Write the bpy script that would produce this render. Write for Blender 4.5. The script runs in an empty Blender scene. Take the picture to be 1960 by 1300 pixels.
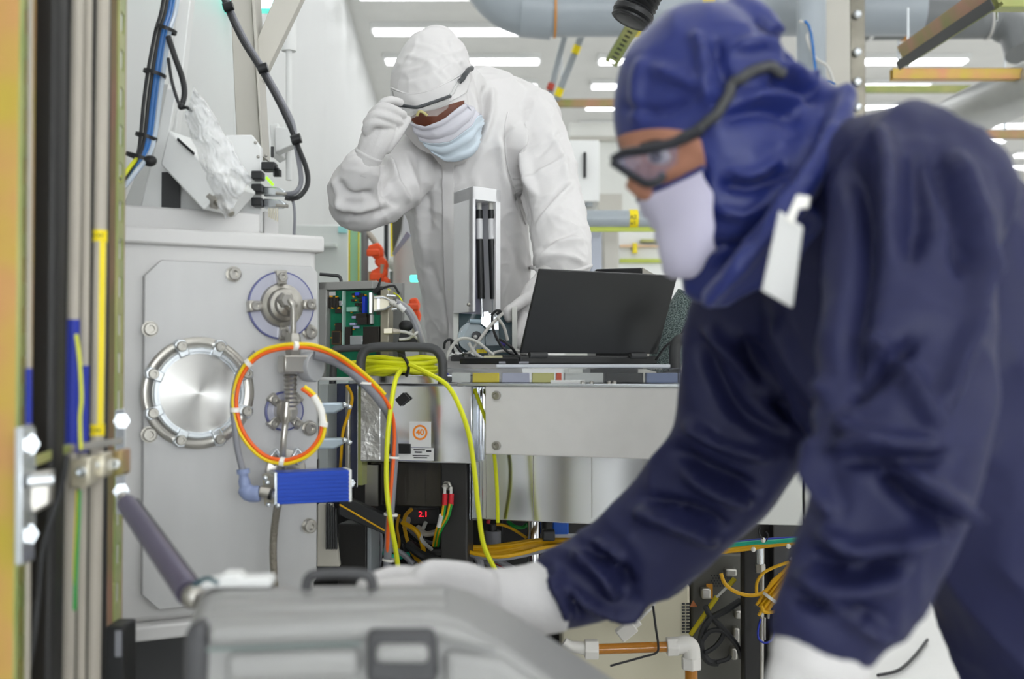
import bpy, bmesh, math, random
import numpy as np
from mathutils import Vector, Matrix, noise
from mathutils.bvhtree import BVHTree

random.seed(7)
SC = bpy.context.scene
COL = SC.collection
FPX = 2200.0                       # focal length in pixels of the 1960 x 1300 frame
CAM = Vector((0.0, 0.0, 1.05))
TH = math.atan(50.0 / FPX)         # the lens looks up a little
CT, ST = math.cos(TH), math.sin(TH)

# ------------------------------------------------------------------ camera
cd = bpy.data.cameras.new('camera')
cd.sensor_width = 36.0
cd.lens = 36.0 * FPX / 1960.0
cd.clip_start = 0.02
cd.clip_end = 60
cd.dof.use_dof = True
cd.dof.focus_distance = 2.45
cd.dof.aperture_fstop = 3.4
cam = bpy.data.objects.new('camera', cd)
COL.objects.link(cam)
cam.location = CAM
cam.rotation_euler = (math.pi / 2 + TH, 0, 0)
SC.camera = cam

# ------------------------------------------------------------------ world, exposure
wd = bpy.data.worlds.new('world')
SC.world = wd
wd.use_nodes = True
wd.node_tree.nodes['Background'].inputs[0].default_value = (0.95, 0.98, 1.0, 1)
wd.node_tree.nodes['Background'].inputs[1].default_value = 0.35
vs = SC.view_settings
vs.view_transform = 'Standard'
vs.look = 'None'
vs.gamma = 1.0
vs.use_curve_mapping = False
vs.exposure = 0.1
SC.cycles.max_bounces = 8
SC.cycles.diffuse_bounces = 4
SC.cycles.glossy_bounces = 3
SC.cycles.transmission_bounces = 6
SC.cycles.caustics_reflective = False
SC.cycles.caustics_refractive = True
LAMP = 5.4                        # radiance of the fluorescent ceiling tubes


# ------------------------------------------------------------------ pixel <-> place
def at(px, py, Y):
    a = (px - 980.0) / FPX
    b = (650.0 - py) / FPX
    d = Vector((a, CT - b * ST, ST + b * CT))
    return CAM + d * (Y / d.y)


def proj(v):
    d = Vector(v) - CAM
    z = d.y * CT + d.z * ST
    return 980 + FPX * d.x / z, 650 - FPX * (-d.y * ST + d.z * CT) / z


def S(px, Y):
    return px * Y / FPX


class Plane:
    """a vertical plane through two picture points at given distances"""
    def __init__(s, x0, Y0, x1, Y1):
        s.o = at(x0, 700, Y0)
        q = at(x1, 700, Y1)
        s.u = Vector((q.x - s.o.x, q.y - s.o.y, 0)).normalized()
        s.n = Vector((s.u.y, -s.u.x, 0))           # towards the camera
        if s.n.y > 0:
            s.n = -s.n

    def p(s, px, py, off=0.0):
        a = (px - 980.0) / FPX
        b = (650.0 - py) / FPX
        d = Vector((a, CT - b * ST, ST + b * CT))
        o = s.o + s.n * off
        t = (o - CAM).dot(s.n) / d.dot(s.n)
        return CAM + d * t

    def sc(s, px, py):
        return (s.p(px, py) - CAM).y / FPX


def spline(pts, sub=6):
    P = [Vector(p) for p in pts]
    if len(P) < 3:
        return P
    out = []
    for i in range(len(P) - 1):
        p0 = P[max(i - 1, 0)]
        p1, p2 = P[i], P[i + 1]
        p3 = P[min(i + 2, len(P) - 1)]
        for k in range(sub):
            t = k / sub
            out.append(0.5 * ((2 * p1) + (p2 - p0) * t + (2 * p0 - 5 * p1 + 4 * p2 - p3) * t * t + (3 * p1 - p0 - 3 * p2 + p3) * t ** 3))
    out.append(P[-1])
    return out


# ------------------------------------------------------------------ materials
def lin(h):
    h = h.lstrip('#')
    r = []
    for i in (0, 2, 4):
        c = int(h[i:i + 2], 16) / 255.0
        r.append(c / 12.92 if c <= 0.04045 else ((c + 0.055) / 1.055) ** 2.4)
    return r


MATS = {}


def mat(name, col, rough=0.5, metal=0.0, var=0.06, scale=6.0, bump=0.0, bscale=40.0, stretch=(1, 1, 1), trans=0.0,
        ior=1.45, emit=0.0, alpha=1.0, col2=None, coat=0.0, aniso=0.0, detail=4.0, spec=0.5, sheen=0.0, bdetail=5.0, ridged=False):
    if name in MATS:
        return MATS[name]
    m = bpy.data.materials.new(name)
    m.use_nodes = True
    nt = m.node_tree
    b = nt.nodes['Principled BSDF']
    c = lin(col)
    tc = nt.nodes.new('ShaderNodeTexCoord')
    mp = nt.nodes.new('ShaderNodeMapping')
    mp.inputs['Scale'].default_value = stretch
    nt.links.new(tc.outputs['Object'], mp.inputs[0])
    nz = nt.nodes.new('ShaderNodeTexNoise')
    nz.inputs['Scale'].default_value = scale
    nz.inputs['Detail'].default_value = detail
    nt.links.new(mp.outputs[0], nz.inputs['Vector'])
    rp = nt.nodes.new('ShaderNodeValToRGB')
    rp.color_ramp.elements[0].position = 0.3
    rp.color_ramp.elements[1].position = 0.7
    if col2:
        d = lin(col2)
        rp.color_ramp.elements[0].color = (*c, 1)
        rp.color_ramp.elements[1].color = (*d, 1)
    else:
        rp.color_ramp.elements[0].color = (*[x * (1 - var) for x in c], 1)
        rp.color_ramp.elements[1].color = (*[min(1, x * (1 + var)) for x in c], 1)
    nt.links.new(nz.outputs[0], rp.inputs[0])
    nt.links.new(rp.outputs[0], b.inputs['Base Color'])
    b.inputs['Roughness'].default_value = rough
    b.inputs['Metallic'].default_value = metal
    b.inputs['IOR'].default_value = ior
    b.inputs['Transmission Weight'].default_value = trans
    b.inputs['Alpha'].default_value = alpha
    b.inputs['Coat Weight'].default_value = coat
    b.inputs['Anisotropic'].default_value = aniso
    b.inputs['Specular IOR Level'].default_value = spec
    b.inputs['Sheen Weight'].default_value = sheen
    if emit:
        nt.links.new(rp.outputs[0], b.inputs['Emission Color'])
        b.inputs['Emission Strength'].default_value = emit
    if bump:
        n2 = nt.nodes.new('ShaderNodeTexNoise')
        n2.inputs['Scale'].default_value = bscale
        n2.inputs['Detail'].default_value = bdetail
        if ridged:
            n2.noise_type = 'RIDGED_MULTIFRACTAL'
            n2.inputs['Distortion'].default_value = 0.6
        nt.links.new(mp.outputs[0], n2.inputs['Vector'])
        bp = nt.nodes.new('ShaderNodeBump')
        bp.inputs['Strength'].default_value = bump
        bp.inputs['Distance'].default_value = 0.02
        nt.links.new(n2.outputs[0], bp.inputs['Height'])
        nt.links.new(bp.outputs[0], b.inputs['Normal'])
    MATS[name] = m
    return m


# ------------------------------------------------------------------ mesh helpers
def nb():
    return bmesh.new()


def hexa(bm, c):
    v = [bm.verts.new(p) for p in c]
    for f in ((0, 1, 2, 3), (7, 6, 5, 4), (0, 4, 5, 1), (1, 5, 6, 2), (2, 6, 7, 3), (3, 7, 4, 0)):
        bm.faces.new([v[i] for i in f])


def prism(bm, poly, ext):
    """a flat outline pushed along a vector"""
    ext = Vector(ext)
    a = [bm.verts.new(Vector(p)) for p in poly]
    b = [bm.verts.new(Vector(p) + ext) for p in poly]
    n = len(a)
    bm.faces.new(a)
    bm.faces.new(list(reversed(b)))
    for i in range(n):
        bm.faces.new((a[i], b[i], b[(i + 1) % n], a[(i + 1) % n]))


def box(bm, c, s, rz=0.0):
    c = Vector(c)
    hx, hy, hz = s[0] / 2, s[1] / 2, s[2] / 2
    R = Matrix.Rotation(rz, 3, 'Z')
    q = [(-hx, -hy), (hx, -hy), (hx, hy), (-hx, hy)]
    prism(bm, [c + R @ Vector((x, y, -hz)) for x, y in q], (0, 0, 2 * hz))


def obox(bm, c, u, v, w, a, b, d):
    """a box with axes u, v, w and full sizes a, b, d around c"""
    c = Vector(c)
    U, V, W = Vector(u) * a / 2, Vector(v) * b / 2, Vector(w) * d / 2
    prism(bm, [c - U - V - W, c + U - V - W, c + U + V - W, c - U + V - W], W * 2)


def frame_of(t):
    t = Vector(t).normalized()
    up = Vector((0, 0, 1)) if abs(t.z) < 0.9 else Vector((1, 0, 0))
    e1 = t.cross(up).normalized()
    return e1, e1.cross(t).normalized()


def tube(bm, pts, r, n=8, caps=True):
    P = [Vector(p) for p in pts]
    rr = r if isinstance(r, (list, tuple)) else [r] * len(P)
    t0 = (P[1] - P[0]).normalized()
    e1, e2 = frame_of(t0)
    rings = []
    for i, p in enumerate(P):
        t = (P[min(i + 1, len(P) - 1)] - P[max(i - 1, 0)])
        t = t.normalized() if t.length > 1e-9 else t0
        e1 = (e1 - t * e1.dot(t)).normalized()
        e2 = t.cross(e1)
        rings.append([bm.verts.new(p + (e1 * math.cos(2 * math.pi * k / n) + e2 * math.sin(2 * math.pi * k / n)) * rr[i]) for k in range(n)])
    for a, b in zip(rings, rings[1:]):
        for k in range(n):
            bm.faces.new((a[k], a[(k + 1) % n], b[(k + 1) % n], b[k]))
    if caps:
        bm.faces.new(list(reversed(rings[0])))
        bm.faces.new(rings[-1])


def cyl(bm, p0, p1, r0, r1=None, n=20):
    tube(bm, [p0, p1], [r0, r0 if r1 is None else r1], n)


def lathe(bm, o, axis, prof, n=32):
    """profile of (radius, height along axis)"""
    o = Vector(o)
    ax = Vector(axis).normalized()
    e1, e2 = frame_of(ax)
    rings = []
    for r, h in prof:
        if r < 1e-6:
            rings.append([bm.verts.new(o + ax * h)])
        else:
            rings.append([bm.verts.new(o + ax * h + (e1 * math.cos(2 * math.pi * k / n) + e2 * math.sin(2 * math.pi * k / n)) * r) for k in range(n)])
    for a, b in zip(rings, rings[1:]):
        if len(a) == 1 and len(b) == 1:
            continue
        for k in range(n):
            k2 = (k + 1) % n
            if len(a) == 1:
                bm.faces.new((a[0], b[k2], b[k]))
            elif len(b) == 1:
                bm.faces.new((a[k], a[k2], b[0]))
            else:
                bm.faces.new((a[k], a[k2], b[k2], b[k]))
    if len(prof) > 3 and abs(prof[0][0] - prof[-1][0]) < 1e-7 and prof[0][0] > 1e-6:
        if abs(prof[0][1] - prof[-1][1]) > 1e-7:
            for k in range(n):
                k2 = (k + 1) % n
                bm.faces.new((rings[-1][k], rings[-1][k2], rings[0][k2], rings[0][k]))
        else:
            bmesh.ops.remove_doubles(bm, verts=rings[0] + rings[-1], dist=1e-7)
        return
    for rg, rev in ((rings[0], True), (rings[-1], False)):
        if len(rg) > 1:
            bm.faces.new(list(reversed(rg)) if rev else rg)


def ball(bm, c, r, u=12, v=8, scale=(1, 1, 1)):
    m = Matrix.Translation(Vector(c)) @ Matrix.Diagonal((*[r * s for s in scale], 1))
    bmesh.ops.create_uvsphere(bm, u_segments=u, v_segments=v, radius=1.0, matrix=m)


LOC = {}


def _finish(o, parent, label, cat, group, kind):
    COL.objects.link(o)
    if parent is not None:
        o.parent = parent
        o.location = Vector(o.location) - LOC[parent.name]
        LOC[o.name] = Vector(o.location) + LOC[parent.name]
    else:
        LOC[o.name] = Vector(o.location)
    if label:
        o['label'] = label
    if cat:
        o['category'] = cat
    if group:
        o['group'] = group
    if kind:
        o['kind'] = kind
    return o


def mesh_obj(name, me, m, parent=None, smooth=40, bevel=0.0, label=None, cat=None, group=None, kind=None, seg=2):
    n = len(me.vertices)
    co = np.empty(n * 3, np.float32)
    me.vertices.foreach_get('co', co)
    co = co.reshape(-1, 3)
    c = (co.min(0) + co.max(0)) / 2
    if parent is None:
        c[2] = co[:, 2].min()
    me.vertices.foreach_set('co', (co - c).ravel())
    o = bpy.data.objects.new(name, me)
    o.location = Vector([float(x) for x in c])
    for q in (m if isinstance(m, (list, tuple)) else [m]):
        me.materials.append(q)
    if smooth:
        me.polygons.foreach_set('use_smooth', [True] * len(me.polygons))
        if smooth < 180:
            me.set_sharp_from_angle(angle=math.radians(smooth))
    me.update()
    if bevel:
        b = o.modifiers.new('bevel', 'BEVEL')
        b.width = bevel
        b.segments = seg
        b.limit_method = 'ANGLE'
        b.angle_limit = math.radians(35)
        b.harden_normals = False
    return _finish(o, parent, label, cat, group, kind)


def mk(name, bm, m, parent=None, **k):
    bmesh.ops.recalc_face_normals(bm, faces=bm.faces[:])
    me = bpy.data.meshes.new(name)
    bm.to_mesh(me)
    bm.free()
    return mesh_obj(name, me, m, parent, **k)


def thing(name, label, cat, loc, group=None, kind=None):
    o = bpy.data.objects.new(name, None)
    o.empty_display_size = 0.05
    o.location = Vector(loc)
    return _finish(o, None, label, cat, group, kind)


def one(name, m, fn, parent=None, **k):
    bm = nb()
    fn(bm)
    return mk(name, bm, m, parent, **k)


def cable(name, pts, r, m, parent=None, sub=7, n=8, **k):
    """pts are (px, py, Y)"""
    w = spline([at(*p) for p in pts], sub)
    return one(name, m, lambda bm: tube(bm, w, r, n), parent, **k)


def text_mesh(name, s, size, o, u, v, m, parent, off=0.0, bold=0.0):
    """flat lettering: o = centre, u = reading direction, v = up"""
    cu = bpy.data.curves.new(name, 'FONT')
    cu.body = s
    cu.size = size
    cu.align_x = 'CENTER'
    cu.align_y = 'CENTER'
    cu.extrude = 0.0002
    cu.offset = bold
    t = bpy.data.objects.new(name, cu)
    COL.objects.link(t)
    me = bpy.data.meshes.new_from_object(t.evaluated_get(bpy.context.evaluated_depsgraph_get()))
    bpy.data.objects.remove(t)
    u, v = Vector(u), Vector(v)
    w = u.cross(v)
    o = Vector(o) + w * off
    for q in me.vertices:
        q.co = o + u * q.co.x + v * q.co.y + w * q.co.z
    return mesh_obj(name, me, m, parent, smooth=0)


# ------------------------------------------------------------------ palette
WHITE = mat('white paint', '#e9eae8', 0.45, var=0.02)
WALLM = mat('wall panel white', '#dbdddb', 0.5, var=0.015, scale=2)
WALLW = mat('far wall white', '#f3f3f1', 0.6, var=0.01, scale=2)
CEILM = mat('ceiling off white', '#f0f0ec', 0.7, var=0.02)
FLOORM = mat('floor vinyl', '#e4e4e1', 0.3, var=0.03, scale=3)
LAMPM = mat('fluorescent tube', '#fbfcff', 0.5, emit=LAMP, var=0.0)
GREY = mat('grey paint', '#9aa0a3', 0.45)
PIPE = mat('grey pvc pipe', '#9fa7ad', 0.32, var=0.04, scale=3)
PIPED = mat('dark grey duct', '#6f7273', 0.4, var=0.05)
DUCT = mat('galvanised duct', '#b9bbb9', 0.3, metal=0.55, var=0.1, scale=5)
STEEL = mat('brushed stainless steel', '#aeaba4', 0.3, metal=0.9, var=0.06, scale=14)
BSTEEL = mat('bright zinc steel', '#d5dade', 0.25, metal=0.9, var=0.08)
CHROME = mat('polished aluminium', '#e2e3e6', 0.13, metal=1.0, var=0.03, bump=0.12, bscale=5, stretch=(1.3, 1.3, 0.08), bdetail=0.6)
ALU = mat('machined aluminium plate', '#c2c2c1', 0.45, metal=0.25, var=0.03, scale=20, stretch=(1, 1, 0.2))
SHELL = mat('chamber light grey casting', '#d3d2d0', 0.45, metal=0.1, var=0.02)
PANELM = mat('matt anodised panel', '#e2e0dd', 0.5, metal=0.1, var=0.02, scale=30)
BLACK = mat('black plastic', '#17181a', 0.42, var=0.1)
BLACKM = mat('matt black enamel', '#1d1c1b', 0.5, var=0.1)
DARK = mat('dark grey plastic', '#3f4041', 0.5, var=0.08)
RUBBER = mat('black cable jacket', '#232426', 0.5, var=0.1)
GCAB = mat('grey cable jacket', '#85868c', 0.45, var=0.05)
LGCAB = mat('light grey cable jacket', '#c9c8c2', 0.45, var=0.03)
YEL = mat('lime yellow fibre cable', '#dfe31c', 0.4, var=0.05)
YELD = mat('golden yellow cable', '#d9a508', 0.42, var=0.08)
YELT = mat('yellow tape', '#f0d90c', 0.45, var=0.04)
ORG = mat('orange cable', '#f4661d', 0.4, var=0.05)
ORGP = mat('orange plastic', '#fb5a22', 0.4, var=0.05)
BLUE = mat('anodised blue heatsink', '#0a43b4', 0.35, metal=0.2, var=0.05)
BTAPE = mat('blue tape', '#1a2f9f', 0.5, var=0.05)
BCAB = mat('blue tubing', '#2f6fb4', 0.25, var=0.1)
LBLUE = mat('grey blue plastic', '#8794b8', 0.45, var=0.04)
GREENW = mat('green wire', '#1f9a3c', 0.4)
TEAL = mat('teal wire', '#12a383', 0.4)
RED = mat('red insulation', '#c91f2c', 0.4)
GOLD = mat('yellow chromate zinc', '#b9a83a', 0.35, metal=0.2, scale=9, col2='#c98c66', detail=2)
OLIVE = mat('olive chromate zinc', '#8a9a55', 0.4, metal=0.15, scale=7, col2='#b0ae6e', detail=2)
PINKZ = mat('pink chromate zinc', '#b7836f', 0.4, metal=0.3, scale=6, col2='#8a8c4d', detail=2)
BEIGE = mat('beige conduit', '#b3ac9f', 0.42, var=0.04)
CREAM = mat('cream cabinet paint', '#cfc9b0', 0.5, var=0.02)
TRUSS = mat('warm grey painted beam', '#c3c0b6', 0.5, var=0.02)
PCB = mat('green circuit board', '#137a58', 0.4, var=0.25, scale=60)
CHIP = mat('black chip', '#2b2722', 0.5, var=0.1)
CAPY = mat('amber capacitor', '#e2a21a', 0.4)
PBLUE = mat('blue trimmer', '#2240c8', 0.4)
BACKSH = mat('nickel connector shell', '#bdb7a4', 0.35, metal=0.6, var=0.06)
GLASS = mat('clear acrylic', '#f4f8fb', 0.04, trans=1.0, ior=1.3, var=0.0)
SMOKE = mat('smoked glass port', '#9fa4c6', 0.15, metal=0.3, var=0.05)
BAG = mat('clear plastic bag', '#f6f8f9', 0.22, trans=0.3, alpha=0.5, var=0.0, bump=0.6, bscale=16, ridged=True, bdetail=2)
PAPER = mat('white label paper', '#e0e0de', 0.6, var=0.01)
INK = mat('black print', '#15151a', 0.6, var=0.0)
ORINK = mat('orange print', '#f58a1c', 0.6, var=0.0)
GLOVE = mat('white nitrile glove', '#cfcdcc', 0.5, var=0.02, bump=0.15, bscale=30)
# ------------------------------------------------------------------ the room
CEIL = 3.3


def wallx(Y):
    return -0.78 - 0.047 * (Y - 2.0)


one('floor', FLOORM, lambda bm: box(bm, (2.6, 1.5, -0.05), (7.6, 25.2, 0.1)), kind='structure', smooth=0)
one('ceiling', CEILM, lambda bm: box(bm, (2.6, 1.5, CEIL + 0.05), (7.6, 25.2, 0.1)), kind='structure', smooth=0)
one('wall_back', WALLW, lambda bm: box(bm, (2.6, 14.05, CEIL / 2), (7.6, 0.1, CEIL)), kind='structure', smooth=0)
one('wall_right', WALLW, lambda bm: box(bm, (6.35, 1.5, CEIL / 2), (0.1, 25.0, CEIL)), kind='structure', smooth=0)
one('wall_front', WALLW, lambda bm: box(bm, (2.6, -11.05, CEIL / 2), (7.6, 0.1, CEIL)), kind='structure', smooth=0)
FILLGLOW = mat('fill light glow', '#f6faff', 0.3, emit=10.0, var=0.0)  # glowing panes added behind the camera as frontal fill light, framed like windows
for k in range(3):
    xw = 0.85 + 2.05 * k
    wn = thing('window_%d' % (k + 1), None, None, (xw, -10.99, .7), kind='structure')
    for j in (-1, 1):
        one('pane', FILLGLOW, lambda bm: box(bm, (xw + j * .47, -10.99, 1.8), (.9, .01, 2.2)), wn, smooth=0)
    one('window_frame', WHITE, lambda bm: [box(bm, (xw + q * .95, -10.97, 1.8), (.06, .06, 2.32)) for q in (-1, 0, 1)] and [box(bm, (xw, -10.97, zz), (1.96, .06, .06)) for zz in (.67, 2.93)], wn, bevel=.004)
wl = thing('wall_left', None, None, (wallx(5) - 0.1, 5, 0), kind='structure')
one('wall_core', GREY, lambda bm: prism(bm, [(wallx(-11) - .03, -11, 0), (wallx(14) - .03, 14, 0), (wallx(14) - .12, 14, 0), (wallx(-11) - .12, -11, 0)], (0, 0, CEIL)), wl, smooth=0)
yy = -10.9
while yy < 13.9:
    y2 = yy + 1.2
    one('wall_panel', WALLM, lambda bm: prism(bm, [(wallx(yy), yy + .003, 0.0), (wallx(y2), y2 - .003, 0.0), (wallx(y2) - .03, y2 - .003, 0.0), (wallx(yy) - .03, yy + .003, 0.0)], (0, 0, CEIL)), wl, bevel=0.003)
    yy = y2

# ceiling lamps: housing with a long tube, in rows across the room
bm = nb()
box(bm, (0, 0, CEIL - 0.02), (1.14, 0.17, 0.04))
housing = mk('housing', bm, WHITE, None, bevel=0.004)
bm = nb()
prism(bm, [(-.55, -.06, CEIL - .04), (-.55, -.05, CEIL - .052), (-.55, .05, CEIL - .052), (-.55, .06, CEIL - .04)], (1.1, 0, 0))
diffuser = mk('diffuser', bm, LAMPM, None, smooth=0)
hme, dme = housing.data, diffuser.data
bpy.data.objects.remove(housing)
bpy.data.objects.remove(diffuser)
for k in range(-24, 8):
    Y = 7.56 + 0.745 * k
    for j in range(5):
        x = -0.36 + 1.55 * j
        if x > 6:
            continue
        ORD = ('first', 'second', 'third', 'fourth', 'fifth', 'sixth', 'seventh', 'eighth', 'ninth')
        lb = 'white ceiling batten in the %s row in view, %s from the left wall' % (ORD[k + 1], ORD[j]) if k >= -1 else 'white fluorescent batten on the ceiling outside the top of the picture'
        t = thing('ceiling_light', lb, 'ceiling light', (x, Y, CEIL - 0.052), group='ceiling battens in rows')
        for nm, me, mt, dz in (('housing', hme, WHITE, .012), ('diffuser', dme, LAMPM, 0)):
            o = bpy.data.objects.new(nm, me)
            COL.objects.link(o)
            o.parent = t
            o.location = (0, 0, dz if nm == 'housing' else 0)


# ------------------------------------------------------------------ overhead services
def pipe(name, pts, r, m, label, bands=(), cat='pipe', n=24, sub=8, straight=True):
    w = [at(*p) for p in pts]
    c = (w[0] + w[-1]) / 2
    t = thing(name, label, cat, (c.x, c.y, min(q.z for q in w) - r))
    one('tube', m, lambda bm: tube(bm, w if straight else spline(w, sub), r, n), t)
    for f, wd_, rr, bmt in bands:
        p = w[0].lerp(w[-1], f)
        d = (w[-1] - w[0]).normalized()
        one('band', bmt, lambda bm: tube(bm, [p - d * wd_ / 2, p + d * wd_ / 2], rr, n), t)
    return t


ORBAND = mat('orange sealing tape', '#d99238', 0.5)
Y0 = 5.5
t = thing('exhaust_pipe', 'thick grey plastic pipe with elbow and orange ring crossing under the ceiling', 'pipe', (at(1250, 20, Y0).x, Y0, at(1250, 72, Y0).z))
rP = S(50, Y0)
one('tube', PIPE, lambda bm: tube(bm, [at(1040, 20, Y0), at(1760, 18, Y0)], rP, 28), t)
one('elbow', PIPE, lambda bm: tube(bm, spline([at(1050, 20, Y0), at(1010, 18, Y0), at(968, 0, Y0 + .03), at(935, -40, Y0 + .06), at(918, -110, Y0 + .06), at(912, -260, Y0 + .06)], 8), S(52, Y0), 28), t)
one('socket', PIPE, lambda bm: tube(bm, [at(1000, 14, Y0), at(1058, 20, Y0)], S(56, Y0), 28), t)
one('ring', ORBAND, lambda bm: tube(bm, [at(929, -22, Y0 + .06), at(924, -42, Y0 + .06)], S(56, Y0), 28), t)
one('seal_line', ORBAND, lambda bm: tube(bm, [at(1060, 20, Y0), at(1064, 20, Y0)], S(52, Y0), 28), t)
one('warning_tape', YELT, lambda bm: tube(bm, [at(1337, 20, Y0), at(1360, 20, Y0)], S(51, Y0), 28), t)
one('warning_tape', YELT, lambda bm: tube(bm, [at(1212, 20, Y0), at(1226, 20, Y0)], S(51, Y0), 28), t)

t = pipe('exhaust_pipe', [(1640, 44, 6.2), (2120, 38, 6.2)], S(33, 6.2), PIPED, 'dark grey pipe with orange and white rings at the upper right', [(.05, .02, S(36, 6.2), WHITE), (.19, .018, S(35, 6.2), ORBAND), (.52, .012, S(35, 6.2), LGCAB), (.69, .012, S(35, 6.2), ORBAND)])
one('sleeve', PIPED, lambda bm: tube(bm, [at(1752, 28, 6.2), at(1868, 26, 6.2)], S(44, 6.2), 24), t)
one('sleeve', PIPED, lambda bm: tube(bm, spline([at(1925, 44, 6.2), at(1950, 60, 6.15), at(1964, 100, 6.1)], 5), S(38, 6.2), 24), t)
pipe('ventilation_duct', [(1790, 250, 5.4), (1835, 224, 5.2), (2060, 126, 4.4)], S(44, 5.2), DUCT, 'shiny silver duct slanting down behind the navy shoulder', [(.12, .02, S(47, 5.1), BSTEEL)])
pipe('drop_pipe', [(1553, -220, 5.0), (1553, 1000, 5.0)], S(28, 5.0), PIPE, 'grey vertical pipe behind the navy hood', [(.02, .12, S(29, 5), YELT), (.34, .05, S(29, 5), YELT)])
t = thing('column', 'pale square column beside the grey vertical pipe', 'column', (at(1606, 700, 5.2).x, 5.3, 0))
a, b = at(1580, 700, 5.2), at(1632, 700, 5.2)
one('post', TRUSS, lambda bm: box(bm, ((a.x + b.x) / 2, 5.26, CEIL / 2), (b.x - a.x, .12, CEIL)), t, bevel=.004)
t = thing('steel_upright', 'mottled stainless steel upright with bolts beside the pale column', 'upright', (at(1647, 700, 5.25).x, 5.3, 0))
a, b = at(1633, 700, 5.25), at(1662, 700, 5.25)
MOTT = mat('mottled stainless', '#a9a69a', 0.22, metal=0.8, scale=5, col2='#6d695e', detail=3)
one('web', MOTT, lambda bm: box(bm, ((a.x + b.x) / 2, 5.3, CEIL / 2), (b.x - a.x, .08, CEIL)), t, bevel=.003)
for py in (28, 100, 157, 205, 330):
    c = at(1640, py, 5.25)
    one('bolt', BSTEEL, lambda bm: lathe(bm, c, (0, -1, 0), [(.02, 0), (.02, .012), (.012, .02), (0, .02)], 10), t)
t = cable('white_cable', [(1530, 40, 4.9), (1545, 48, 4.9), (1552, 60, 4.9), (1545, 72, 4.9), (1560, 110, 4.9), (1585, 130, 4.9), (1600, 178, 4.9), (1612, 240, 4.9)], .007, LGCAB, label='thin white cable hanging between the navy hood and the pale column', cat='cable')
cable('blue_cable', [(1540, 40, 4.88), (1552, 62, 4.88), (1566, 160, 4.88), (1585, 157, 4.88), (1598, 162, 4.88)], .006, BCAB, label='thin blue cable beside the grey vertical pipe', cat='cable')


def slotted(bm, o, u, v, w, width, length, sw, sl, pitch, th, start=0.0):
    """a strip from o along v, slotted down its middle"""
    o, u, v, w = Vector(o), Vector(u), Vector(v), Vector(w)
    e = (width - sw) / 2
    for c in (e / 2, width - e / 2):
        obox(bm, o + u * c + v * length / 2, u, v, w, e, length, th)
    z = start
    edges = [0.0]
    while z < length:
        edges += [z, min(z + sl, length)]
        z += pitch
    edges.append(length)
    for a_, b_ in zip(edges[0::2], edges[1::2]):
        if b_ - a_ > 1e-4:
            obox(bm, o + u * width / 2 + v * (a_ + b_) / 2, u, v, w, sw, b_ - a_, th)


def strut(name, label, p0, p1, faceu, size, m, ms, slot=True, cat='strut rail'):
    """U channel between two points; its slotted web looks along -faceu x direction"""
    p0, p1 = Vector(p0), Vector(p1)
    v = (p1 - p0).normalized()
    L = (p1 - p0).length
    u = Vector(faceu)
    u = (u - v * u.dot(v)).normalized()
    w = u.cross(v).normalized()
    t = thing(name, label, cat, ((p0.x + p1.x) / 2, (p0.y + p1.y) / 2, min(p0.z, p1.z) - size / 2))
    if slot:
        one('slotted_web', ms, lambda bm: slotted(bm, p0 - u * size / 2 + w * size / 2, u, v, w, size, L, size * .32, .028 * size / .041, .05 * size / .041, .0025), t, smooth=0)
    else:
        one('web', ms, lambda bm: obox(bm, (p0 + p1) / 2 + w * size / 2, u, v, w, size, L, .0025), t, smooth=0)
    for s in (-1, 1):
        one('flange', m, lambda bm: obox(bm, (p0 + p1) / 2 + u * s * (size / 2 - .00125), u, v, w, .0025, L, size), t, smooth=0)
        one('lip', m, lambda bm: obox(bm, (p0 + p1) / 2 + u * s * (size / 2 - .006) - w * size / 2, u, v, w, .012, L, .0025), t, smooth=0)
    return t




def strut2(label, p0, p1, down, wslot, wflange, pitch):
    p0, p1 = Vector(p0), Vector(p1)
    v = (p1 - p0).normalized()
    u = Vector(down)
    u = (u - v * u.dot(v)).normalized()
    w = u.cross(v).normalized()
    if w.y > 0:
        w = -w
    t = thing('strut_rail', label, 'strut rail', ((p0.x + p1.x) / 2, (p0.y + p1.y) / 2, min(p0.z, p1.z) - .03))
    one('slotted_web', OLIVE, lambda bm: slotted(bm, p0, u, v, w, wslot, (p1 - p0).length, wslot * .4, pitch * .55, pitch, .003, start=pitch * .3), t, smooth=0)
    if wflange:
        one('flange', PINKZ, lambda bm: obox(bm, (p0 + p1) / 2 - u * wflange / 2, u, v, w, wflange, (p1 - p0).length, .003), t, smooth=0)
    one('back_flange', DARK, lambda bm: obox(bm, (p0 + p1) / 2 + u * wslot / 2 - w * .03, u, v, w, wslot, (p1 - p0).length, .003), t, smooth=0)
    return t


strut2('olive slotted strut rail slanting up behind the navy hood at upper right', at(1728, 112, 4.4), at(1912, -12, 3.4), (.45, 0, -.9), .034, .05, .06)
strut('strut_rail', 'olive and gold strut rail running level at the right above the silver duct', at(1706, 143, 4.6), at(2150, 143, 4.6), (0, 1, 0), .042, GOLD, GOLD, False)
strut('strut_rail', 'short olive strut block at the top right corner', at(1906, 2, 3.45), at(2120, 2, 3.45), (0, 1, 0), .05, OLIVE, OLIVE, False)
strut('strut_rail', 'thin green strut rail behind the silver duct', at(1600, 171, 6.5), at(1880, 171, 6.5), (0, 1, 0), .036, OLIVE, OLIVE, False)
strut('strut_rail', 'reddish strut rail under the silver duct at right edge', at(1850, 258, 6.4), at(2120, 258, 6.4), (0, 1, 0), .042, PINKZ, PINKZ, False)
strut('strut_rail', 'red brown strut rail between the white hood and the navy hood', at(1030, 198, 6.3), at(1420, 198, 6.3), (0, 1, 0), .038, PINKZ, PINKZ, False)
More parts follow.
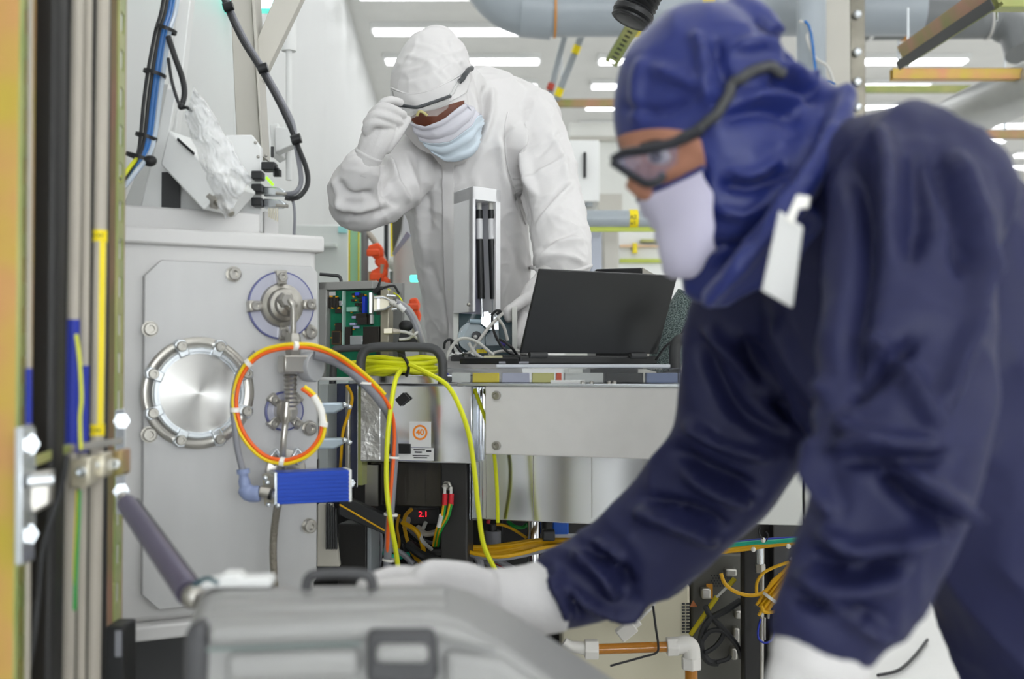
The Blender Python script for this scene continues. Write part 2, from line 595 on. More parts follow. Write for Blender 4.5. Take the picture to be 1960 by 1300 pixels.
strut2('olive slotted strut hanging below the thick grey pipe', at(1158, 116, 4.7), at(1214, 20, 4.3), (1, 0, -.5), .055, 0, .036)
REDTIP = mat('red cap', '#b4412f', .5)
t = thing('hanger_rod', 'grey hanger rod with red tip above the white shoulder', 'rod', at(1060, 190, 6.0))
one('rod', GREY, lambda bm: tube(bm, [at(1128, -118, 6.0), at(1050, 190, 6.0)], S(6, 6)), t)
one('tip', REDTIP, lambda bm: tube(bm, [at(1056, 160, 5.98), at(1052, 172, 5.98)], S(7, 6)), t)
t = thing('hanger_rod', 'grey hanger rod with yellow tape bands above the red strut rail', 'rod', at(1080, 190, 6.0))
one('rod', GREY, lambda bm: tube(bm, [at(1188, -118, 6.0), at(1064, 192, 6.25)], S(7, 6)), t)
for f in (.2, .82):
    p, q = at(1117, 60, 6.14), at(1064, 192, 6.25)
    one('tape_band', YELT, lambda bm: tube(bm, [p.lerp(q, f), p.lerp(q, f + .12)], S(8, 6)), t)
for px, y0, y1, Y in ((1720, 75, 155, 6.5), (1738, 75, 150, 4.6), (1922, 235, 270, 6.4), (1908, 0, 40, 3.5)):
    one('threaded_rod', BSTEEL, lambda bm: tube(bm, [at(px, y0 - 60, Y), at(px, y1, Y)], S(2.5, Y), 6), label={1720: 'thin threaded rod left of the olive strut end', 1738: 'thin threaded rod through the end of the gold strut rail', 1922: 'thin rod above the reddish strut rail at right', 1908: 'short bolt under the olive strut block'}[px], cat='rod')
for px, py, Y, lb in ((1650, 171, 6.5, 'thin hanger rod of the green strut rail'), (1925, 258, 6.4, 'thin hanger rod of the reddish strut rail at right'), (1075, 198, 6.3, 'thin hanger rod of the red brown strut rail'), (1215, 30, 4.25, 'thin hanger rod of the slotted strut below the grey pipe'), (1240, 438, 4.4, 'thin hanger rod carrying the tagged pipe')):
    q = at(px, py, Y)
    one('threaded_rod', BSTEEL, lambda bm: tube(bm, [q - Vector((0, 0, .01)), Vector((q.x, q.y, CEIL))], .005, 6), label=lb, cat='rod')
# black corrugated hose hanging in front of the pipe
w = spline([at(1290, -110, 2.6), at(1245, -40, 2.6), at(1222, 5, 2.6), at(1205, 42, 2.6)], 10)
t = thing('corrugated_hose', 'black ribbed hose end hanging from above in front of the pipe', 'hose', w[-1])
one('hose', BLACK, lambda bm: tube(bm, w, [S(39, 2.6) if i % 2 else S(34, 2.6) for i in range(len(w))], 24), t)
d = (w[-1] - w[-2]).normalized()
one('collar', BLACK, lambda bm: lathe(bm, w[-1] - d * .03, d, [(S(38, 2.6), 0), (S(41, 2.6), .004), (S(41, 2.6), .014), (S(37, 2.6), .018), (S(37, 2.6), .026), (S(35, 2.6), .03), (S(28, 2.6), .03), (S(26, 2.6), .02), (0, .02)], 28), t)

# ------------------------------------------------------------------ machines far behind
LIGHTC = mat('pale cabinet paint', '#e4e5df', .5, var=.02)
LIME = mat('lime edge trim', '#b9c64e', .5)


def cabinet(name, label, x0, x1, y0, y1, Y, depth, m, cat='cabinet', floor=False):
    a, b = at(x0, y0, Y), at(x1, y1, Y)
    z0 = 0.0 if floor else b.z
    t = thing(name, label, cat, ((a.x + b.x) / 2, Y + depth / 2, z0))
    one('body', m, lambda bm: box(bm, ((a.x + b.x) / 2, Y + depth / 2, (a.z + z0) / 2), (b.x - a.x, depth, a.z - z0)), t, bevel=.006)
    return t


def slab(bm, x0, y0, x1, y1, Y, th):
    a, b = at(x0, y0, Y), at(x1, y1, Y)
    box(bm, ((a.x + b.x) / 2, Y, (a.z + b.z) / 2), (abs(b.x - a.x), th, abs(a.z - b.z)))


t = cabinet('wall_box', 'white wall box with black slot handle beside the white sleeve', 1085, 1148, 268, 386, 5.0, .35, WHITE)
one('handle', BLACK, lambda bm: slab(bm, 1117, 292, 1122, 340, 4.985, .03), t, bevel=.004)
one('outlet', GREY, lambda bm: slab(bm, 1120, 386, 1134, 396, 5.05, .06), t)
t = cabinet('service_cabinet', 'pale grey tall cabinet behind the white wall box', 1090, 1240, 235, 440, 6.4, .6, LIGHTC, floor=True)
one('shelf_line', TRUSS, lambda bm: slab(bm, 1090, 262, 1240, 270, 6.38, .04), t)
one('shelf_line', TRUSS, lambda bm: slab(bm, 1145, 372, 1190, 404, 6.38, .04), t)
t = pipe('service_pipe', [(1090, 419, 4.4), (1330, 419, 4.4)], S(17, 4.4), PIPE, 'horizontal grey pipe with yellow tag behind the white sleeve')
one('tag', YELT, lambda bm: tube(bm, [at(1204, 419, 4.4), at(1221, 419, 4.4)], S(18, 4.4), 20), t)
for py in (416, 427):
    text_mesh('tag_print', 'A2' if py < 420 else 'x1', .022, at(1212, py, 4.36), (1, 0, 0), (0, 0, 1), INK, t)
strut('strut_rail', 'lime strut rail right under the tagged grey pipe', at(1100, 438, 4.4), at(1330, 438, 4.4), (0, 1, 0), .02, LIME, LIME, False)
t = cabinet('machine_cabinet', 'white machine cabinet with lime trim behind the laptop', 1183, 1420, 441, 560, 5.2, .6, WHITE, floor=True)
one('trim', LIME, lambda bm: slab(bm, 1186, 496, 1410, 503, 5.19, .03), t)
one('trim', mat('peach trim', '#e7c9a8', .5), lambda bm: slab(bm, 1186, 469, 1410, 474, 5.19, .03), t)
one('handle', OLIVE, lambda bm: slab(bm, 1226, 459, 1260, 464, 5.17, .05), t)
one('tag', YELT, lambda bm: slab(bm, 1211, 466, 1219, 485, 5.18, .03), t)
t = cabinet('machine_post', 'grey blue support post between white sleeve and machine cabinet', 1130, 1152, 440, 560, 4.6, .15, mat('grey blue post', '#b4b9c6', .5), floor=True, cat='post')
t = cabinet('machine_post', 'wide pale support post left of the machine cabinet', 1155, 1184, 440, 560, 4.8, .2, TRUSS, floor=True, cat='post')
# glassy bulkhead at the end of the left wall
t = thing('bulkhead', 'pale blue glazed bulkhead hanging at the end of the white wall', 'bulkhead', at(720, 205, 9.9))
one('panel', mat('pale blue glazing', '#b9cdea', .2, var=.05), lambda bm: slab(bm, 700, 172, 742, 205, 9.9, .1), t)

# left background, seen under the raised sleeve
t = cabinet('process_module', 'white process module standing against the left wall', 560, 668, 430, 560, 3.9, .5, WHITE, floor=True)
one('ledge', WHITE, lambda bm: slab(bm, 556, 466, 645, 474, 3.88, .04), t, bevel=.003)
one('sight_glass', mat('cyan sight glass', '#a8e4e6', .3), lambda bm: slab(bm, 648, 434, 664, 446, 3.89, .02), t)
GREENP = mat('pale green painted post', '#9fcfa6', .5)
t = cabinet('green_post', 'pale green machine post behind the circuit box', 668, 690, 300, 560, 3.7, .1, GREENP, floor=True, cat='post')
one('edge_strip', YELT, lambda bm: slab(bm, 667.5, 300, 669.5, 560, 3.698, .004), t)
one('edge_strip', YELT, lambda bm: slab(bm, 686, 300, 687.5, 560, 3.698, .004), t)
one('grey_hose', mat('mid grey hose', '#7c7d7c', .5), lambda bm: tube(bm, [at(698, 440, 3.6), Vector((at(699, 800, 3.6).x, 3.6, 0))], S(7, 3.6), 14), label='vertical grey hose next to the pale green post', cat='hose')
one('black_stanchion', BLACK, lambda bm: slab(bm, 736, 428, 741, 700 + 1.05 * FPX / 4.2, 4.2, .03), label='thin black stanchion left of the slanted white panel', cat='post')
sp_ = t = thing('slanted_panel', 'white slanted machine panel between orange valves and white coat', 'panel', at(790, 700, 3.4))
one('panel', WHITE, lambda bm: prism(bm, [at(752, 486, 3.6), at(783, 448, 3.4), at(800, 500, 3.35), at(835, 640, 3.25), Vector((at(840, 700, 3.25).x, 3.25, 0)), Vector((at(752, 700, 3.6).x, 3.6, 0))], (0.02, .02, 0)), t, bevel=.003)
one('bluish_edge', mat('bluish edge', '#b9c7e6', .35), lambda bm: prism(bm, [at(750, 486, 3.58), at(779, 443, 3.38), at(786, 450, 3.38), at(757, 492, 3.58)], (0.0, .02, 0)), t)  # pale bluish strip along the upper edge of the panel
t = thing('equipment_door', 'dark open door leaf with yellow edge behind the raised arm', 'door leaf', at(755, 700, 4.0))
one('leaf', mat('dark glass leaf', '#3d3b35', .3), lambda bm: prism(bm, [at(749, 425, 4.0), at(775, 380, 4.0), at(768, 440, 4.0), at(752, 485, 4.0)], (0, .03, 0)), t)
one('edge', YELT, lambda bm: prism(bm, [at(747, 420, 3.99), at(750, 420, 3.99), at(751, 490, 3.99), at(748, 490, 3.99)], (0, .03, 0)), t)


def valve(label, pts, Y, r):
    t = thing('valve', label, 'valve', at(pts[-1][0], pts[-1][1] + 10, Y))
    for i, ((x0, y0), (x1, y1)) in enumerate(zip(pts, pts[1:])):
        p, q = at(x0, y0, Y), at(x1, y1, Y)
        d = (q - p).normalized()
        e = d.cross(Vector((0, 1, 0)))
        w_ = S(r, Y) * (1.0 if i == 0 else .8)
        one('body' if i == 0 else 'grip', ORGP, lambda bm: prism(bm, [p - e * w_, p + d * .012 - e * w_ * 1.25, q - e * w_ * .8, q + d * .01, q + e * w_ * .7, p + d * .02 + e * w_, p + e * w_ * .6], (0, .035, 0)), t, bevel=.006)
    one('lever', ORGP, lambda bm: obox(bm, at(pts[0][0] - 2, pts[0][1] + 18, Y - .03), (1, 0, 0), (0, 1, 0), (0, 0, 1), S(24, Y), .02, S(13, Y)), t, bevel=.004)
    one('stem', BACKSH, lambda bm: tube(bm, [at(pts[-1][0] - 4, pts[-1][1] - 6, Y), at(pts[-1][0] - 10, pts[-1][1] + 60, Y + .02)], S(4, Y)), t)
    return t


valve('upper orange valve beside the pale green post', [(716, 466), (725, 492), (736, 512)], 3.5, 13)
valve('lower orange valve just behind the black cable clip', [(722, 512), (732, 530), (737, 545)], 3.5, 15)
valve('small orange valve behind the grey cables of the circuit box', [(792, 570), (796, 590), (799, 612)], 3.18, 9)
one('angled_conduit', BEIGE, lambda bm: tube(bm, spline([at(690, 440, 3.62), at(704, 446, 3.6), at(722, 470, 3.6), at(735, 500, 3.6)], 5), S(6, 3.6), 10), label='beige conduit bending down to the orange valves', cat='conduit')
one('beige_conduit', mat('tan conduit', '#c9a57c', .5), lambda bm: tube(bm, [at(712, 520, 3.65), Vector((at(713, 800, 3.65).x, 3.65, 0))], S(7, 3.6), 10), label='tan conduit behind the circuit box top', cat='conduit')
t = thing('pump_unit', 'dark grey pump unit with teal lamps beneath the orange valves', 'pump', at(765, 700, 3.7))
one('body', mat('pump grey', '#84868b', .45), lambda bm: (cyl(bm, at(762, 520, 3.7), Vector((at(764, 760, 3.7).x, 3.7, 0)), S(16, 3.7)), ball(bm, at(773, 512, 3.7), S(13, 3.7))), t)
one('cap', LIGHTC, lambda bm: (ball(bm, at(757, 505, 3.66), S(15, 3.7)),), t)
TEALL = mat('teal indicator lamp', '#5df0d8', .4, emit=1.6, var=0)
one('indicator_lamp', TEALL, lambda bm: slab(bm, 785, 527, 801, 540, 3.3, .02), sp_, bevel=.003)
one('indicator_lamp', TEALL, lambda bm: slab(bm, 766, 527, 773, 542, 3.6, .02), t, bevel=.003)
# ------------------------------------------------------------------ rack posts at the left edge
RACKH = 2.3


def vpost(px, Y):
    return at(px, 700, Y)


# near strut: plain gold flange facing the lens, slotted web turned to the right
a, b, c = vpost(-40, 1.13), vpost(33, 1.13), vpost(55, 1.17)
t = thing('strut_post', 'gold and olive slotted strut post at the left picture edge', 'strut post', (b.x, b.y, 0))
one('flange', GOLD, lambda bm: prism(bm, [(a.x, a.y, 0), (b.x, b.y, 0), (b.x, b.y + .0025, 0), (a.x, a.y + .0025, 0)], (0, 0, RACKH)), t, smooth=0)
u = Vector((c.x - b.x, c.y - b.y, 0)).normalized()
one('slotted_web', OLIVE, lambda bm: slotted(bm, (b.x, b.y, .02), u, (0, 0, 1), (u.y, -u.x, 0), (Vector((c.x, c.y)) - Vector((b.x, b.y))).length, RACKH - .02, .014, .027, .05, .0025, start=.012), t, smooth=0)
one('back_flange', GOLD, lambda bm: prism(bm, [(a.x, c.y + .006, 0), (c.x, c.y + .006, 0), (c.x, c.y + .0085, 0), (a.x, c.y + .0085, 0)], (0, 0, RACKH)), t, smooth=0)
# black post
p = vpost(88, 1.22)
one('black_post', BLACKM, lambda bm: box(bm, (p.x, p.y, RACKH / 2), (S(58, 1.22), .03, RACKH)), bevel=.008, seg=3, label='square black enamelled rack post beside the gold strut', cat='post')
one('dark_gap_sheet', BLACKM, lambda bm: box(bm, (vpost(150, 1.6).x, 1.6, RACKH / 2), (S(112, 1.6), .01, RACKH)), label='added narrow black sheet standing in for the dark gap between the beige conduits', cat='panel')  # black sheet added to darken the gap between the conduits


def conduit(px0, px1, Y, r, label, tapes=()):
    p, q = at(px0, 0, Y), at(px1, 1300, Y)
    d = (p - q) / (p.z - q.z)
    foot = q - d * q.z
    top = q + d * (RACKH - q.z)
    t = thing('conduit', label, 'conduit', foot)
    one('tube', BEIGE, lambda bm: tube(bm, [foot, top], S(r, Y), 16), t)
    for y0, y1, mm, g in tapes:
        f = lambda py: at(px0 + (px1 - px0) * py / 1300, py, Y)
        one('tape', mm, lambda bm: tube(bm, [f(y0), f(y1)], S(r + g, Y), 16), t)
    return t


conduit(58, 52, 1.15, 5, 'thinnest beige conduit between gold strut and black post, blue tape low', [(705, 812, BTAPE, 1)])
conduit(149, 131, 1.27, 11, 'beige conduit right of the black post with long blue tape', [(612, 866, BTAPE, 1)])
conduit(169, 155, 1.3, 8, 'slim beige conduit with shorter blue tape, second from the black post', [(700, 866, BTAPE, 1)])
t = conduit(198, 180, 1.33, 12, 'widest beige conduit carrying a yellow marker strip')
f = lambda py: at(198 - 18 * py / 1300, py, 1.33)
for py in (452, 823):
    one('marker_band', YELT, lambda bm: tube(bm, [f(py - 11), f(py + 11)], S(13.5, 1.33), 18), t)
    for dx in (-6, 3, 9):
        q = f(py) + Vector((S(dx, 1.33), -S(14, 1.33), 0))
        one('arrow_mark', INK, lambda bm: prism(bm, [q + Vector((-.0014, 0, .0016)), q + Vector((.0014, 0, 0)), q + Vector((-.0014, 0, -.0016))], (0, -.0003, 0)), t, smooth=0)
one('marker_strip', YELT, lambda bm: prism(bm, [f(462) + Vector((S(3, 1.33), -S(11.2, 1.33), 0)), f(462) + Vector((S(13, 1.33), -S(6, 1.33), 0)), f(814) + Vector((S(13, 1.33), -S(6, 1.33), 0)), f(814) + Vector((S(3, 1.33), -S(11.2, 1.33), 0))], (.0004, -.0006, 0)), t, smooth=0)
# far strut
a, b, c = vpost(208, 1.5), vpost(221, 1.48), vpost(234, 1.54)
t = thing('strut_post', 'narrow pink and green slotted strut post in front of the chamber', 'strut post', (b.x, b.y, 0))
one('flange', PINKZ, lambda bm: prism(bm, [(a.x, a.y, 0), (b.x, b.y, 0), (b.x, b.y + .003, 0), (a.x, a.y + .003, 0)], (0, 0, RACKH)), t, smooth=0)
u = Vector((c.x - b.x, c.y - b.y, 0)).normalized()
one('slotted_web', OLIVE, lambda bm: slotted(bm, (b.x, b.y, .02), u, (0, 0, 1), (u.y, -u.x, 0), (c - b).length, RACKH - .02, .03, .027, .05, .0025, start=.02), t, smooth=0)
one('back_flange', PINKZ, lambda bm: prism(bm, [(a.x, c.y + .004, 0), (c.x, c.y + .004, 0), (c.x, c.y + .007, 0), (a.x, c.y + .007, 0)], (0, 0, RACKH)), t, smooth=0)


def hexbolt(bm, c, ax, r, h):
    lathe(bm, c, ax, [(r * 1.35, 0), (r * 1.35, h * .2), (r, h * .2), (r, h * .9), (r * .8, h), (0, h)], 6)


def socket(bm, c, ax, r, h):
    lathe(bm, c, ax, [(r, 0), (r, h * .75), (r * .85, h), (r * .5, h), (r * .45, h * .4), (0, h * .4)], 16)


# brackets and clamps
Yb = 1.12
t = thing('angle_bracket', 'silver angle bracket bolted to the gold strut at lower left', 'bracket', at(55, 1082, Yb))
one('plate', BSTEEL, lambda bm: prism(bm, [at(28, 818, Yb - .01), at(42, 818, Yb - .01), at(42, 1082, Yb - .01), at(28, 1082, Yb - .01)], (0, .03, 0)), t, bevel=.001)
one('plate', BSTEEL, lambda bm: prism(bm, [at(42, 816, Yb + .005), at(66, 822, Yb + .02), at(66, 1010, Yb + .02), at(42, 1076, Yb + .005)], (0, .003, 0)), t, bevel=.001)
for px, py in ((54, 850), (52, 1022)):
    one('bolt', BSTEEL, lambda bm: hexbolt(bm, at(px, py, Yb + .01), (.35, -1, 0), .0078, .015), t)
one('cross_bolt', BSTEEL, lambda bm: (tube(bm, [at(52, 922, Yb), at(102, 918, Yb + .01)], .0058, 14),), t)
one('spring_nut', STEEL, lambda bm: prism(bm, [at(44, 905, Yb + .01), at(98, 900, Yb + .02), at(95, 965, Yb + .02), at(60, 985, Yb + .01)], (0, .012, 0)), t, bevel=.002)
rail = thing('cross_rail', 'olive cross rail with conduit clamps tying the rack posts', 'rail', at(130, 900, 1.24))
one('rail', OLIVE, lambda bm: prism(bm, [at(66, 872, 1.17), at(128, 850, 1.24), at(128, 866, 1.24), at(66, 892, 1.17)], (0, .012, .0)), rail, bevel=.001)
one('rail', STEEL, lambda bm: prism(bm, [at(128, 852, 1.25), at(232, 838, 1.36), at(232, 850, 1.36), at(128, 868, 1.25)], (0, .006, 0)), rail, bevel=.001)
for x0, x1, y0, y1, Y, bx, by in ((131, 172, 880, 938, 1.225, 157, 903), (168, 200, 872, 920, 1.25, 181, 890), (204, 234, 866, 916, 1.285, 222, 888)):
    cl = one('clamp', BACKSH if x0 < 200 else PINKZ, lambda bm: prism(bm, [at(x0, y0, Y), at(x1, y0 - 6, Y), at(x1, y1 - 6, Y), at(x0, y1, Y)], (0, .03, 0)), rail, bevel=.003)
    one('screw', BSTEEL, lambda bm: socket(bm, at(bx, by, Y), (0, -1, 0), S(10, Y), .006), cl)
t = thing('plate_bracket', 'thin silver plate bracket with bright bolts on the pink strut', 'bracket', at(230, 980, 1.45))
one('plate', BSTEEL, lambda bm: prism(bm, [at(219, 785, 1.46), at(239, 782, 1.47), at(239, 985, 1.47), at(222, 985, 1.46)], (0, .003, 0)), t, bevel=.0008)
for px, py in ((233, 806), (232, 940)):
    one('bolt', BSTEEL, lambda bm: hexbolt(bm, at(px, py, 1.455), (.3, -1, 0), .0075, .015), t)
# gas strut slanting over the chamber foot
t = thing('damper_strut', 'purple grey damper strut slanting across the chamber foot', 'strut', at(375, 1145, 1.2))
one('barrel', mat('purple grey barrel', '#6a6478', .3, metal=.4), lambda bm: tube(bm, [at(243, 965, 1.42), at(362, 1135, 1.22)], [S(19, 1.4), S(25, 1.25)], 18), t)
one('rod', STEEL, lambda bm: tube(bm, [at(232, 950, 1.43), at(244, 967, 1.42)], .006, 12), t)
one('guide_rod', DARK, lambda bm: tube(bm, [at(262, 958, 1.425), at(384, 1122, 1.225)], S(4.5, 1.3), 10), t)
one('end_fitting', STEEL, lambda bm: ball(bm, at(370, 1142, 1.21), .013), t)
cable('black_cable', [(128, 872, 1.19), (118, 930, 1.19), (95, 1000, 1.185), (80, 1060, 1.18), (72, 1150, 1.18), (60, 1250, 1.17), (40, 1330, 1.16)], S(6, 1.19), RUBBER, label='black cable curving down in front of the black post', cat='cable')
t = thing('earth_wire', 'green and yellow earth wire dropping below the conduit clamps', 'wire', at(143, 1170, 1.22))
cable('green_strand', [(152, 938, 1.24), (150, 1000, 1.24), (146, 1080, 1.24), (143, 1168, 1.24)], S(3.5, 1.24), GREENW, t)
cable('yellow_strand', [(148, 938, 1.242), (146, 1000, 1.242), (143, 1080, 1.242), (143, 1120, 1.242)], S(3, 1.24), YELT, t)
cable('yellow_wire', [(146, 640, 1.25), (152, 690, 1.25), (156, 760, 1.25), (153, 800, 1.25), (155, 860, 1.25)], S(3.5, 1.25), YEL, label='yellow wire beside the blue taped conduit', cat='wire')
t = thing('terminal_box', 'black terminal box with white label at the foot of the pink strut', 'box', at(215, 1320, 1.4))
one('body', BLACK, lambda bm: prism(bm, [at(200, 1200, 1.42), at(236, 1200, 1.42), at(236, 1330, 1.42), at(200, 1330, 1.42)], (0, .05, 0)), t, bevel=.003)
one('label_plate', GCAB, lambda bm: prism(bm, [at(219, 1208, 1.418), at(232, 1208, 1.418), at(232, 1258, 1.418), at(219, 1258, 1.418)], (0, .004, 0)), t, bevel=.001)

# ------------------------------------------------------------------ the vacuum chamber with the flanges
CP = Plane(232, 1.86, 612, 2.02)
N = CP.n
U = CP.u
ZV = Vector((0, 0, 1))
ch = thing('vacuum_chamber', 'light grey vacuum chamber with round bolted flanges on its face', 'vacuum chamber', Vector((CP.p(420, 700).x, CP.p(420, 700).y + .2, 0)))
A, B = CP.p(196, 700), CP.p(606, 700)
zt, zb = CP.p(420, 452).z, CP.p(300, 1192).z
dep = -N * 0.2
corner = []
one('housing', SHELL, lambda bm: prism(bm, [Vector((A.x, A.y, zb)), Vector((B.x, B.y, zb)), Vector((B.x, B.y, zt)), Vector((A.x, A.y, zt))], dep), ch, bevel=.012, seg=3)


def rect_on(bm, x0, y0, x1, y1, front, th):
    """plate on the chamber face: its corners share world heights, so its edges recede properly"""
    p, q = CP.p(x0, y0), CP.p(x1, y1)
    pts = [Vector((p.x, p.y, p.z)), Vector((q.x, q.y, p.z)), Vector((q.x, q.y, q.z)), Vector((p.x, p.y, q.z))]
    prism(bm, [v + N * front for v in pts], -N * th)


one('lid', SHELL, lambda bm: prism(bm, [A + N * .012 + U * -.02 + ZV * (CP.p(232, 432).z - A.z), B + N * .012 + U * .01 + ZV * (CP.p(232, 432).z - B.z), B + N * .012 + U * .01 + ZV * (CP.p(232, 466).z - B.z), A + N * .012 - U * .02 + ZV * (CP.p(232, 466).z - A.z)], -N * .22), ch, bevel=.005, seg=3)
one('foot_flange', SHELL, lambda bm: prism(bm, [A + N * .03 - U * .02 + ZV * (CP.p(232, 1196).z - A.z), B + N * .03 + U * .01 + ZV * (CP.p(232, 1196).z - B.z), B + N * .03 + U * .01 + ZV * (CP.p(232, 1226).z - B.z), A + N * .03 - U * .02 + ZV * (CP.p(232, 1226).z - A.z)], -N * .24), ch, bevel=.005, seg=3)
one('plinth', DARK, lambda bm: prism(bm, [A - N * .05 - ZV * A.z, B - N * .05 - ZV * B.z, B - N * .2 - ZV * B.z, A - N * .2 - ZV * A.z], (0, 0, CP.p(232, 1226).z)), ch)
# face plate with cut corners
zT, zB = CP.p(300, 498).z, CP.p(300, 1166).z
u0, u1 = (CP.p(272, 700) - CP.o).dot(U), (CP.p(604, 700) - CP.o).dot(U)


def fpz(u_, z_, off=0.0):
    q = CP.o + U * u_ + N * off
    return Vector((q.x, q.y, z_))


cut = .027
one('face_plate', ALU, lambda bm: prism(bm, [fpz(u0 + cut, zT, .012), fpz(u1 - .012, zT, .012), fpz(u1, zT - .012, .012), fpz(u1, zB + cut, .012), fpz(u1 - cut, zB, .012), fpz(u0 + cut, zB, .012), fpz(u0, zB + cut, .012), fpz(u0, zT - cut, .012)], -N * .0125), ch, bevel=.002)
for px, py in ((447, 525), (287, 630), (593, 636), (285, 832), (592, 820), (592, 1007)):
    c = CP.p(px, py, .012)
    one('cap_screw', STEEL, lambda bm: (lathe(bm, c, N, [(.0135, 0), (.0135, .0015), (.0112, .0015), (.0112, .009), (.0095, .0105), (.006, .0105), (.0055, .004), (0, .004)], 20)), ch)
# large blank flange
cF = CP.p(379, 752, .012)
R = S(107, (cF - CAM).y)
DISCM = mat('turned steel disc', '#cfcecb', .3, metal=.95, var=.02, aniso=.85)
_nt = DISCM.node_tree
_tn = _nt.nodes.new('ShaderNodeTangent')
_tn.direction_type = 'RADIAL'
_tn.axis = 'Z'
_nt.nodes['Principled BSDF'].inputs['Anisotropic Rotation'].default_value = .25
_nt.links.new(_tn.outputs[0], _nt.nodes['Principled BSDF'].inputs['Tangent'])
fl = thing('blank_flange', 'large round blank flange with turned steel disc on the chamber face', 'flange', cF - ZV * R)
one('outer_ring', STEEL, lambda bm: lathe(bm, cF, N, [(R * .8, 0), (R, 0), (R, .006), (R * .97, .008), (R * .86, .008), (R * .84, .0065), (R * .8, .0065)], 56), fl)
one('inner_ring', BSTEEL, lambda bm: lathe(bm, cF, N, [(R * .70, 0), (R * .81, 0), (R * .81, .013), (R * .79, .015), (R * .74, .015), (R * .73, .012), (R * .70, .012)], 56), fl)
bm = nb()
lathe(bm, (0, 0, 0), (0, 0, 1), [(R * .735, 0), (R * .735, .008), (R * .72, .0095), (0, .0095)], 64)
bmesh.ops.recalc_face_normals(bm, faces=bm.faces[:])
me = bpy.data.meshes.new('disc')
bm.to_mesh(me)
bm.free()
disc = bpy.data.objects.new('disc', me)
me.materials.append(DISCM)
_finish(disc, fl, None, None, None, None)
disc.location = cF - LOC[fl.name]
disc.rotation_mode = 'QUATERNION'
disc.rotation_quaternion = Vector((0, 0, 1)).rotation_difference(N)
for k in range(8):
    an = math.radians(22.5 + 45 * k)
    e = U * math.cos(an) + ZV * math.sin(an)
    g = e.cross(N)
    c = cF + e * R * .86
    cl = one('claw_clamp', BSTEEL, lambda bm: prism(bm, [c - e * R * .16 - g * R * .09, c + e * R * .12 - g * R * .11, c + e * R * .17, c + e * R * .12 + g * R * .11, c - e * R * .16 + g * R * .09], N * .019), fl, bevel=.002)
    one('screw', STEEL, lambda bm: socket(bm, c + N * .019 + e * R * .03, N, .0085, .008), cl)
# upper gauge flange
cG = CP.p(537, 585, .012)
R2 = S(65, (cG - CAM).y)
g1 = thing('gauge_flange', 'round flange with blue edged disc and four claws at upper right of the chamber', 'flange', cG - ZV * R2)
one('rim', mat('blue grey seal edge', '#55598c', .4), lambda bm: lathe(bm, cG, N, [(R2 * .9, 0), (R2, 0), (R2, .006), (R2 * .95, .0066)], 48), g1)
one('disc', mat('pale lilac steel disc', '#b4b5c2', .35, metal=.4), lambda bm: lathe(bm, cG, N, [(0, 0), (R2 * .955, 0), (R2 * .955, .007), (0, .007)], 48), g1)
one('hub', STEEL, lambda bm: lathe(bm, cG, N, [(R2 * .66, .007), (R2 * .62, .014), (R2 * .5, .018), (R2 * .46, .03), (R2 * .36, .033), (R2 * .34, .046), (R2 * .2, .05), (R2 * .2, .06), (R2 * .12, .064), (0, .064)], 28), g1)
for k in range(4):
    an = math.radians(90 * k + 3)
    e = U * math.cos(an) + ZV * math.sin(an)
    g = e.cross(N)
    c = cG + e * R2 * .82
    cl = one('claw_clamp', STEEL, lambda bm: prism(bm, [c - e * R2 * .2 - g * R2 * .14, c + e * R2 * .2 - g * R2 * .17, c + e * R2 * .2 + g * R2 * .17, c - e * R2 * .2 + g * R2 * .14], N * .016), g1, bevel=.002)
    one('screw', STEEL, lambda bm: socket(bm, c + N * .016, N, .0085, .008), cl)
# small flange
cS = CP.p(543, 787, .012)
R3 = S(38, (cS - CAM).y)
g2 = thing('small_flange', 'small round flange behind the yellow and orange cable loop', 'flange', cS - ZV * R3)
one('rim', MATS['blue grey seal edge'], lambda bm: lathe(bm, cS, N, [(0, 0), (R3, 0), (R3, .005), (R3 * .93, .006), (0, .006)], 36), g2)
one('disc', MATS['pale lilac steel disc'], lambda bm: lathe(bm, cS, N, [(0, .006), (R3 * .9, .006), (R3 * .9, .008), (0, .008)], 36), g2)
one('hub', STEEL, lambda bm: lathe(bm, cS, N, [(R3 * .6, .008), (R3 * .55, .02), (R3 * .4, .024), (R3 * .4, .036), (0, .036)], 20), g2)
for k in range(4):
    an = math.radians(45 + 90 * k)
    e = U * math.cos(an) + ZV * math.sin(an)
    g = e.cross(N)
    c = cS + e * R3 * .85
    cl = one('claw_clamp', STEEL, lambda bm: prism(bm, [c - e * R3 * .35 - g * R3 * .2, c + e * R3 * .25 - g * R3 * .26, c + e * R3 * .25 + g * R3 * .26, c - e * R3 * .35 + g * R3 * .2], N * .015), g2, bevel=.002)
    one('screw', STEEL, lambda bm: socket(bm, c + N * .015, N, .006, .006), cl)
cS2 = CP.p(545, 898, .012)
g3 = thing('lower_flange', 'claw clamped port just above the blue finned module', 'flange', cS2 - ZV * R3)
one('rim', STEEL, lambda bm: lathe(bm, cS2, N, [(0, 0), (R3, 0), (R3, .008), (R3 * .9, .01), (0, .01)], 36), g3)
for k in range(2):
    an = math.radians(45 + 90 * k)
    e = U * math.cos(an) + ZV * math.sin(an)
    g = e.cross(N)
    c = cS2 + e * R3 * .9
    cl = one('claw_clamp', BSTEEL, lambda bm: prism(bm, [c - e * R3 * .35 - g * R3 * .3, c + e * R3 * .25 - g * R3 * .4, c + e * R3 * .25 + g * R3 * .4, c - e * R3 * .35 + g * R3 * .3], N * .015), g3, bevel=.002)
    one('screw', STEEL, lambda bm: socket(bm, c + N * .015, N, .006, .006), cl)
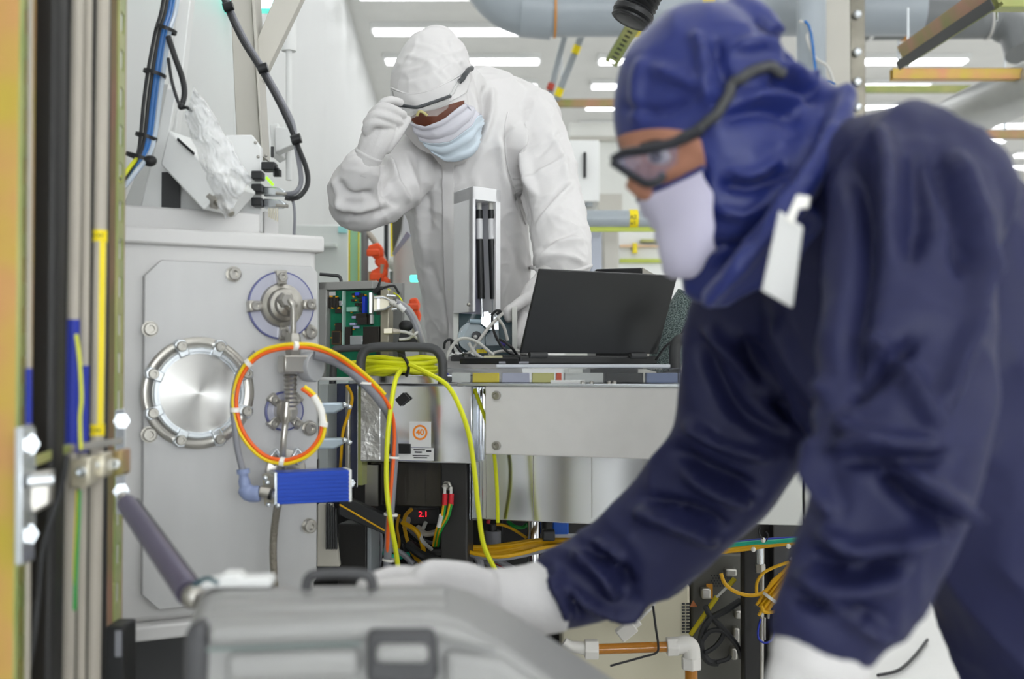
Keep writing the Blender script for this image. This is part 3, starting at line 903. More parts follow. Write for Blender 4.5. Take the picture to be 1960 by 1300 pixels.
# valve and lines hanging in front of the chamber
va = thing('bellows_valve', 'steel angle valve with grey round knob hanging below the gauge flange', 'valve', CP.p(548, 780, .05))
one('inlet_tube', STEEL, lambda bm: tube(bm, spline([CP.p(545, 575, .065), CP.p(556, 578, .075), CP.p(561, 592, .075), CP.p(561, 640, .07), CP.p(560, 680, .065)], 5), .0052, 12), va)
one('nut', STEEL, lambda bm: lathe(bm, CP.p(561, 668, .067), (0, 0, 1), [(.012, -.012), (.0135, -.006), (.0135, .02), (.011, .026)], 6), va)
one('nut', STEEL, lambda bm: lathe(bm, CP.p(545, 575, .06), N, [(.014, 0), (.014, .012), (.01, .016), (0, .016)], 6), va)
cB = CP.p(563, 697, .065)
one('block', STEEL, lambda bm: obox(bm, cB, U, ZV, N, S(52, 1.95), S(34, 1.95), .038), va, bevel=.003)
cK = CP.p(604, 702, .075)
kd = (U * .55 + N * .8).normalized()
one('knob', mat('grey knob', '#a9abad', .4, metal=.2), lambda bm: lathe(bm, cK - kd * .024, kd, [(.012, -.012), (.012, 0), (.0245, .002), (.0258, .006), (.0258, .022), (.024, .0255), (0, .0255)], 28), va, bevel=.0008)
one('bellows', STEEL, lambda bm: tube(bm, [CP.p(556, 716 + 4 * i, .06) for i in range(18)], [(.0125 if i % 2 else .0098) * (1 - .012 * i) for i in range(18)], 14), va)
one('outlet_tube', STEEL, lambda bm: tube(bm, spline([CP.p(549, 770, .06), CP.p(546, 810, .06), CP.p(542, 850, .06), CP.p(541, 905, .05)], 6), [.0085] * 6 + [.0055] * 13, 12), va)
one('flexible_hose', mat('braided steel hose', '#8d877b', .45, metal=.6, bump=.5, bscale=160), lambda bm: tube(bm, spline([CP.p(540, 935, .055), CP.p(530, 975, .055), CP.p(523, 1040, .055), CP.p(525, 1110, .055), CP.p(532, 1200, .05), CP.p(536, 1260, .05)], 6), .0062, 12), label='thin braided steel hose dropping from below the blue module', cat='hose')
# blue finned module
bx = thing('signal_module', 'blue finned aluminium module with metal connector end', 'module', at(600, 968, 1.86))
p0, p1 = at(530, 936, 1.86), at(668, 930, 1.90)
bu = (p1 - p0).normalized()
bw = bu.cross(ZV).normalized()
bv = bw.cross(bu) * -1
bv = ZV - bu * ZV.dot(bu)
bv.normalize()
bw = bu.cross(bv)
Lb = (p1 - p0).length
hb = S(60, 1.88)
dp = .05
one('body', BLUE, lambda bm: obox(bm, (p0 + p1) / 2 - bw * dp / 2, bu, bv, bw, Lb, hb, dp), bx, bevel=.001)
for k in range(8):
    one('fin', BLUE, lambda bm: obox(bm, (p0 + p1) / 2 + bv * (hb * (-.44 + .125 * k)) + bw * .0012, bu, bv, bw, Lb * .992, hb * .055, .004), bx, smooth=0)
one('end_cap', LIGHTC, lambda bm: obox(bm, p1 + bu * .002 - bw * dp / 2, bu, bv, bw, .005, hb * 1.03, dp * 1.03), bx, bevel=.0008)
one('end_cap', BSTEEL, lambda bm: obox(bm, p0 - bu * .002 - bw * dp / 2, bu, bv, bw, .005, hb * 1.03, dp * 1.03), bx, bevel=.0008)
pc = p0 - bu * .008 - bw * .01
one('connector_plate', BACKSH, lambda bm: prism(bm, [at(502, 908, 1.875), at(529, 912, 1.86), at(529, 963, 1.86), at(506, 968, 1.875)], (0, .03, 0)), bx, bevel=.001)
for px, py in ((508, 915), (512, 924), (514, 966), (532, 968)):
    one('screw', BSTEEL, lambda bm: ball(bm, at(px, py, 1.855), .0042), bx)
one('coax_socket', STEEL, lambda bm: tube(bm, [at(498, 941, 1.85), at(524, 945, 1.85)], .009, 18), bx)
one('coax_rim', BLACK, lambda bm: tube(bm, [at(516, 945, 1.848), at(522, 947, 1.848)], .0098, 18), bx)
pl = thing('angle_plug', 'grey blue angled plug with cable on the blue module', 'plug', at(480, 962, 1.85))
one('plug_body', LBLUE, lambda bm: tube(bm, spline([at(466, 905, 1.85), at(468, 925, 1.85), at(476, 944, 1.85), at(497, 945, 1.85)], 4), [.0075] * 3 + [.0095] * 3 + [.0135] * 3 + [.0135] * 3 + [.0125], 16), pl)
one('collar', LBLUE, lambda bm: tube(bm, [at(465, 898, 1.85), at(466, 907, 1.85)], .0105, 16), pl)
one('cable', GCAB, lambda bm: tube(bm, spline([at(464, 900, 1.85), at(455, 860, 1.855), at(450, 820, 1.86), at(446, 780, 1.862), at(450, 740, 1.862), at(462, 708, 1.865), at(490, 675, 1.87)], 6), .0052, 10), pl)


# paired yellow / orange loop
def loop(dr, doff, m, name, par):
    pts = []
    cx, cy = 533, 774
    for k in range(0, 23):
        an = math.radians(140 + 13.2 * k) if False else math.radians(-38 - 14.6 * k)
        rx, ry = 88 - dr, 112 - dr
        pts.append(CP.p(cx + rx * math.cos(an) * (1.0), cy + ry * math.sin(an) * -1, .075 + doff))
    return pts


YO = thing('fibre_loop', 'yellow and orange twin cable wound in a loop before the chamber', 'cable', CP.p(533, 886, .07))


def loop_pts(shift, off):
    base = [(580, 742), (600, 758), (614, 785), (619, 812), (612, 842), (590, 868), (562, 881), (540, 884), (510, 877), (482, 855), (460, 822), (450, 785), (450, 755), (458, 724), (476, 695), (500, 676), (530, 666), (565, 662), (600, 664), (635, 676), (670, 697), (705, 726), (735, 757), (752, 790), (758, 830), (756, 880), (750, 950), (746, 1010), (745, 1085), (748, 1130)]
    ys = [1.86] * 18 + [1.88, 1.92, 1.97, 2.0, 2.02, 2.03, 2.04, 2.04, 2.04, 2.04, 2.05, 2.05]
    out = []
    for i, ((x, y), Y) in enumerate(zip(base, ys)):
        dx, dy = x - 533, y - 774
        l = math.hypot(dx, dy)
        if i > 18:
            dx, dy, l = (.6, -.6, 1) if i < 24 else (1, 0, 1)
        out.append(at(x + shift * dx / l, y + shift * dy / l, Y + off))
    return out


TIE = mat('clear white cable tie', '#f1efe8', .35)
one('yellow_strand', mat('deep yellow cable', '#f2d20f', .4), lambda bm: tube(bm, spline(loop_pts(3.2, 0)[:23], 6), .0034, 10), YO)
one('orange_strand', ORG, lambda bm: tube(bm, spline([p if i < 8 else p for i, p in enumerate(loop_pts(-3.2, 0))], 6), .0034, 10), YO)
for k in (3, 7, 11, 14, 17):
    p = (loop_pts(0, 0)[k])
    q = (loop_pts(0, 0)[k + 1])
    d = (q - p).normalized()
    one('cable_tie', TIE, lambda bm: tube(bm, [p - d * .0035, p + d * .0035], .0078, 12), YO)
one('heat_shrink', TIE, lambda bm: tube(bm, spline(loop_pts(0, 0)[1:4], 4), .0062, 12), YO)
hz = [(600, 680, 1.93), (635, 690, 1.95), (668, 710, 1.98), (700, 738, 2.0), (728, 770, 2.02), (748, 805, 2.05), (755, 860, 2.05), (751, 930, 2.05), (746, 1000, 2.05), (742, 1060, 2.05), (741, 1130, 2.05)]
gh = thing('grey_hose', 'grey hose following the orange cable down past the sticker', 'hose', at(741, 1130, 2.05))
one('hose', GCAB, lambda bm: tube(bm, spline([at(*p) for p in hz], 7), .0072, 12), gh)
for px, py, Y in ((697, 733, 2.0), (751, 875, 2.045), (748, 985, 2.045), (745, 1072, 2.045)):
    one('cable_tie', TIE, lambda bm: lathe(bm, at(px, py, Y), (.1, 0, 1), [(.012, -.002), (.0125, -.002), (.0125, .002), (.012, .002), (.012, -.002)], 16), gh)

# ------------------------------------------------------------------ on top of the chamber
t = thing('mounting_block', 'grey white mounting block on top of the vacuum chamber', 'block', CP.p(360, 436, -.1))
zc = CP.p(232, 432).z
p, q = CP.p(215, 700, -.05), CP.p(498, 700, -.05)
zt2 = CP.p(400, 402, -.05).z
one('body', SHELL, lambda bm: prism(bm, [Vector((p.x, p.y, zc)), Vector((q.x, q.y, zc)), Vector((q.x, q.y, zt2)), Vector((p.x, p.y, zt2))], -N * .14), t, bevel=.004)
one('post', SHELL, lambda bm: prism(bm, [CP.p(505, 404, -.12), CP.p(534, 404, -.12), CP.p(534, 450, -.12), CP.p(505, 450, -.12)], -N * .06), t, bevel=.002)
YT = 2.02
t = thing('triangular_bracket', 'white triangular gusset bracket standing on the mounting block', 'bracket', at(300, 404, YT))
one('gusset', WHITE, lambda bm: prism(bm, [at(268, 402, YT), at(292, 300, YT), at(318, 170, YT), at(338, 170, YT), at(322, 262, YT), at(392, 402, YT)], (0, .02, 0)), t, bevel=.002)
one('side_wall', WHITE, lambda bm: prism(bm, [at(232, 402, YT + .06), at(262, 330, YT + .06), at(305, 160, YT + .06), at(322, 160, YT), at(292, 300, YT), at(268, 402, YT)], (0, .02, 0)), t, bevel=.002)
one('column', WHITE, lambda bm: prism(bm, [at(312, 260, YT + .06), at(336, 260, YT + .06), at(372, -70, YT + .1), at(346, -70, YT + .1)], (.0, .03, 0)), t, bevel=.002)
one('dark_slot', DARK, lambda bm: slab(bm, 310, 330, 345, 398, YT - .003, .004), t)
# canted white box
t = thing('canted_box', 'white canted sensor box under the clear plastic bag', 'sensor box', at(390, 415, 1.93))
cu_ = (at(418, 398, 1.9) - at(300, 282, 1.95)).normalized()
one('body', WHITE, lambda bm: prism(bm, [at(322, 248, 1.94), at(432, 352, 1.9), at(388, 402, 1.9), at(306, 315, 1.94)], (0.03, .1, 0.0)), t, bevel=.004)
one('dark_seam', BLACK, lambda bm: prism(bm, [at(340, 263, 1.925), at(372, 292, 1.912), at(370, 297, 1.912), at(338, 268, 1.925)], (0, .004, 0)), t, smooth=0)
one('spigot', STEEL, lambda bm: tube(bm, [at(400, 372, 1.92), at(444, 410, 1.9)], [.010, .0055], 14), t)
one('spigot_nut', STEEL, lambda bm: tube(bm, [at(405, 377, 1.915), at(418, 388, 1.91)], .0145, 6), t)
# crumpled bag
bm = nb()
nx, ny = 34, 40
grid = [[None] * (nx + 1) for _ in range(ny + 1)]
cs = [(372, 162), (352, 232), (432, 425), (482, 340)]
for j in range(ny + 1):
    for i in range(nx + 1):
        f_, g_ = i / nx, j / ny
        l = Vector((cs[1][0], cs[1][1], 0)).lerp(Vector((cs[0][0], cs[0][1], 0)), 1 - f_) if False else None
        x = (cs[0][0] * (1 - f_) + cs[3][0] * f_) * (1 - g_) + (cs[1][0] * (1 - f_) + cs[2][0] * f_) * g_
        y = (cs[0][1] * (1 - f_) + cs[3][1] * f_) * (1 - g_) + (cs[1][1] * (1 - f_) + cs[2][1] * f_) * g_
        bul = math.sin(math.pi * f_) * math.sin(math.pi * g_)
        h = noise.noise(Vector((x * .035, y * .035, 3))) * .02 + abs(noise.noise(Vector((x * .07, y * .07, 7)))) * .03
        x += noise.noise(Vector((x * .03, y * .03, 11))) * 10
        y += noise.noise(Vector((x * .03, y * .03, 17))) * 10
        grid[j][i] = bm.verts.new(at(x, y, 1.885 - bul * .05 - h))
for j in range(ny):
    for i in range(nx):
        bm.faces.new((grid[j][i], grid[j][i + 1], grid[j + 1][i + 1], grid[j + 1][i]))
bg = mk('plastic_bag', bm, BAG, None, smooth=180, label='crumpled clear plastic bag tied over the canted white box', cat='bag')
# connector plate with plugs
t = thing('connector_panel', 'white connector panel with black and metal plugs above the chamber', 'panel', at(470, 440, 2.04))
one('panel', WHITE, lambda bm: prism(bm, [at(432, 258, 2.05), at(482, 258, 2.05), at(500, 282, 2.05), at(500, 445, 2.05), at(440, 445, 2.05)], (0, .015, 0)), t, bevel=.002)
for px, py in ((489, 273), (494, 300), (509, 298)):
    one('screw', STEEL, lambda bm: ball(bm, at(px, py, 2.048), .003, 8, 6), t)
for px, py, w_ in ((494, 337, 20), (494, 362, 20), (494, 388, 20), (516, 320, 26)):
    one('socket_body', BLACK, lambda bm: slab(bm, px - w_ / 2, py - 8, px + w_ / 2, py + 8, 2.03, .03), t, bevel=.002)
for k in range(3):
    one('pin', BLACK, lambda bm: slab(bm, 524 + 4 * k, 318 + 4 * k, 530 + 4 * k, 338, 2.025, .01), t)
LEDG = mat('green indicator led', '#8fe01f', .4, emit=1.2, var=0)
for k in range(4):
    one('led', LEDG, lambda bm: ball(bm, at(511 + 3.5 * k, 341 + 4 * k, 2.02), .0028, 8, 6), t)
for py in (366, 389):
    cn = one('metal_plug', BSTEEL, lambda bm: prism(bm, [at(504, py - 9, 2.03), at(536, py - 7, 2.02), at(548, py, 2.02), at(540, py + 8, 2.02), at(504, py + 9, 2.03)], (0, .02, 0)), t, bevel=.002)
    one('screw', STEEL, lambda bm: tube(bm, [at(528, py + 4, 2.015), at(552, py + 6, 2.015)], .003, 8), cn)
for k in range(5):
    one('pin', BACKSH, lambda bm: slab(bm, 514 + 4 * k, 398, 516 + 4 * k, 416 + 2 * k, 2.02, .003), t)
cable('thin_cable', [(548, 378, 2.02), (560, 384, 2.02), (564, 410, 2.02), (563, 450, 2.03)], .0026, GCAB, label='thin grey lead from the metal plugs down to the chamber lid', cat='cable')
t = thing('black_cable_run', 'black cable pair sweeping in an arc down to the metal plugs', 'cable', at(575, 380, 2.02))
cable('cable', [(418, -40, 2.2), (432, 10, 2.18), (462, 75, 2.15), (495, 128, 2.12), (530, 190, 2.08), (556, 245, 2.05), (572, 285, 2.03), (587, 325, 2.02), (588, 355, 2.01), (573, 376, 2.0), (556, 380, 2.01), (546, 378, 2.01)], .0045, RUBBER, t)
cable('cable', [(425, -40, 2.21), (439, 10, 2.19), (470, 75, 2.16), (503, 128, 2.13), (538, 190, 2.09), (560, 235, 2.06), (566, 275, 2.04), (574, 320, 2.03), (576, 350, 2.02), (566, 368, 2.01), (545, 372, 2.02)], .0045, GCAB, t)
for px, py, Y in ((436, 12, 2.17), (502, 130, 2.11), (566, 266, 2.03)):
    one('clip', BLACK, lambda bm: (tube(bm, [at(px - 8, py + 3, Y), at(px + 10, py - 2, Y)], .009, 12)), t)
# blue / black hose bundle at the top left
t = thing('hose_bundle', 'bundle of blue tubes and black cables tied with black ties', 'hose bundle', at(285, 300, 1.9))
for k, (mm, sh, rr) in enumerate(((BCAB, -1, .0042), (BCAB, 5, .004), (RUBBER, -8, .0042), (RUBBER, -16, .004), (LGCAB, -12, .0026), (mat('clear tubing', '#d5e2ef', .12, trans=.3), 10, .0042))):
    cable('tube', [(338 + sh, -60, 1.95), (326 + sh, 20, 1.95), (314 + sh, 62, 1.95), (301 + sh * 1.1, 140, 1.945), (293 + sh * 1.1, 200, 1.94), (286 + sh, 260, 1.93), (276 + sh * .8, 298, 1.9), (254 + sh * .6, 330, 1.86 - .002 * k), (226, 362 + sh, 1.8)], rr, mm, t)
cable('tube', [(262, 304, 1.89), (250, 318, 1.86), (238, 334, 1.83), (226, 348, 1.8)], .0035, YEL, t)
for px, py, Y, rr in ((318, 57, 1.948, .017), (296, 141, 1.943, .018), (280, 262, 1.928, .017), (268, 302, 1.9, .022)):
    one('tie', BLACK, lambda bm: lathe(bm, at(px, py, Y), (.3, 0, 1), [(rr, -.003), (rr + .0015, -.003), (rr + .0015, .003), (rr, .003), (rr, -.003)], 20), t)
one('tie_head', BLACK, lambda bm: ball(bm, at(287, 308, 1.885), .012, scale=(1, .7, .8)), t)
cable('branch_cable', [(322, 70, 1.94), (335, 110, 1.935), (349, 150, 1.93), (353, 180, 1.925), (347, 205, 1.92)], .005, RUBBER, label='black cable branching from the hose bundle to the bag', cat='cable')
t = thing('bag_tie', 'black tie knotted round the neck of the plastic bag', 'cable tie', at(350, 212, 1.87))
cable('strap', [(322, 112, 1.93), (330, 160, 1.91), (345, 203, 1.88), (358, 206, 1.87), (367, 214, 1.87)], .0028, BLACK, t)
one('knot', BLACK, lambda bm: ball(bm, at(347, 204, 1.87), .006), t)

# ------------------------------------------------------------------ frame behind the chamber
t = thing('beam_frame', 'warm grey steel frame of an upright and a diagonal brace', 'frame', at(480, 282, 2.5))
one('upright', TRUSS, lambda bm: prism(bm, [at(438, -60, 2.5), at(478, -60, 2.5), at(500, 300, 2.45), at(454, 300, 2.45)], (0, .05, 0)), t, bevel=.002)
one('flange', TRUSS, lambda bm: prism(bm, [at(478, -60, 2.48), at(484, -60, 2.48), at(504, 300, 2.43), at(500, 300, 2.43)], (0, .07, 0)), t, bevel=.001)
one('brace', TRUSS, lambda bm: prism(bm, [at(548, -60, 2.52), at(605, -60, 2.52), at(492, 172, 2.47), at(486, 90, 2.47)], (0, .03, 0)), t, bevel=.002)
t = thing('wall_lamp_rod', 'white capped rod hanging beside the diagonal brace', 'rod', at(553, 330, 3.0))
one('cap', WHITE, lambda bm: tube(bm, [at(553, 40, 3.0), at(553, 98, 3.0)], S(14, 3.0), 18), t)
one('rod', WHITE, lambda bm: tube(bm, [at(553, -200, 3.0), at(553, 345, 3.0)], S(6, 3.0), 12), t)
t = thing('camera_bracket', 'small white bracket box on the wall beside the cable arc', 'bracket', at(540, 290, 2.9))
one('plate', WHITE, lambda bm: prism(bm, [at(516, 238, 2.9), at(533, 236, 2.9), at(533, 292, 2.9), at(520, 300, 2.9)], (0, .1, 0)), t, bevel=.003)
one('arm', WHITE, lambda bm: prism(bm, [at(526, 242, 2.88), at(562, 246, 2.88), at(562, 276, 2.88), at(526, 292, 2.88)], (0, .05, 0)), t, bevel=.003)
one('dark_gap', DARK, lambda bm: slab(bm, 519, 281, 524, 301, 2.87, .01), t)
SIGN = mat('cyan signal light', '#c9fff6', .4, emit=3.0, var=0)
SIGN2 = mat('cyan lens', '#58e3d0', .3, emit=.7, var=.1)
t = thing('signal_lamp', 'glowing cyan signal lamp at the top behind the diagonal brace', 'lamp', at(500, 20, 3.3))
one('lens', SIGN2, lambda bm: slab(bm, 380, -60, 535, 22, 3.35, .06), t, bevel=.01)
one('lit_tube', SIGN, lambda bm: slab(bm, 484, -10, 522, 15, 3.31, .02), t, bevel=.006)
one('hanger', WHITE, lambda bm: tube(bm, [at(470, -60, 3.38), at(470, -780, 3.38)], .01, 10), t)
# ------------------------------------------------------------------ polished process tank and the bench it carries
TP = Plane(620, 2.22, 905, 2.16)
GP = Plane(937, 2.12, 1300, 1.99)
SP = Plane(900, 2.2, 1300, 2.08)
ZV = Vector((0, 0, 1))


def prect(P, bm, x0, y0, x1, y1, off, th):
    """level-edged plate on a vertical plane: heights from the left edge"""
    p, q = P.p(x0, y0), P.p(x1, y1)
    zb_ = P.p(x0, y1).z
    pts = [Vector((p.x, p.y, p.z)), Vector((q.x, q.y, p.z)), Vector((q.x, q.y, zb_)), Vector((p.x, p.y, zb_))]
    prism(bm, [v + P.n * off for v in pts], -P.n * th)


tank = thing('process_tank', 'polished aluminium process tank under the laptop, with a flat grey cover plate', 'process tank', (at(960, 700, 2.4).x, 2.45, 0))
zt = TP.p(760, 735).z
one('front_block', CHROME, lambda bm: prect(TP, bm, 690, 736, 905, 884, 0, .3), tank, bevel=.003)
one('top_flange', CHROME, lambda bm: prect(TP, bm, 672, 718, 888, 735, .012, .32), tank, bevel=.002)
one('foil_cover', mat('crumpled foil', '#d3d1cc', .35, metal=.8, bump=.6, bscale=18), lambda bm: prect(TP, bm, 692, 745, 727, 880, .003, .004), tank)
one('cover_plate', PANELM, lambda bm: prect(GP, bm, 937, 739, 1330, 868, .02, .012), tank, bevel=.0015)
one('plate_edge', BSTEEL, lambda bm: prect(GP, bm, 884, 733, 1330, 738.5, .022, .3), tank, bevel=.001)
for px, py in ((951, 757), (951, 853)):
    one('button_screw', STEEL, lambda bm: socket(bm, GP.p(px, py, .02), GP.n, .0082, .006), tank)
one('skirt', CHROME, lambda bm: prect(SP, bm, 903, 740, 1330, 994, 0, .25), tank, bevel=.002)
for px in (930, 1020, 1132, 1230):
    one('skirt_seam', STEEL, lambda bm: prect(SP, bm, px, 872, px + 1.5, 992, .0006, .002), tank, smooth=0)
one('clear_guard', GLASS, lambda bm: prect(SP, bm, 903, 740, 921, 994, .012, .006), tank, bevel=.001)
RP = Plane(1300, 2.06, 1640, 2.0)
one('side_panel', LIGHTC, lambda bm: (prect(RP, bm, 1300, 740, 1536, 1000, 0, .2), prect(RP, bm, 1539, 740, 1700, 1000, 0, .2)), tank, bevel=.002)
ACRY = mat('bright acrylic', '#f4f7fa', .03, trans=.92, ior=1.15, var=0.0)
# acrylic sheets on the tank
ac = thing('acrylic_sheet', 'thick clear acrylic sheet lying under the laptop', 'acrylic sheet', at(1080, 735, 2.25))
zA = GP.p(937, 733).z + .0015
AP = Plane(845, 2.13, 1303, 2.0)
p, q = AP.p(846, 720), AP.p(1303, 720)
one('slab', ACRY, lambda bm: prism(bm, [Vector((p.x, p.y, zA)), Vector((q.x, q.y, zA)), Vector((q.x + .02, q.y + .42, zA)), Vector((p.x + .02, p.y + .42, zA))], (0, 0, .0255)), ac, bevel=.001)
zB2 = zA + .0265
p, q = AP.p(950, 705, -.03), AP.p(1283, 705, -.03)
one('clear_tray', mat('pale tray', '#dfe3ea', .25), lambda bm: prism(bm, [Vector((p.x, p.y, zB2)), Vector((q.x, q.y, zB2)), Vector((q.x, q.y + .3, zB2)), Vector((p.x, p.y + .3, zB2))], (0, 0, .006)), bevel=.001, label='thin pale tray between the acrylic sheet and the laptop', cat='tray')
TOPZ = zB2 + .0065
PALEY = mat('pale yellow block', '#e6e08a', .4)
LILW = mat('lilac white block', '#c9cbe0', .4)
for x0, x1, mm, lb in ((848, 860, BTAPE, 'dark blue strip under the left end of the acrylic sheet'), (866, 902, LIGHTC, 'pale spacer left of the wide yellow block under the acrylic'), (906, 957, YELT, 'wide yellow block standing in for a reflection in the acrylic sheet'), (962, 1015, LILW, 'lilac white spacer under the acrylic sheet'), (1020, 1062, PALEY, 'pale yellow block standing in for a reflection in the acrylic sheet'), (1066, 1076, ORGP, 'narrow orange block standing in for a reflection in the acrylic sheet'), (1082, 1156, LIGHTC, 'long pale spacer left of the black stop block'), (1160, 1232, BLACK, 'black stop block under the acrylic sheet'), (1238, 1298, LBLUE, 'grey blue spacer right of the black stop block')):
    one('spacer_block', mm, lambda bm: prism(bm, [AP.p(x0, 714, -.03), AP.p(x1, 714, -.03), AP.p(x1, 732, -.03), AP.p(x0, 732, -.03)], (0, .02, 0)), label=lb, cat='spacer', bevel=.001)  # yellow and orange blocks imitate reflections in the acrylic by their colour
one('fixing_bar', WHITE, lambda bm: prism(bm, [AP.p(1054, 728, .012), AP.p(1120, 728, .012), AP.p(1120, 735, .012), AP.p(1054, 735, .012)], (0, .006, 0)), bevel=.001, label='short white bar lying along the tank edge', cat='bar')
for px in (1115, 1132, 1166, 1176):
    one('clip_screw', STEEL, lambda bm: lathe(bm, AP.p(px, 735, .012), (0, 0, 1), [(.004, 0), (.004, .004), (.002, .0055), (0, .0055)], 10), label={1115: 'small screw at the end of the short white bar', 1132: 'lone small screw right of the white bar', 1166: 'left screw of the pair under the black stop block', 1176: 'right screw of the pair under the black stop block'}[px], cat='screw')
# stickers, clips
st = thing('sticker', 'white sticker with orange ring and the number 40 on the tank', 'sticker', TP.p(805, 856))
one('paper', PAPER, lambda bm: prect(TP, bm, 784, 807, 825, 856, .001, .0012), st, smooth=0)
cO = TP.p(804, 828, .0012)
one('ring', ORINK, lambda bm: lathe(bm, cO, TP.n, [(.0108, 0), (.0145, 0), (.0145, .0003), (.0108, .0003), (.0108, 0)], 40), st, smooth=0)
text_mesh('number', '40', .0155, TP.p(804, 828, .0012), TP.u, ZV, ORINK, st, bold=.0005)
st = thing('rating_label', 'small silver rating label below the orange sticker', 'label', TP.p(808, 880))
one('plate', PAPER, lambda bm: prect(TP, bm, 762, 857, 830, 881, .001, .0012), st, smooth=0)
for k, (x0, x1, y0, y1) in enumerate(((792, 814, 860, 862), (794, 808, 864, 867), (816, 826, 862, 865), (790, 822, 871, 873), (792, 818, 875, 877), (768, 786, 861, 862))):
    one('print_line', INK, lambda bm: prect(TP, bm, x0, y0, x1, y1, .0014, .0004), st, smooth=0)
one('cable_mount', BLACK, lambda bm: prism(bm, [TP.p(758, 765, .004), TP.p(774, 751, .004), TP.p(786, 763, .004), TP.p(768, 778, .004)], TP.n * .008), bevel=.001, label='tilted black adhesive cable mount above the orange sticker', cat='cable mount')
one('cable_mount', BLACK, lambda bm: prect(TP, bm, 746, 849, 787, 868, .006, .006), bevel=.001, label='level black adhesive cable mount beside the rating label', cat='cable mount')
# left clear guard and toggle levers between chamber and tank
gd = thing('acrylic_guard', 'clear acrylic guard plate with slim posts between chamber and tank', 'guard', TP.p(650, 930))
one('plate', GLASS, lambda bm: prect(TP, bm, 616, 727, 690, 930, .02, .006), gd, bevel=.001)
one('post', STEEL, lambda bm: prect(TP, bm, 671, 740, 678, 925, .03, .01), gd, bevel=.002)
one('top_rail', WHITE, lambda bm: prect(TP, bm, 612, 722, 690, 728, .03, .02), gd, bevel=.001)
one('cable_column', mat('blue grey column', '#4b5172', .3, metal=.5), lambda bm: prect(TP, bm, 628, 735, 668, 925, -.05, .1), gd)
one('side_cheek', LIGHTC, lambda bm: prect(TP, bm, 612, 735, 627, 925, .0, .1), gd, bevel=.001)
one('yellow_cable', YELD, lambda bm: tube(bm, spline([at(664, 738, 2.15), at(674, 760, 2.16), at(668, 790, 2.17), at(656, 830, 2.18), at(652, 900, 2.2)], 5), .003), gd)
one('back_frame', OLIVE, lambda bm: prect(TP, bm, 680, 740, 690, 930, -.01, .03), gd)
for py, lab in ((780, 'upper pale blue toggle lever beside the cable loop'), (848, 'lower pale blue toggle lever beside the cable loop')):
    lv = thing('toggle_lever', lab, 'lever', at(640, py + 12, 2.1))
    one('blade', mat('pale blue zinc casting', '#bccbd6', .3, metal=.5), lambda bm: prism(bm, [at(598, py + 2, 2.1), at(612, py - 9, 2.1), at(655, py - 10, 2.12), at(658, py + 2, 2.12), at(640, py + 12, 2.12), at(604, py + 13, 2.1)], (0, .02, 0)), lv, bevel=.005, seg=3)
    one('pivot', BSTEEL, lambda bm: (ball(bm, at(660, py - 5, 2.11), .0055), ball(bm, at(669, py - 1, 2.11), .0048)), lv)
t = thing('guard_bolt', 'bolt with nut at the lower end of the guard post', 'bolt', at(675, 925, 2.14))
one('head', BSTEEL, lambda bm: hexbolt(bm, at(672, 925, 2.13), (.3, -1, 0), .006, .012), t)
# white slotted cheek under the blue module
t = thing('vent_cheek', 'off white vent frame with dark ribbed insert low beside the chamber', 'vent frame', at(625, 1085, 2.2))
one('frame', mat('ivory plastic', '#d3cfc2', .5), lambda bm: prism(bm, [at(608, 965, 2.2), at(636, 965, 2.2), at(650, 1085, 2.2), at(606, 1085, 2.2)], (0, .02, 0)), t, bevel=.002)
for k in range(5):
    one('rib', DARK, lambda bm: prism(bm, [at(624 + 4.4 * k, 962 + 3 * k, 2.19), at(626.5 + 4.4 * k, 962 + 3 * k, 2.19), at(626.5 + 4.6 * k, 1052, 2.19), at(623.5 + 4.6 * k, 1052, 2.19)], (0, .01, 0)), t, smooth=0)
# dark frame below the tank
fr = thing('support_frame', 'dark grey support frame with open bay of cables under the tank', 'support frame', (at(775, 700, 2.25).x, 2.25, 0))
FP = Plane(640, 2.26, 905, 2.2)


def flo(P, bm, x0, y0, x1, off, th):
    p, q = P.p(x0, y0), P.p(x1, y0)
    zt_ = p.z
    prism(bm, [Vector((p.x, p.y, 0)) + P.n * off, Vector((q.x, q.y, 0)) + P.n * off, Vector((q.x, q.y, zt_)) + P.n * off, Vector((p.x, p.y, zt_)) + P.n * off], -P.n * th)


DGREY = mat('dark grey enamel', '#2b2a29', .42, var=.06)
one('leg', DGREY, lambda bm: flo(FP, bm, 646, 1002, 703, 0, .05), fr, bevel=.004)
one('leg', GREY, lambda bm: flo(FP, bm, 703, 1002, 711, .002, .05), fr, bevel=.002)
one('leg', DGREY, lambda bm: flo(FP, bm, 846, 884, 897, .01, .05), fr, bevel=.003)
one('apron', mat('smoked steel', '#4a4742', .18, metal=.8, bump=.3, bscale=8, stretch=(1, 1, .1)), lambda bm: prect(FP, bm, 700, 884, 850, 968, -.01, .02), fr, bevel=.002)
one('apron', DGREY, lambda bm: prect(FP, bm, 672, 925, 705, 1004, -.02, .02), fr, bevel=.002)
one('gap_panel', STEEL, lambda bm: prect(FP, bm, 700, 890, 724, 968, .003, .004), fr)
one('back', BLACKM, lambda bm: flo(Plane(640, 2.55, 905, 2.5), bm, 600, 880, 960, 0, .02), fr)  # dark plate added to put shade behind the cables of the bay
one('floor_tray', BLACKM, lambda bm: prect(FP, bm, 646, 1120, 905, 1135, -.01, .3), fr)
t = thing('energy_chain', 'black cable tray with orange line running behind the blue module', 'cable tray', at(690, 1010, 2.2))
one('tray', BLACK, lambda bm: prism(bm, [at(648, 958, 2.16), at(668, 955, 2.16), at(740, 988, 2.2), at(738, 1024, 2.2), at(648, 986, 2.16)], (0, .03, 0)), t, bevel=.002)
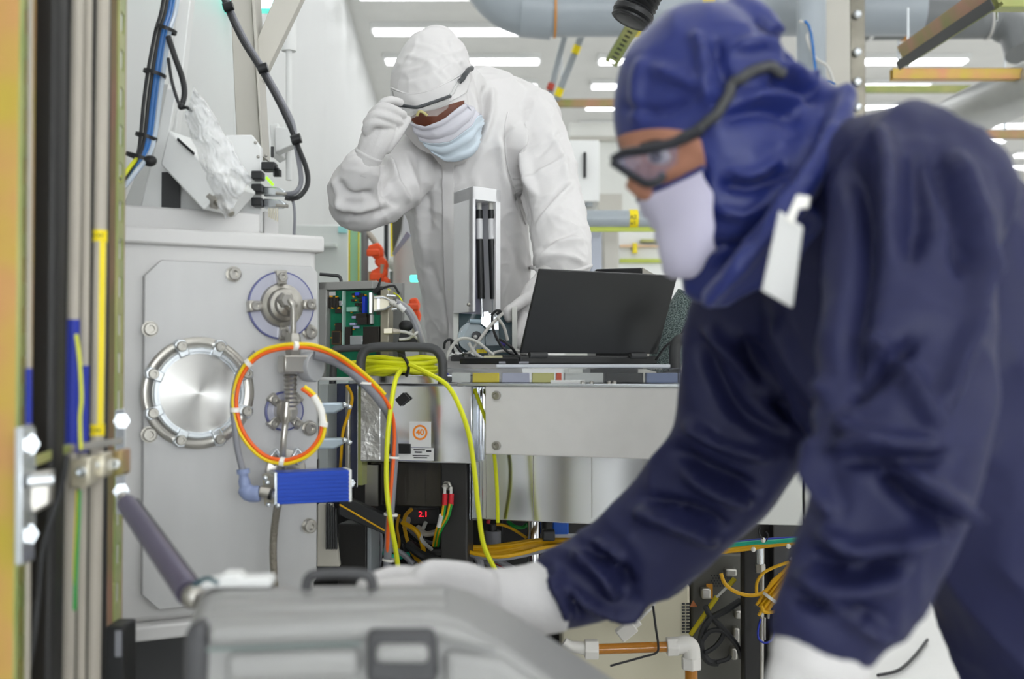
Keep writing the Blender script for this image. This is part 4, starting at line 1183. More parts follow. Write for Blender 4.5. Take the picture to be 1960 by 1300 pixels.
one('stripe', YELD, lambda bm: tube(bm, [at(650, 966, 2.155), at(736, 1016, 2.195)], .0018, 6), t)
# earth terminals with red sleeves
t = thing('earth_terminal', 'earth stud with two red sleeved lugs and green yellow wires', 'terminal', at(858, 1040, 2.17))
one('stud', STEEL, lambda bm: (hexbolt(bm, at(856, 930, 2.19), (-.2, -1, 0), .007, .016)), t)
for k, dx in enumerate((0, 12)):
    one('lug', STEEL, lambda bm: slab(bm, 849 + dx, 932, 854 + dx, 948, 2.175 + .004 * k, .003), t)
    one('sleeve', RED, lambda bm: tube(bm, [at(852 + dx, 945, 2.175 + .004 * k), at(851 + dx, 967, 2.175 + .004 * k)], .0052, 10), t)
    one('green_wire', GREENW, lambda bm: tube(bm, spline([at(852 + dx, 965, 2.175), at(848 + dx * .8, 990, 2.18), at(838 + dx * .5, 1015, 2.2), at(832 + dx * .5, 1045, 2.25)], 5), .003), t)
    one('yellow_trace', YELD, lambda bm: tube(bm, spline([at(849 + dx, 965, 2.173), at(845 + dx * .8, 990, 2.178), at(835 + dx * .5, 1015, 2.198), at(829 + dx * .5, 1045, 2.248)], 5), .0022), t)
one('wire_marker', PAPER, lambda bm: tube(bm, [at(845, 986, 2.177), at(840, 1008, 2.19)], .0045, 10), t)
# display box in the bay
t = thing('display_box', 'small black controller with red digits deep in the cable bay', 'controller', at(805, 1000, 2.4))
one('body', BLACK, lambda bm: slab(bm, 782, 972, 840, 1002, 2.42, .04), t, bevel=.002)
REDL = mat('red digits', '#ff1226', .4, emit=4.0, var=0)
text_mesh('digits', '2.1', .016, at(810, 985, 2.397), (1, 0, 0), (0, 0, 1), REDL, t)
# cables in the bay
random.seed(11)
bay = [('yellow_cable', YELD, .004, [(788, 975, 2.4), (775, 990, 2.38), (776, 1020, 2.36), (790, 1060, 2.34), (815, 1085, 2.33), (838, 1090, 2.33)], 'golden cable curving down through the cable bay'),
       ('black_hose', RUBBER, .007, [(720, 1000, 2.35), (722, 1040, 2.33), (735, 1070, 2.32), (760, 1085, 2.33), (800, 1100, 2.35)], 'black hose sagging at the left of the cable bay'),
       ('black_hose', RUBBER, .009, [(770, 1030, 2.4), (800, 1050, 2.38), (830, 1060, 2.38), (850, 1055, 2.4)], 'thick black hose lying across the cable bay'),
       ('grey_cable', GCAB, .004, [(740, 980, 2.4), (770, 1000, 2.42), (800, 1030, 2.42), (830, 1040, 2.42)], 'grey cable slanting through the cable bay'),
       ('yellow_cable', YELD, .003, [(764, 985, 2.39), (760, 1010, 2.38), (764, 1040, 2.38), (758, 1075, 2.36)], 'short golden cable beside the drooping lime cable'),
       ('beige_cable', BEIGE, .006, [(786, 985, 2.41), (780, 1000, 2.4), (775, 1012, 2.4)], 'beige cable stub hanging beside the red digits'),
       ('grey_cable', GCAB, .006, [(790, 1080, 2.3), (770, 1060, 2.3), (745, 1050, 2.3)], 'grey cable stub low in the cable bay')]
for nm, mm, rr, pts, lb in bay:
    cable(nm, pts, rr, mm, label=lb, cat='cable')
for x0, y0, x1, y1, x2, y2, rr, mm, lb in ((712, 985, 730, 1030, 726, 1085, .004, GCAB, 'grey wire left of the drooping lime cable'), (770, 1000, 800, 1020, 812, 1060, .005, YELD, 'golden wire bending below the red digits'), (800, 1010, 815, 1022, 838, 1018, .006, BEIGE, 'beige hose stub right of the golden wire'), (782, 1042, 806, 1062, 842, 1075, .009, RUBBER, 'fat black hose along the bay floor'), (815, 1000, 806, 1030, 826, 1052, .004, LGCAB, 'pale wire twisting beside the earth wires'), (724, 1050, 752, 1066, 782, 1062, .006, TEAL, 'teal hose at the lower left of the bay')):
    cable('bay_wire', [(x0, y0, 2.32), (x1, y1, 2.3), (x2, y2, 2.32)], rr, mm, label=lb, cat='wire')
for k in range(9):
    x = random.uniform(755, 840)
    y = random.uniform(1000, 1070)
    cable('loose_wire', [(x, y, 2.44), (x + random.uniform(-20, 20), y + 20, 2.42), (x + random.uniform(-30, 30), y + 45, 2.44)], .003, random.choice([RUBBER, GCAB, RUBBER, GREENW]), label='loose thin wire tangled in the dark cable bay', cat='wire', group='loose wires in the cable bay')

# ------------------------------------------------------------------ things standing on the tank
# circuit box
EP = Plane(612, 2.3, 740, 2.24)
bxT = EP.p(612, 540).z
eb = thing('circuit_box', 'open grey electronics box showing green circuit boards', 'electronics box', EP.p(680, 722))


def er(bm, x0, y0, x1, y1, off, th):
    prect(EP, bm, x0, y0, x1, y1, off, th)


BOXG = mat('grey sheet metal', '#a6a6a2', .45, metal=.3, var=.02)
one('side_wall', BOXG, lambda bm: er(bm, 613, 541, 627, 722, .006, .09), eb, bevel=.001)
one('top_wall', BOXG, lambda bm: er(bm, 613, 541, 716, 556, .006, .09), eb, bevel=.001)
one('back_wall', BOXG, lambda bm: er(bm, 613, 541, 734, 722, -.075, .01), eb)
b1 = one('board', PCB, lambda bm: er(bm, 627, 556, 657, 722, -.01, .003), eb, smooth=0)
b2 = one('board', PCB, lambda bm: er(bm, 659, 557, 716, 722, -.006, .003), eb, smooth=0)
one('board_edge', mat('pale board edge', '#a9c6bb', .4), lambda bm: er(bm, 656.5, 557, 658.5, 665, .003, .01), eb)


def comp(par, nm, mm, x0, y0, x1, y1, h, bevel=.0008):
    one(nm, mm, lambda bm: er(bm, x0, y0, x1, y1, -.0055 + h, h), par, bevel=bevel)


comp(b1, 'label_patch', PAPER, 628, 558, 640, 566, .003)
for x in (630, 637, 643):
    comp(b1, 'chip', CHIP, x - 1.5, 569, x + 4, 590, .005)
comp(b1, 'capacitor', BSTEEL, 650, 576, 656, 586, .008)
comp(b1, 'chip', CHIP, 641, 591, 654, 600, .005)
comp(b1, 'chip', CHIP, 642, 618, 656, 633, .007)
comp(b1, 'processor', mat('brown socket', '#5d4a35', .5), 634, 633, 652, 660, .005)
comp(b1, 'processor', CHIP, 637, 636, 650, 657, .007)
for x, y in ((630, 566), (641, 567), (633, 588), (645, 588), (640, 620), (632, 645)):
    comp(b1, 'amber_part', CAPY, x, y, x + 5, y + 3, .005)
random.seed(3)
for k in range(15):
    x, y = random.uniform(663, 693), random.uniform(560, 612)
    comp(b2, 'chip', CHIP, x, y, x + random.uniform(4, 9), y + random.uniform(3, 7), .004)
for k in range(17):
    x, y = random.uniform(662, 702), random.uniform(560, 650)
    comp(b2, 'amber_part', CAPY, x, y, x + 3.2, y + 2.6, .005)
comp(b2, 'blue_trimmer', PBLUE, 680, 560, 688, 566, .008)
comp(b2, 'blue_trimmer', PBLUE, 696, 568, 701, 600, .012)
comp(b2, 'terminal_strip', mat('mint terminal', '#8fc0ae', .4), 665, 588, 684, 597, .010)
for k in range(6):
    comp(b2, 'chip', CHIP, 686, 562 + 9 * k, 695, 569 + 9 * k, .006)
for x, y in ((674, 605), (670, 618), (676, 624)):
    comp(b2, 'capacitor', mat('lilac capacitor', '#b9bce0', .3, metal=.3), x, y, x + 11, y + 5, .008)
comp(b2, 'relay', CHIP, 684, 600, 704, 612, .012)
comp(b2, 'relay', CHIP, 688, 608, 706, 622, .014)
comp(b2, 'relay', CHIP, 700, 626, 730, 660, .016)
comp(b2, 'module', CHIP, 706, 602, 712, 622, .01)
comp(b2, 'white_label', PAPER, 711, 603, 716, 620, .012)
comp(b2, 'shield_can', BSTEEL, 673, 643, 697, 662, .012)
comp(b2, 'chip', CHIP, 660, 626, 672, 660, .006)
one('end_plate', BACKSH, lambda bm: er(bm, 733, 556, 748, 722, .01, .02), eb, bevel=.001)
one('daughter_board', PCB, lambda bm: er(bm, 716, 603, 734, 640, .0, .003), eb)
# connectors with grey cables
t = thing('data_plug', 'large metal data plug with grey cables on the circuit box', 'plug', at(740, 605, 2.2))
one('shell', BACKSH, lambda bm: prism(bm, [at(714, 566, 2.2), at(736, 566, 2.2), at(748, 576, 2.2), at(748, 584, 2.2), at(736, 594, 2.2), at(714, 597, 2.2)], (0, .03, 0)), t, bevel=.002)
one('flange', BSTEEL, lambda bm: slab(bm, 708, 561, 714, 601, 2.2, .03), t, bevel=.001)
one('rib', BSTEEL, lambda bm: slab(bm, 722, 570, 727, 592, 2.196, .004), t)
one('latch', BSTEEL, lambda bm: (tube(bm, [at(716, 570, 2.19), at(734, 569, 2.19), at(747, 575, 2.19)], .0016), tube(bm, [at(716, 595, 2.19), at(736, 592, 2.19), at(748, 585, 2.19)], .0016)), t)
one('thumb_screw', BSTEEL, lambda bm: (tube(bm, [at(740, 566, 2.19), at(758, 567, 2.19)], .0025), tube(bm, [at(750, 593, 2.19), at(760, 592, 2.19)], .0032)), t)
one('strain_relief', LGCAB, lambda bm: tube(bm, [at(746 + 2.2 * i, 577 + 1.1 * i, 2.19) for i in range(9)], [.0058 if i % 2 else .0046 for i in range(9)], 12), t)
cable('cable', [(760, 580, 2.19), (775, 590, 2.19), (790, 612, 2.19), (800, 638, 2.19), (806, 662, 2.2), (808, 700, 2.22)], .0052, GCAB, t)
cable('cable', [(758, 576, 2.2), (780, 588, 2.2), (796, 612, 2.2), (806, 640, 2.2), (812, 664, 2.21), (815, 700, 2.23)], .0042, mat('mid grey cable', '#a3a3a1', .45), t)
one('cable_label', PAPER, lambda bm: tube(bm, [at(763, 584, 2.188), at(775, 595, 2.188)], .0058, 12), t)
t = thing('network_plug', 'pale network plug with two light cables low on the circuit box', 'plug', at(745, 640, 2.2))
one('shell', BACKSH, lambda bm: slab(bm, 734, 628, 753, 640, 2.19, .02), t, bevel=.002)
one('boot', BEIGE, lambda bm: tube(bm, [at(752, 634, 2.19), at(766, 635, 2.19)], [.0058, .004], 10), t)
cable('cable', [(764, 634, 2.19), (780, 637, 2.19), (796, 645, 2.19), (802, 652, 2.2)], .003, LGCAB, t)
cable('cable', [(764, 650, 2.19), (782, 648, 2.19), (794, 640, 2.18), (800, 634, 2.19)], .0026, LGCAB, t)
t = thing('black_ferrite', 'black rounded ferrite block behind the grey cables', 'ferrite', at(780, 660, 2.24))
one('block', RUBBER, lambda bm: (ball(bm, at(777, 624, 2.24), S(14, 2.24), scale=(1, .8, .8)), tube(bm, [at(765, 645, 2.24), at(798, 655, 2.24)], S(11, 2.24), 14)), t)
t = thing('black_clip', 'black cable clip sticking up above the circuit box', 'clip', at(725, 560, 2.24))
one('clip', BLACK, lambda bm: (tube(bm, spline([at(715, 560, 2.24), at(723, 554, 2.24), at(733, 553, 2.24)], 4), .005), tube(bm, [at(722, 558, 2.24), at(729, 532, 2.24)], [.0042, .0015]), tube(bm, spline([at(730, 552, 2.24), at(752, 547, 2.24), at(758, 552, 2.24), at(764, 563, 2.24)], 4), .0024)), t)
cable('yellow_green_wire', [(742, 553, 2.25), (752, 560, 2.25), (764, 568, 2.24), (771, 580, 2.24)], .0016, YEL, label='thin yellow green wire arching beside the data plug', cat='wire')
one('grey_bail_handle', DARK, lambda bm: tube(bm, spline([at(612, 525, 2.34), at(635, 527, 2.34), at(650, 530, 2.34), at(654, 545, 2.34)], 5), .0035), label='thin grey wire loop on top of the circuit box', cat='wire')
# hoop handles
HZ = [(637, 735, 2.2), (640, 676, 2.2), (650, 668, 2.2), (700, 666, 2.2), (760, 666, 2.2), (770, 690, 2.22), (772, 735, 2.2)]
one('hoop_handle', DARK, lambda bm: tube(bm, spline([at(*p) for p in HZ], 6), S(7, 2.2), 14), label='rear dark hoop handle partly hidden by the lime cable coil', cat='handle')
HZ = [(691, 735, 2.12), (691, 690, 2.12), (699, 672, 2.12), (716, 665, 2.12), (770, 664, 2.12), (822, 666, 2.12), (840, 676, 2.12), (847, 695, 2.12), (847, 735, 2.12)]
one('hoop_handle', DARK, lambda bm: tube(bm, spline([at(*p) for p in HZ], 6), S(9, 2.12), 16), label='front dark hoop handle over the lime cable coil', cat='handle')
# lime cable coil: flattened turns
co = thing('cable_coil', 'coil of lime yellow fibre cable tied in the middle with black', 'cable coil', at(765, 718, 2.15))
random.seed(5)
for k in range(11):
    L_ = random.uniform(57, 68)
    y0 = 684 + 3.0 * k
    yv = lambda f_: y0 + random.uniform(-2.5, 2.5)
    cx = 768
    Yk = 2.155 + random.uniform(-.012, .012)
    pts = [(cx - L_, yv(0), Yk), (cx - L_ * .6, yv(0) - 2, Yk - .02), (cx, 699 + (y0 - 699) * .7, Yk - .03), (cx + L_ * .6, yv(0) + 1, Yk - .02), (cx + L_, yv(0), Yk), (cx + L_ * .55, yv(0) + 2, Yk + .03), (cx, 699 + (y0 - 699) * .7, Yk + .035), (cx - L_ * .55, yv(0), Yk + .03), (cx - L_, yv(0), Yk)]
    cable('turn', pts, .0042, YEL, co)
for k in range(5):
    pts = [(700 - random.uniform(0, 50), 690 + 7 * k, 2.19), (720, 684 + 7 * k, 2.17), (750, 690 + 4 * k, 2.16)]
    cable('turn', pts, .0042, YEL, co)
one('tie', BLACK, lambda bm: tube(bm, spline([at(764, 678, 2.13), at(775, 686, 2.105), at(782, 702, 2.105), at(778, 720, 2.115)], 5), .003, 8), co)
cable('lime_cable', [(768, 708, 2.11), (757, 728, 2.06), (748, 780, 2.03), (741, 850, 2.02), (740, 930, 2.02), (748, 1000, 2.02), (757, 1050, 2.03), (762, 1090, 2.04), (764, 1140, 2.05)], .0044, YEL, label='lime cable dropping from the coil beside the grey hose', cat='cable')
cable('lime_cable', [(785, 698, 2.1), (820, 715, 2.06), (855, 737, 2.04), (878, 775, 2.03), (897, 830, 2.02), (908, 900, 2.02), (915, 970, 2.02), (925, 1040, 2.02), (945, 1085, 2.03), (965, 1118, 2.05)], .0044, YEL, label='long lime cable arching from the coil over the tank front', cat='cable')
cable('lime_cable', [(908, 745, 2.17), (925, 790, 2.16), (938, 830, 2.16), (946, 870, 2.14), (951, 930, 2.14), (953, 1000, 2.16)], .0036, YEL, label='thin lime cable passing behind the grey cover plate', cat='cable')
# tall white housing with two gas springs
h = thing('lift_housing', 'tall white housing with two black gas springs in its slot', 'housing', at(910, 600, 2.35))
c0 = at(905, 480, 2.28)
cl_ = at(868, 480, 2.36)
cr_ = at(958, 480, 2.33)
zt_, zb_ = at(905, 356, 2.28).z, at(905, 597, 2.28).z
fu = Vector((cr_.x - c0.x, cr_.y - c0.y, 0))
su = Vector((cl_.x - c0.x, cl_.y - c0.y, 0))


def hp(f_, g_, z):
    return Vector((c0.x, c0.y, z)) + fu * f_ + su * g_


HM = mat('white housing paint', '#eeeeef', .4, var=.01)
one('side_panel', HM, lambda bm: prism(bm, [hp(0, 0, zb_), hp(.04, 0, zb_), hp(.04, 1, zb_), hp(0, 1, zb_)], (0, 0, zt_ - zb_)), h, bevel=.002)
sl, sr_ = .10, .83
zs1, zs0 = at(930, 384, 2.3).z, at(930, 603, 2.3).z
one('front_frame', HM, lambda bm: (prism(bm, [hp(.0, .0, zb_), hp(sl, 0, zb_), hp(sl, .2, zb_), hp(0, .2, zb_)], (0, 0, zt_ - zb_)), prism(bm, [hp(sr_, 0, zb_), hp(1, 0, zb_), hp(1, 1.0, zb_), hp(sr_, 1.0, zb_)], (0, 0, zt_ - zb_)), prism(bm, [hp(0, 0, zs1), hp(1, 0, zs1), hp(1, 1, zs1), hp(0, 1, zs1)], (0, 0, zt_ - zs1))), h, bevel=.001)
one('back_panel', mat('lilac grey interior', '#a9a9bb', .4), lambda bm: prism(bm, [hp(.04, .8, zb_), hp(1, .8, zb_), hp(1, .85, zb_), hp(.04, .85, zb_)], (0, 0, zs1 - zb_)), h)
for i, (x0, x1) in enumerate(((918, 922), (941, 945))):
    Yg = 2.335
    g = one('gas_spring', BLACK, lambda bm: tube(bm, [at(x0, 458, Yg), at(x1 - (0 if i else 1), 572, Yg)], S(7, Yg), 16), h)
    one('sleeve', mat('pale spring sleeve', '#d8d8da', .35), lambda bm: tube(bm, [at(x0 - .5, 418, Yg), at(x0, 459, Yg)], S(6.4, Yg), 16), g)
    one('cap', BLACK, lambda bm: tube(bm, [at(x0 - .8, 402, Yg), at(x0 - .5, 419, Yg)], S(6.6, Yg), 16), g)
    one('eye', LGCAB, lambda bm: tube(bm, [at(x0 - 1, 387, Yg), at(x0 - .8, 403, Yg)], S(5, Yg), 14), g)
    one('piston', BSTEEL, lambda bm: tube(bm, [at(x1, 570, Yg), at(x1 + 1, 606, Yg)], S(3, Yg), 12), g)
one('dark_gap', BLACK, lambda bm: prism(bm, [hp(sl + .01, .6, zb_ + .02), hp(sl + .1, .6, zb_ + .02), hp(sl + .1, .7, zb_ + .02), hp(sl + .01, .7, zb_ + .02)], (0, 0, zs1 - zb_ - .06)), h)
one('latch_screw', STEEL, lambda bm: ball(bm, at(897, 583, 2.27), .004), h)
# optics cell below the housing
o_ = thing('optics_cell', 'glass fronted optics cell with dark lens under the white housing', 'optics cell', at(930, 690, 2.4))
one('base_plate', DARK, lambda bm: box(bm, at(930, 686, 2.40), (S(130, 2.4), .1, .012)), o_, bevel=.001)
one('back_plate', mat('dark teal plate', '#244a52', .35), lambda bm: slab(bm, 872, 600, 982, 682, 2.45, .01), o_)
one('post', LIGHTC, lambda bm: slab(bm, 868, 597, 878, 684, 2.38, .03), o_, bevel=.001)
one('post', LIGHTC, lambda bm: slab(bm, 980, 588, 990, 684, 2.37, .03), o_, bevel=.001)
one('drum', mat('grey drum', '#6f7779', .3, metal=.3), lambda bm: tube(bm, [at(904, 645, 2.36), at(904, 645, 2.43)], S(28, 2.36), 28), o_)
one('lens', BLACK, lambda bm: tube(bm, [at(912, 644, 2.335), at(912, 644, 2.37)], S(10, 2.34), 20), o_)
one('lens_spot', PAPER, lambda bm: ball(bm, at(910, 645, 2.333), S(4, 2.33)), o_)
one('clear_block', GLASS, lambda bm: slab(bm, 930, 632, 955, 662, 2.34, .04), o_, bevel=.001)
one('bright_bracket', BSTEEL, lambda bm: prism(bm, [at(920, 596, 2.35), at(955, 596, 2.35), at(955, 632, 2.35), at(936, 632, 2.35), at(920, 620, 2.35)], (0, .02, 0)), o_, bevel=.001)
one('hose_barb', mat('pale blue barb', '#a9bfca', .3), lambda bm: tube(bm, [at(900, 615, 2.34), at(921, 616, 2.34)], .0055, 12), o_)
one('violet_lens', mat('violet glass', '#5a4fb0', .15), lambda bm: ball(bm, at(962, 658, 2.36), S(7, 2.36)), o_)
one('warning_label', YELT, lambda bm: slab(bm, 912, 669, 932, 676, 2.325, .002), o_)
text_mesh('warning_print', '! ! !', .006, at(922, 672.5, 2.3238), (1, 0, 0), (0, 0, 1), INK, o_)
one('window', GLASS, lambda bm: prism(bm, [at(880, 640, 2.32), at(905, 600, 2.32), at(912, 600, 2.32), at(884, 648, 2.32)], (0, .004, 0)), o_)
# white and black leads in front of it
for nm, mm, rr, pts, lb in (
        ('white_lead', LGCAB, .0032, [(855, 690, 2.26), (860, 672, 2.26), (875, 652, 2.26), (893, 648, 2.26), (915, 656, 2.25), (935, 672, 2.25), (945, 680, 2.25)], 'white lead arching in front of the optics cell'),
        ('white_lead', LGCAB, .0034, [(890, 682, 2.27), (905, 668, 2.26), (922, 645, 2.26), (940, 622, 2.27), (962, 600, 2.3)], 'white lead slanting up to the gloved hand'),
        ('white_lead', LGCAB, .0034, [(897, 656, 2.25), (904, 668, 2.25), (914, 680, 2.25), (926, 687, 2.25)], 'short white lead with blunt end before the optics cell'),
        ('white_lead', LGCAB, .003, [(952, 608, 2.28), (964, 625, 2.28), (970, 645, 2.28), (972, 652, 2.28)], 'cream lead hanging down at the right of the optics cell'),
        ('white_lead', LGCAB, .003, [(935, 680, 2.27), (955, 673, 2.28), (980, 672, 2.3), (1000, 673, 2.31)], 'white lead lying level towards the laptop'),
        ('black_lead', RUBBER, .0026, [(850, 668, 2.28), (852, 655, 2.28), (862, 650, 2.28), (872, 660, 2.28), (888, 682, 2.28)], 'black lead looping left of the optics cell'),
        ('black_lead', RUBBER, .0026, [(942, 605, 2.28), (944, 630, 2.27), (955, 655, 2.27), (970, 672, 2.27), (985, 680, 2.27)], 'black lead curving down past the clear block'),
        ('black_lead', RUBBER, .0026, [(940, 604, 2.29), (950, 595, 2.29), (958, 596, 2.29), (950, 602, 2.29)], 'black knotted lead above the bright bracket'),
        ('black_lead', RUBBER, .003, [(956, 650, 2.3), (968, 656, 2.29), (980, 666, 2.29), (990, 680, 2.3)], 'black lead right of the violet lens'),
        ('black_lead', RUBBER, .0026, [(864, 650, 2.29), (865, 664, 2.28), (870, 680, 2.28)], 'short black lead inside the left loop')):
    cable(nm, pts, rr, mm, label=lb, cat='lead')
t = thing('cloth_wipe', 'crumpled white wipe lying left of the laptop base', 'wipe', at(888, 700, 2.25))
bm = nb()
bmesh.ops.create_grid(bm, x_segments=18, y_segments=12, size=1.0)
for v in bm.verts:
    q = at(886, 690, 2.27) + Vector((v.co.x * S(26, 2.25), v.co.y * .03, 0))
    v.co = q + Vector((0, 0, .006 + .012 * abs(noise.noise(Vector((v.co.x * 2.5, v.co.y * 2.5, 1)))) + .006 * (1 - v.co.x ** 2)))
mk('sheet', bm, PAPER, t, smooth=180)
# laptop
hl, hr = at(996, 697, 2.14), at(1258, 695, 2.30)
tl = at(1048, 516, 2.10)
LAPM = mat('black laptop shell', '#232425', .32, var=.12, scale=3)
lap = thing('laptop', 'open black laptop seen from behind its lid', 'laptop', Vector(((hl.x + hr.x) / 2, (hl.y + hr.y) / 2, TOPZ)))
zl = TOPZ + .02
hl.z = hr.z = zl
lu = (hr - hl).normalized()
ld = tl - hl
ld = ld - lu * ld.dot(lu) * .75
tlp = hl + ld
trp = hr + ld
ln = lu.cross(ld).normalized()
if ln.y > 0:
    ln = -ln
one('lid', LAPM, lambda bm: prism(bm, [hl, hr, trp, tlp], -ln * .006), lap, bevel=.002)
one('screen', BLACK, lambda bm: prism(bm, [hl.lerp(hr, .03) + ld * .05 - ln * .0062, hl.lerp(hr, .97) + ld * .05 - ln * .0062, hl.lerp(hr, .97) + ld * .95 - ln * .0062, hl.lerp(hr, .03) + ld * .95 - ln * .0062], -ln * .0006), lap, smooth=0)
kd_ = Vector((-lu.y, lu.x, 0)).normalized()
if kd_.y < 0:
    kd_ = -kd_
one('base', LAPM, lambda bm: prism(bm, [hl - ZV * .02, hr - ZV * .02, hr - ZV * .02 + kd_ * .225, hl - ZV * .02 + kd_ * .225], (0, 0, .016)), lap, bevel=.003)
one('keyboard', BLACK, lambda bm: prism(bm, [hl - ZV * .004 + kd_ * .03 + lu * .02, hr - ZV * .004 + kd_ * .03 - lu * .02, hr - ZV * .004 + kd_ * .13 - lu * .02, hl - ZV * .004 + kd_ * .13 + lu * .02], (0, 0, .001)), lap)
for f_ in (.12, .85):
    one('hinge', DARK, lambda bm: tube(bm, [hl.lerp(hr, f_ - .06) - ZV * .003, hl.lerp(hr, f_ + .06) - ZV * .003], .006, 12), lap)
# dock / drive under the left of it
t = thing('docking_station', 'flat black docking unit with ports left of the laptop', 'docking station', at(940, 702, 2.16))
one('body', BLACK, lambda bm: prism(bm, [Vector((at(880, 700, 2.17).x, 2.17, TOPZ)), Vector((at(993, 700, 2.12).x, 2.12, TOPZ)), Vector((at(993, 700, 2.12).x, 2.22, TOPZ)), Vector((at(880, 700, 2.17).x, 2.27, TOPZ))], (0, 0, .012)), t, bevel=.002)
for x0, x1 in ((955, 984), (993, 1012)):
    one('port', GCAB, lambda bm: slab(bm, x0, 692, x1, 696, 2.125 + (.008 if x0 < 960 else 0), .004), t)
one('memory_stick', mat('cream plastic', '#d9d3a8', .45), lambda bm: slab(bm, 926, 681, 962, 688, 2.2, .014), t, bevel=.001)
one('black_adapter', BLACK, lambda bm: slab(bm, 962, 681, 993, 690, 2.2, .02), t, bevel=.002)
# black unit behind the laptop, mesh sleeve at its right
t = thing('black_unit', 'flat black instrument behind the laptop lid', 'instrument', at(1200, 700, 2.75))
a, b = at(1140, 520, 2.7), at(1225, 520, 2.7)
zt1 = at(1180, 515, 2.7).z
zt0 = 0.842
one('body', BLACK, lambda bm: prism(bm, [Vector((a.x, 2.7, zt0)), Vector((b.x, 2.66, zt0)), Vector((b.x, 2.66, zt1)), Vector((a.x, 2.7, zt1))], (0.0, .3, 0)), t, bevel=.003)
one('side', mat('grey brown side', '#8d8a80', .5), lambda bm: prism(bm, [Vector((b.x + .001, 2.66, zt0)), Vector((b.x + .06, 2.8, zt0)), Vector((b.x + .06, 2.8, zt1 - .012)), Vector((b.x + .001, 2.66, zt1))], (0.0, .12, 0)), t)
MESHM = mat('grey green braided sleeve', '#a9bdb9', .5, bump=1.0, bscale=400, scale=420, col2='#4a605d', detail=0)
t = thing('braided_sleeve', 'grey green braided hose sleeve at the right of the laptop', 'sleeve', at(1280, 700, 2.2))
one('sleeve', MESHM, lambda bm: tube(bm, spline([at(1268, 712, 2.34), at(1282, 660, 2.34), at(1300, 612, 2.34), at(1325, 570, 2.34)], 6), S(32, 2.34), 22), t)
one('strap', BLACK, lambda bm: tube(bm, spline([at(1255, 690, 2.29), at(1275, 662, 2.285), at(1300, 645, 2.285), at(1315, 620, 2.29)], 5), .0025), t)
one('hoop_handle', DARK, lambda bm: tube(bm, spline([at(1292, 712, 2.2), at(1292, 668, 2.2), at(1300, 652, 2.2), at(1330, 646, 2.2), at(1380, 646, 2.2), at(1392, 668, 2.2), at(1392, 712, 2.2)], 6), S(11, 2.2), 14), label='dark hoop handle right of the laptop beside the navy chest', cat='handle')
# ------------------------------------------------------------------ people
def limb(bm, secs, n=20, sub=5):
    """secs: (px, py, Y, half width in px, depth half width / half width); closed round ends"""
    S5 = [(at(x, y, Y), S(r, Y), S(r, Y) * k) for x, y, Y, r, k in secs]
    c = spline([s[0] for s in S5], sub)
    r1 = [q.x for q in spline([Vector((s[1], s[2], 0)) for s in S5], sub)]
    r2 = [q.y for q in spline([Vector((s[1], s[2], 0)) for s in S5], sub)]
    tube_e(bm, c, r1, r2, n)


def tube_e(bm, c, r1, r2, n=20):
    m = len(c)
    t0 = (c[1] - c[0]).normalized()
    t1 = (c[-1] - c[-2]).normalized()
    rings = []
    seq = []
    for f_, g_ in ((.86, .5), (.5, .86)):
        seq.append((c[0] - t0 * r1[0] * g_ * .8, r1[0] * f_, r2[0] * f_, t0))
    seq.reverse()
    for i in range(m):
        t = (c[min(i + 1, m - 1)] - c[max(i - 1, 0)]).normalized()
        seq.append((c[i], max(r1[i], .002), max(r2[i], .002), t))
    for f_, g_ in ((.86, .5), (.5, .86)):
        seq.append((c[-1] + t1 * r1[-1] * g_ * .8, r1[-1] * f_, r2[-1] * f_, t1))
    for p, a_, b_, t in seq:
        ey = Vector((0, 1, 0))
        if abs(t.y) > .85:
            ey = Vector((0, 0, 1))
        e2 = (ey - t * ey.dot(t)).normalized()
        e1 = t.cross(e2).normalized()
        rings.append([bm.verts.new(p + e1 * a_ * math.cos(2 * math.pi * k / n) + e2 * b_ * math.sin(2 * math.pi * k / n)) for k in range(n)])
    for a_, b_ in zip(rings, rings[1:]):
        for k in range(n):
            bm.faces.new((a_[k], a_[(k + 1) % n], b_[(k + 1) % n], b_[k]))
    bm.faces.new(list(reversed(rings[0])))
    bm.faces.new(rings[-1])


def fuse(bm, voxel, smooth=8):
    bmesh.ops.recalc_face_normals(bm, faces=bm.faces[:])
    me = bpy.data.meshes.new('tmp')
    bm.to_mesh(me)
    bm.free()
    o = bpy.data.objects.new('tmp', me)
    COL.objects.link(o)
    r = o.modifiers.new('r', 'REMESH')
    r.mode = 'VOXEL'
    r.voxel_size = voxel
    r.use_smooth_shade = True
    s = o.modifiers.new('s', 'SMOOTH')
    s.factor = .5
    s.iterations = smooth
    m2 = bpy.data.meshes.new_from_object(o.evaluated_get(bpy.context.evaluated_depsgraph_get()))
    bpy.data.objects.remove(o)
    return m2


def co_of(me):
    a_ = np.empty(len(me.vertices) * 3, np.float32)
    me.vertices.foreach_get('co', a_)
    return a_.reshape(-1, 3)


def nor_of(me):
    a_ = np.empty(len(me.vertices) * 3, np.float32)
    me.vertex_normals.foreach_get('vector', a_)
    return a_.reshape(-1, 3)


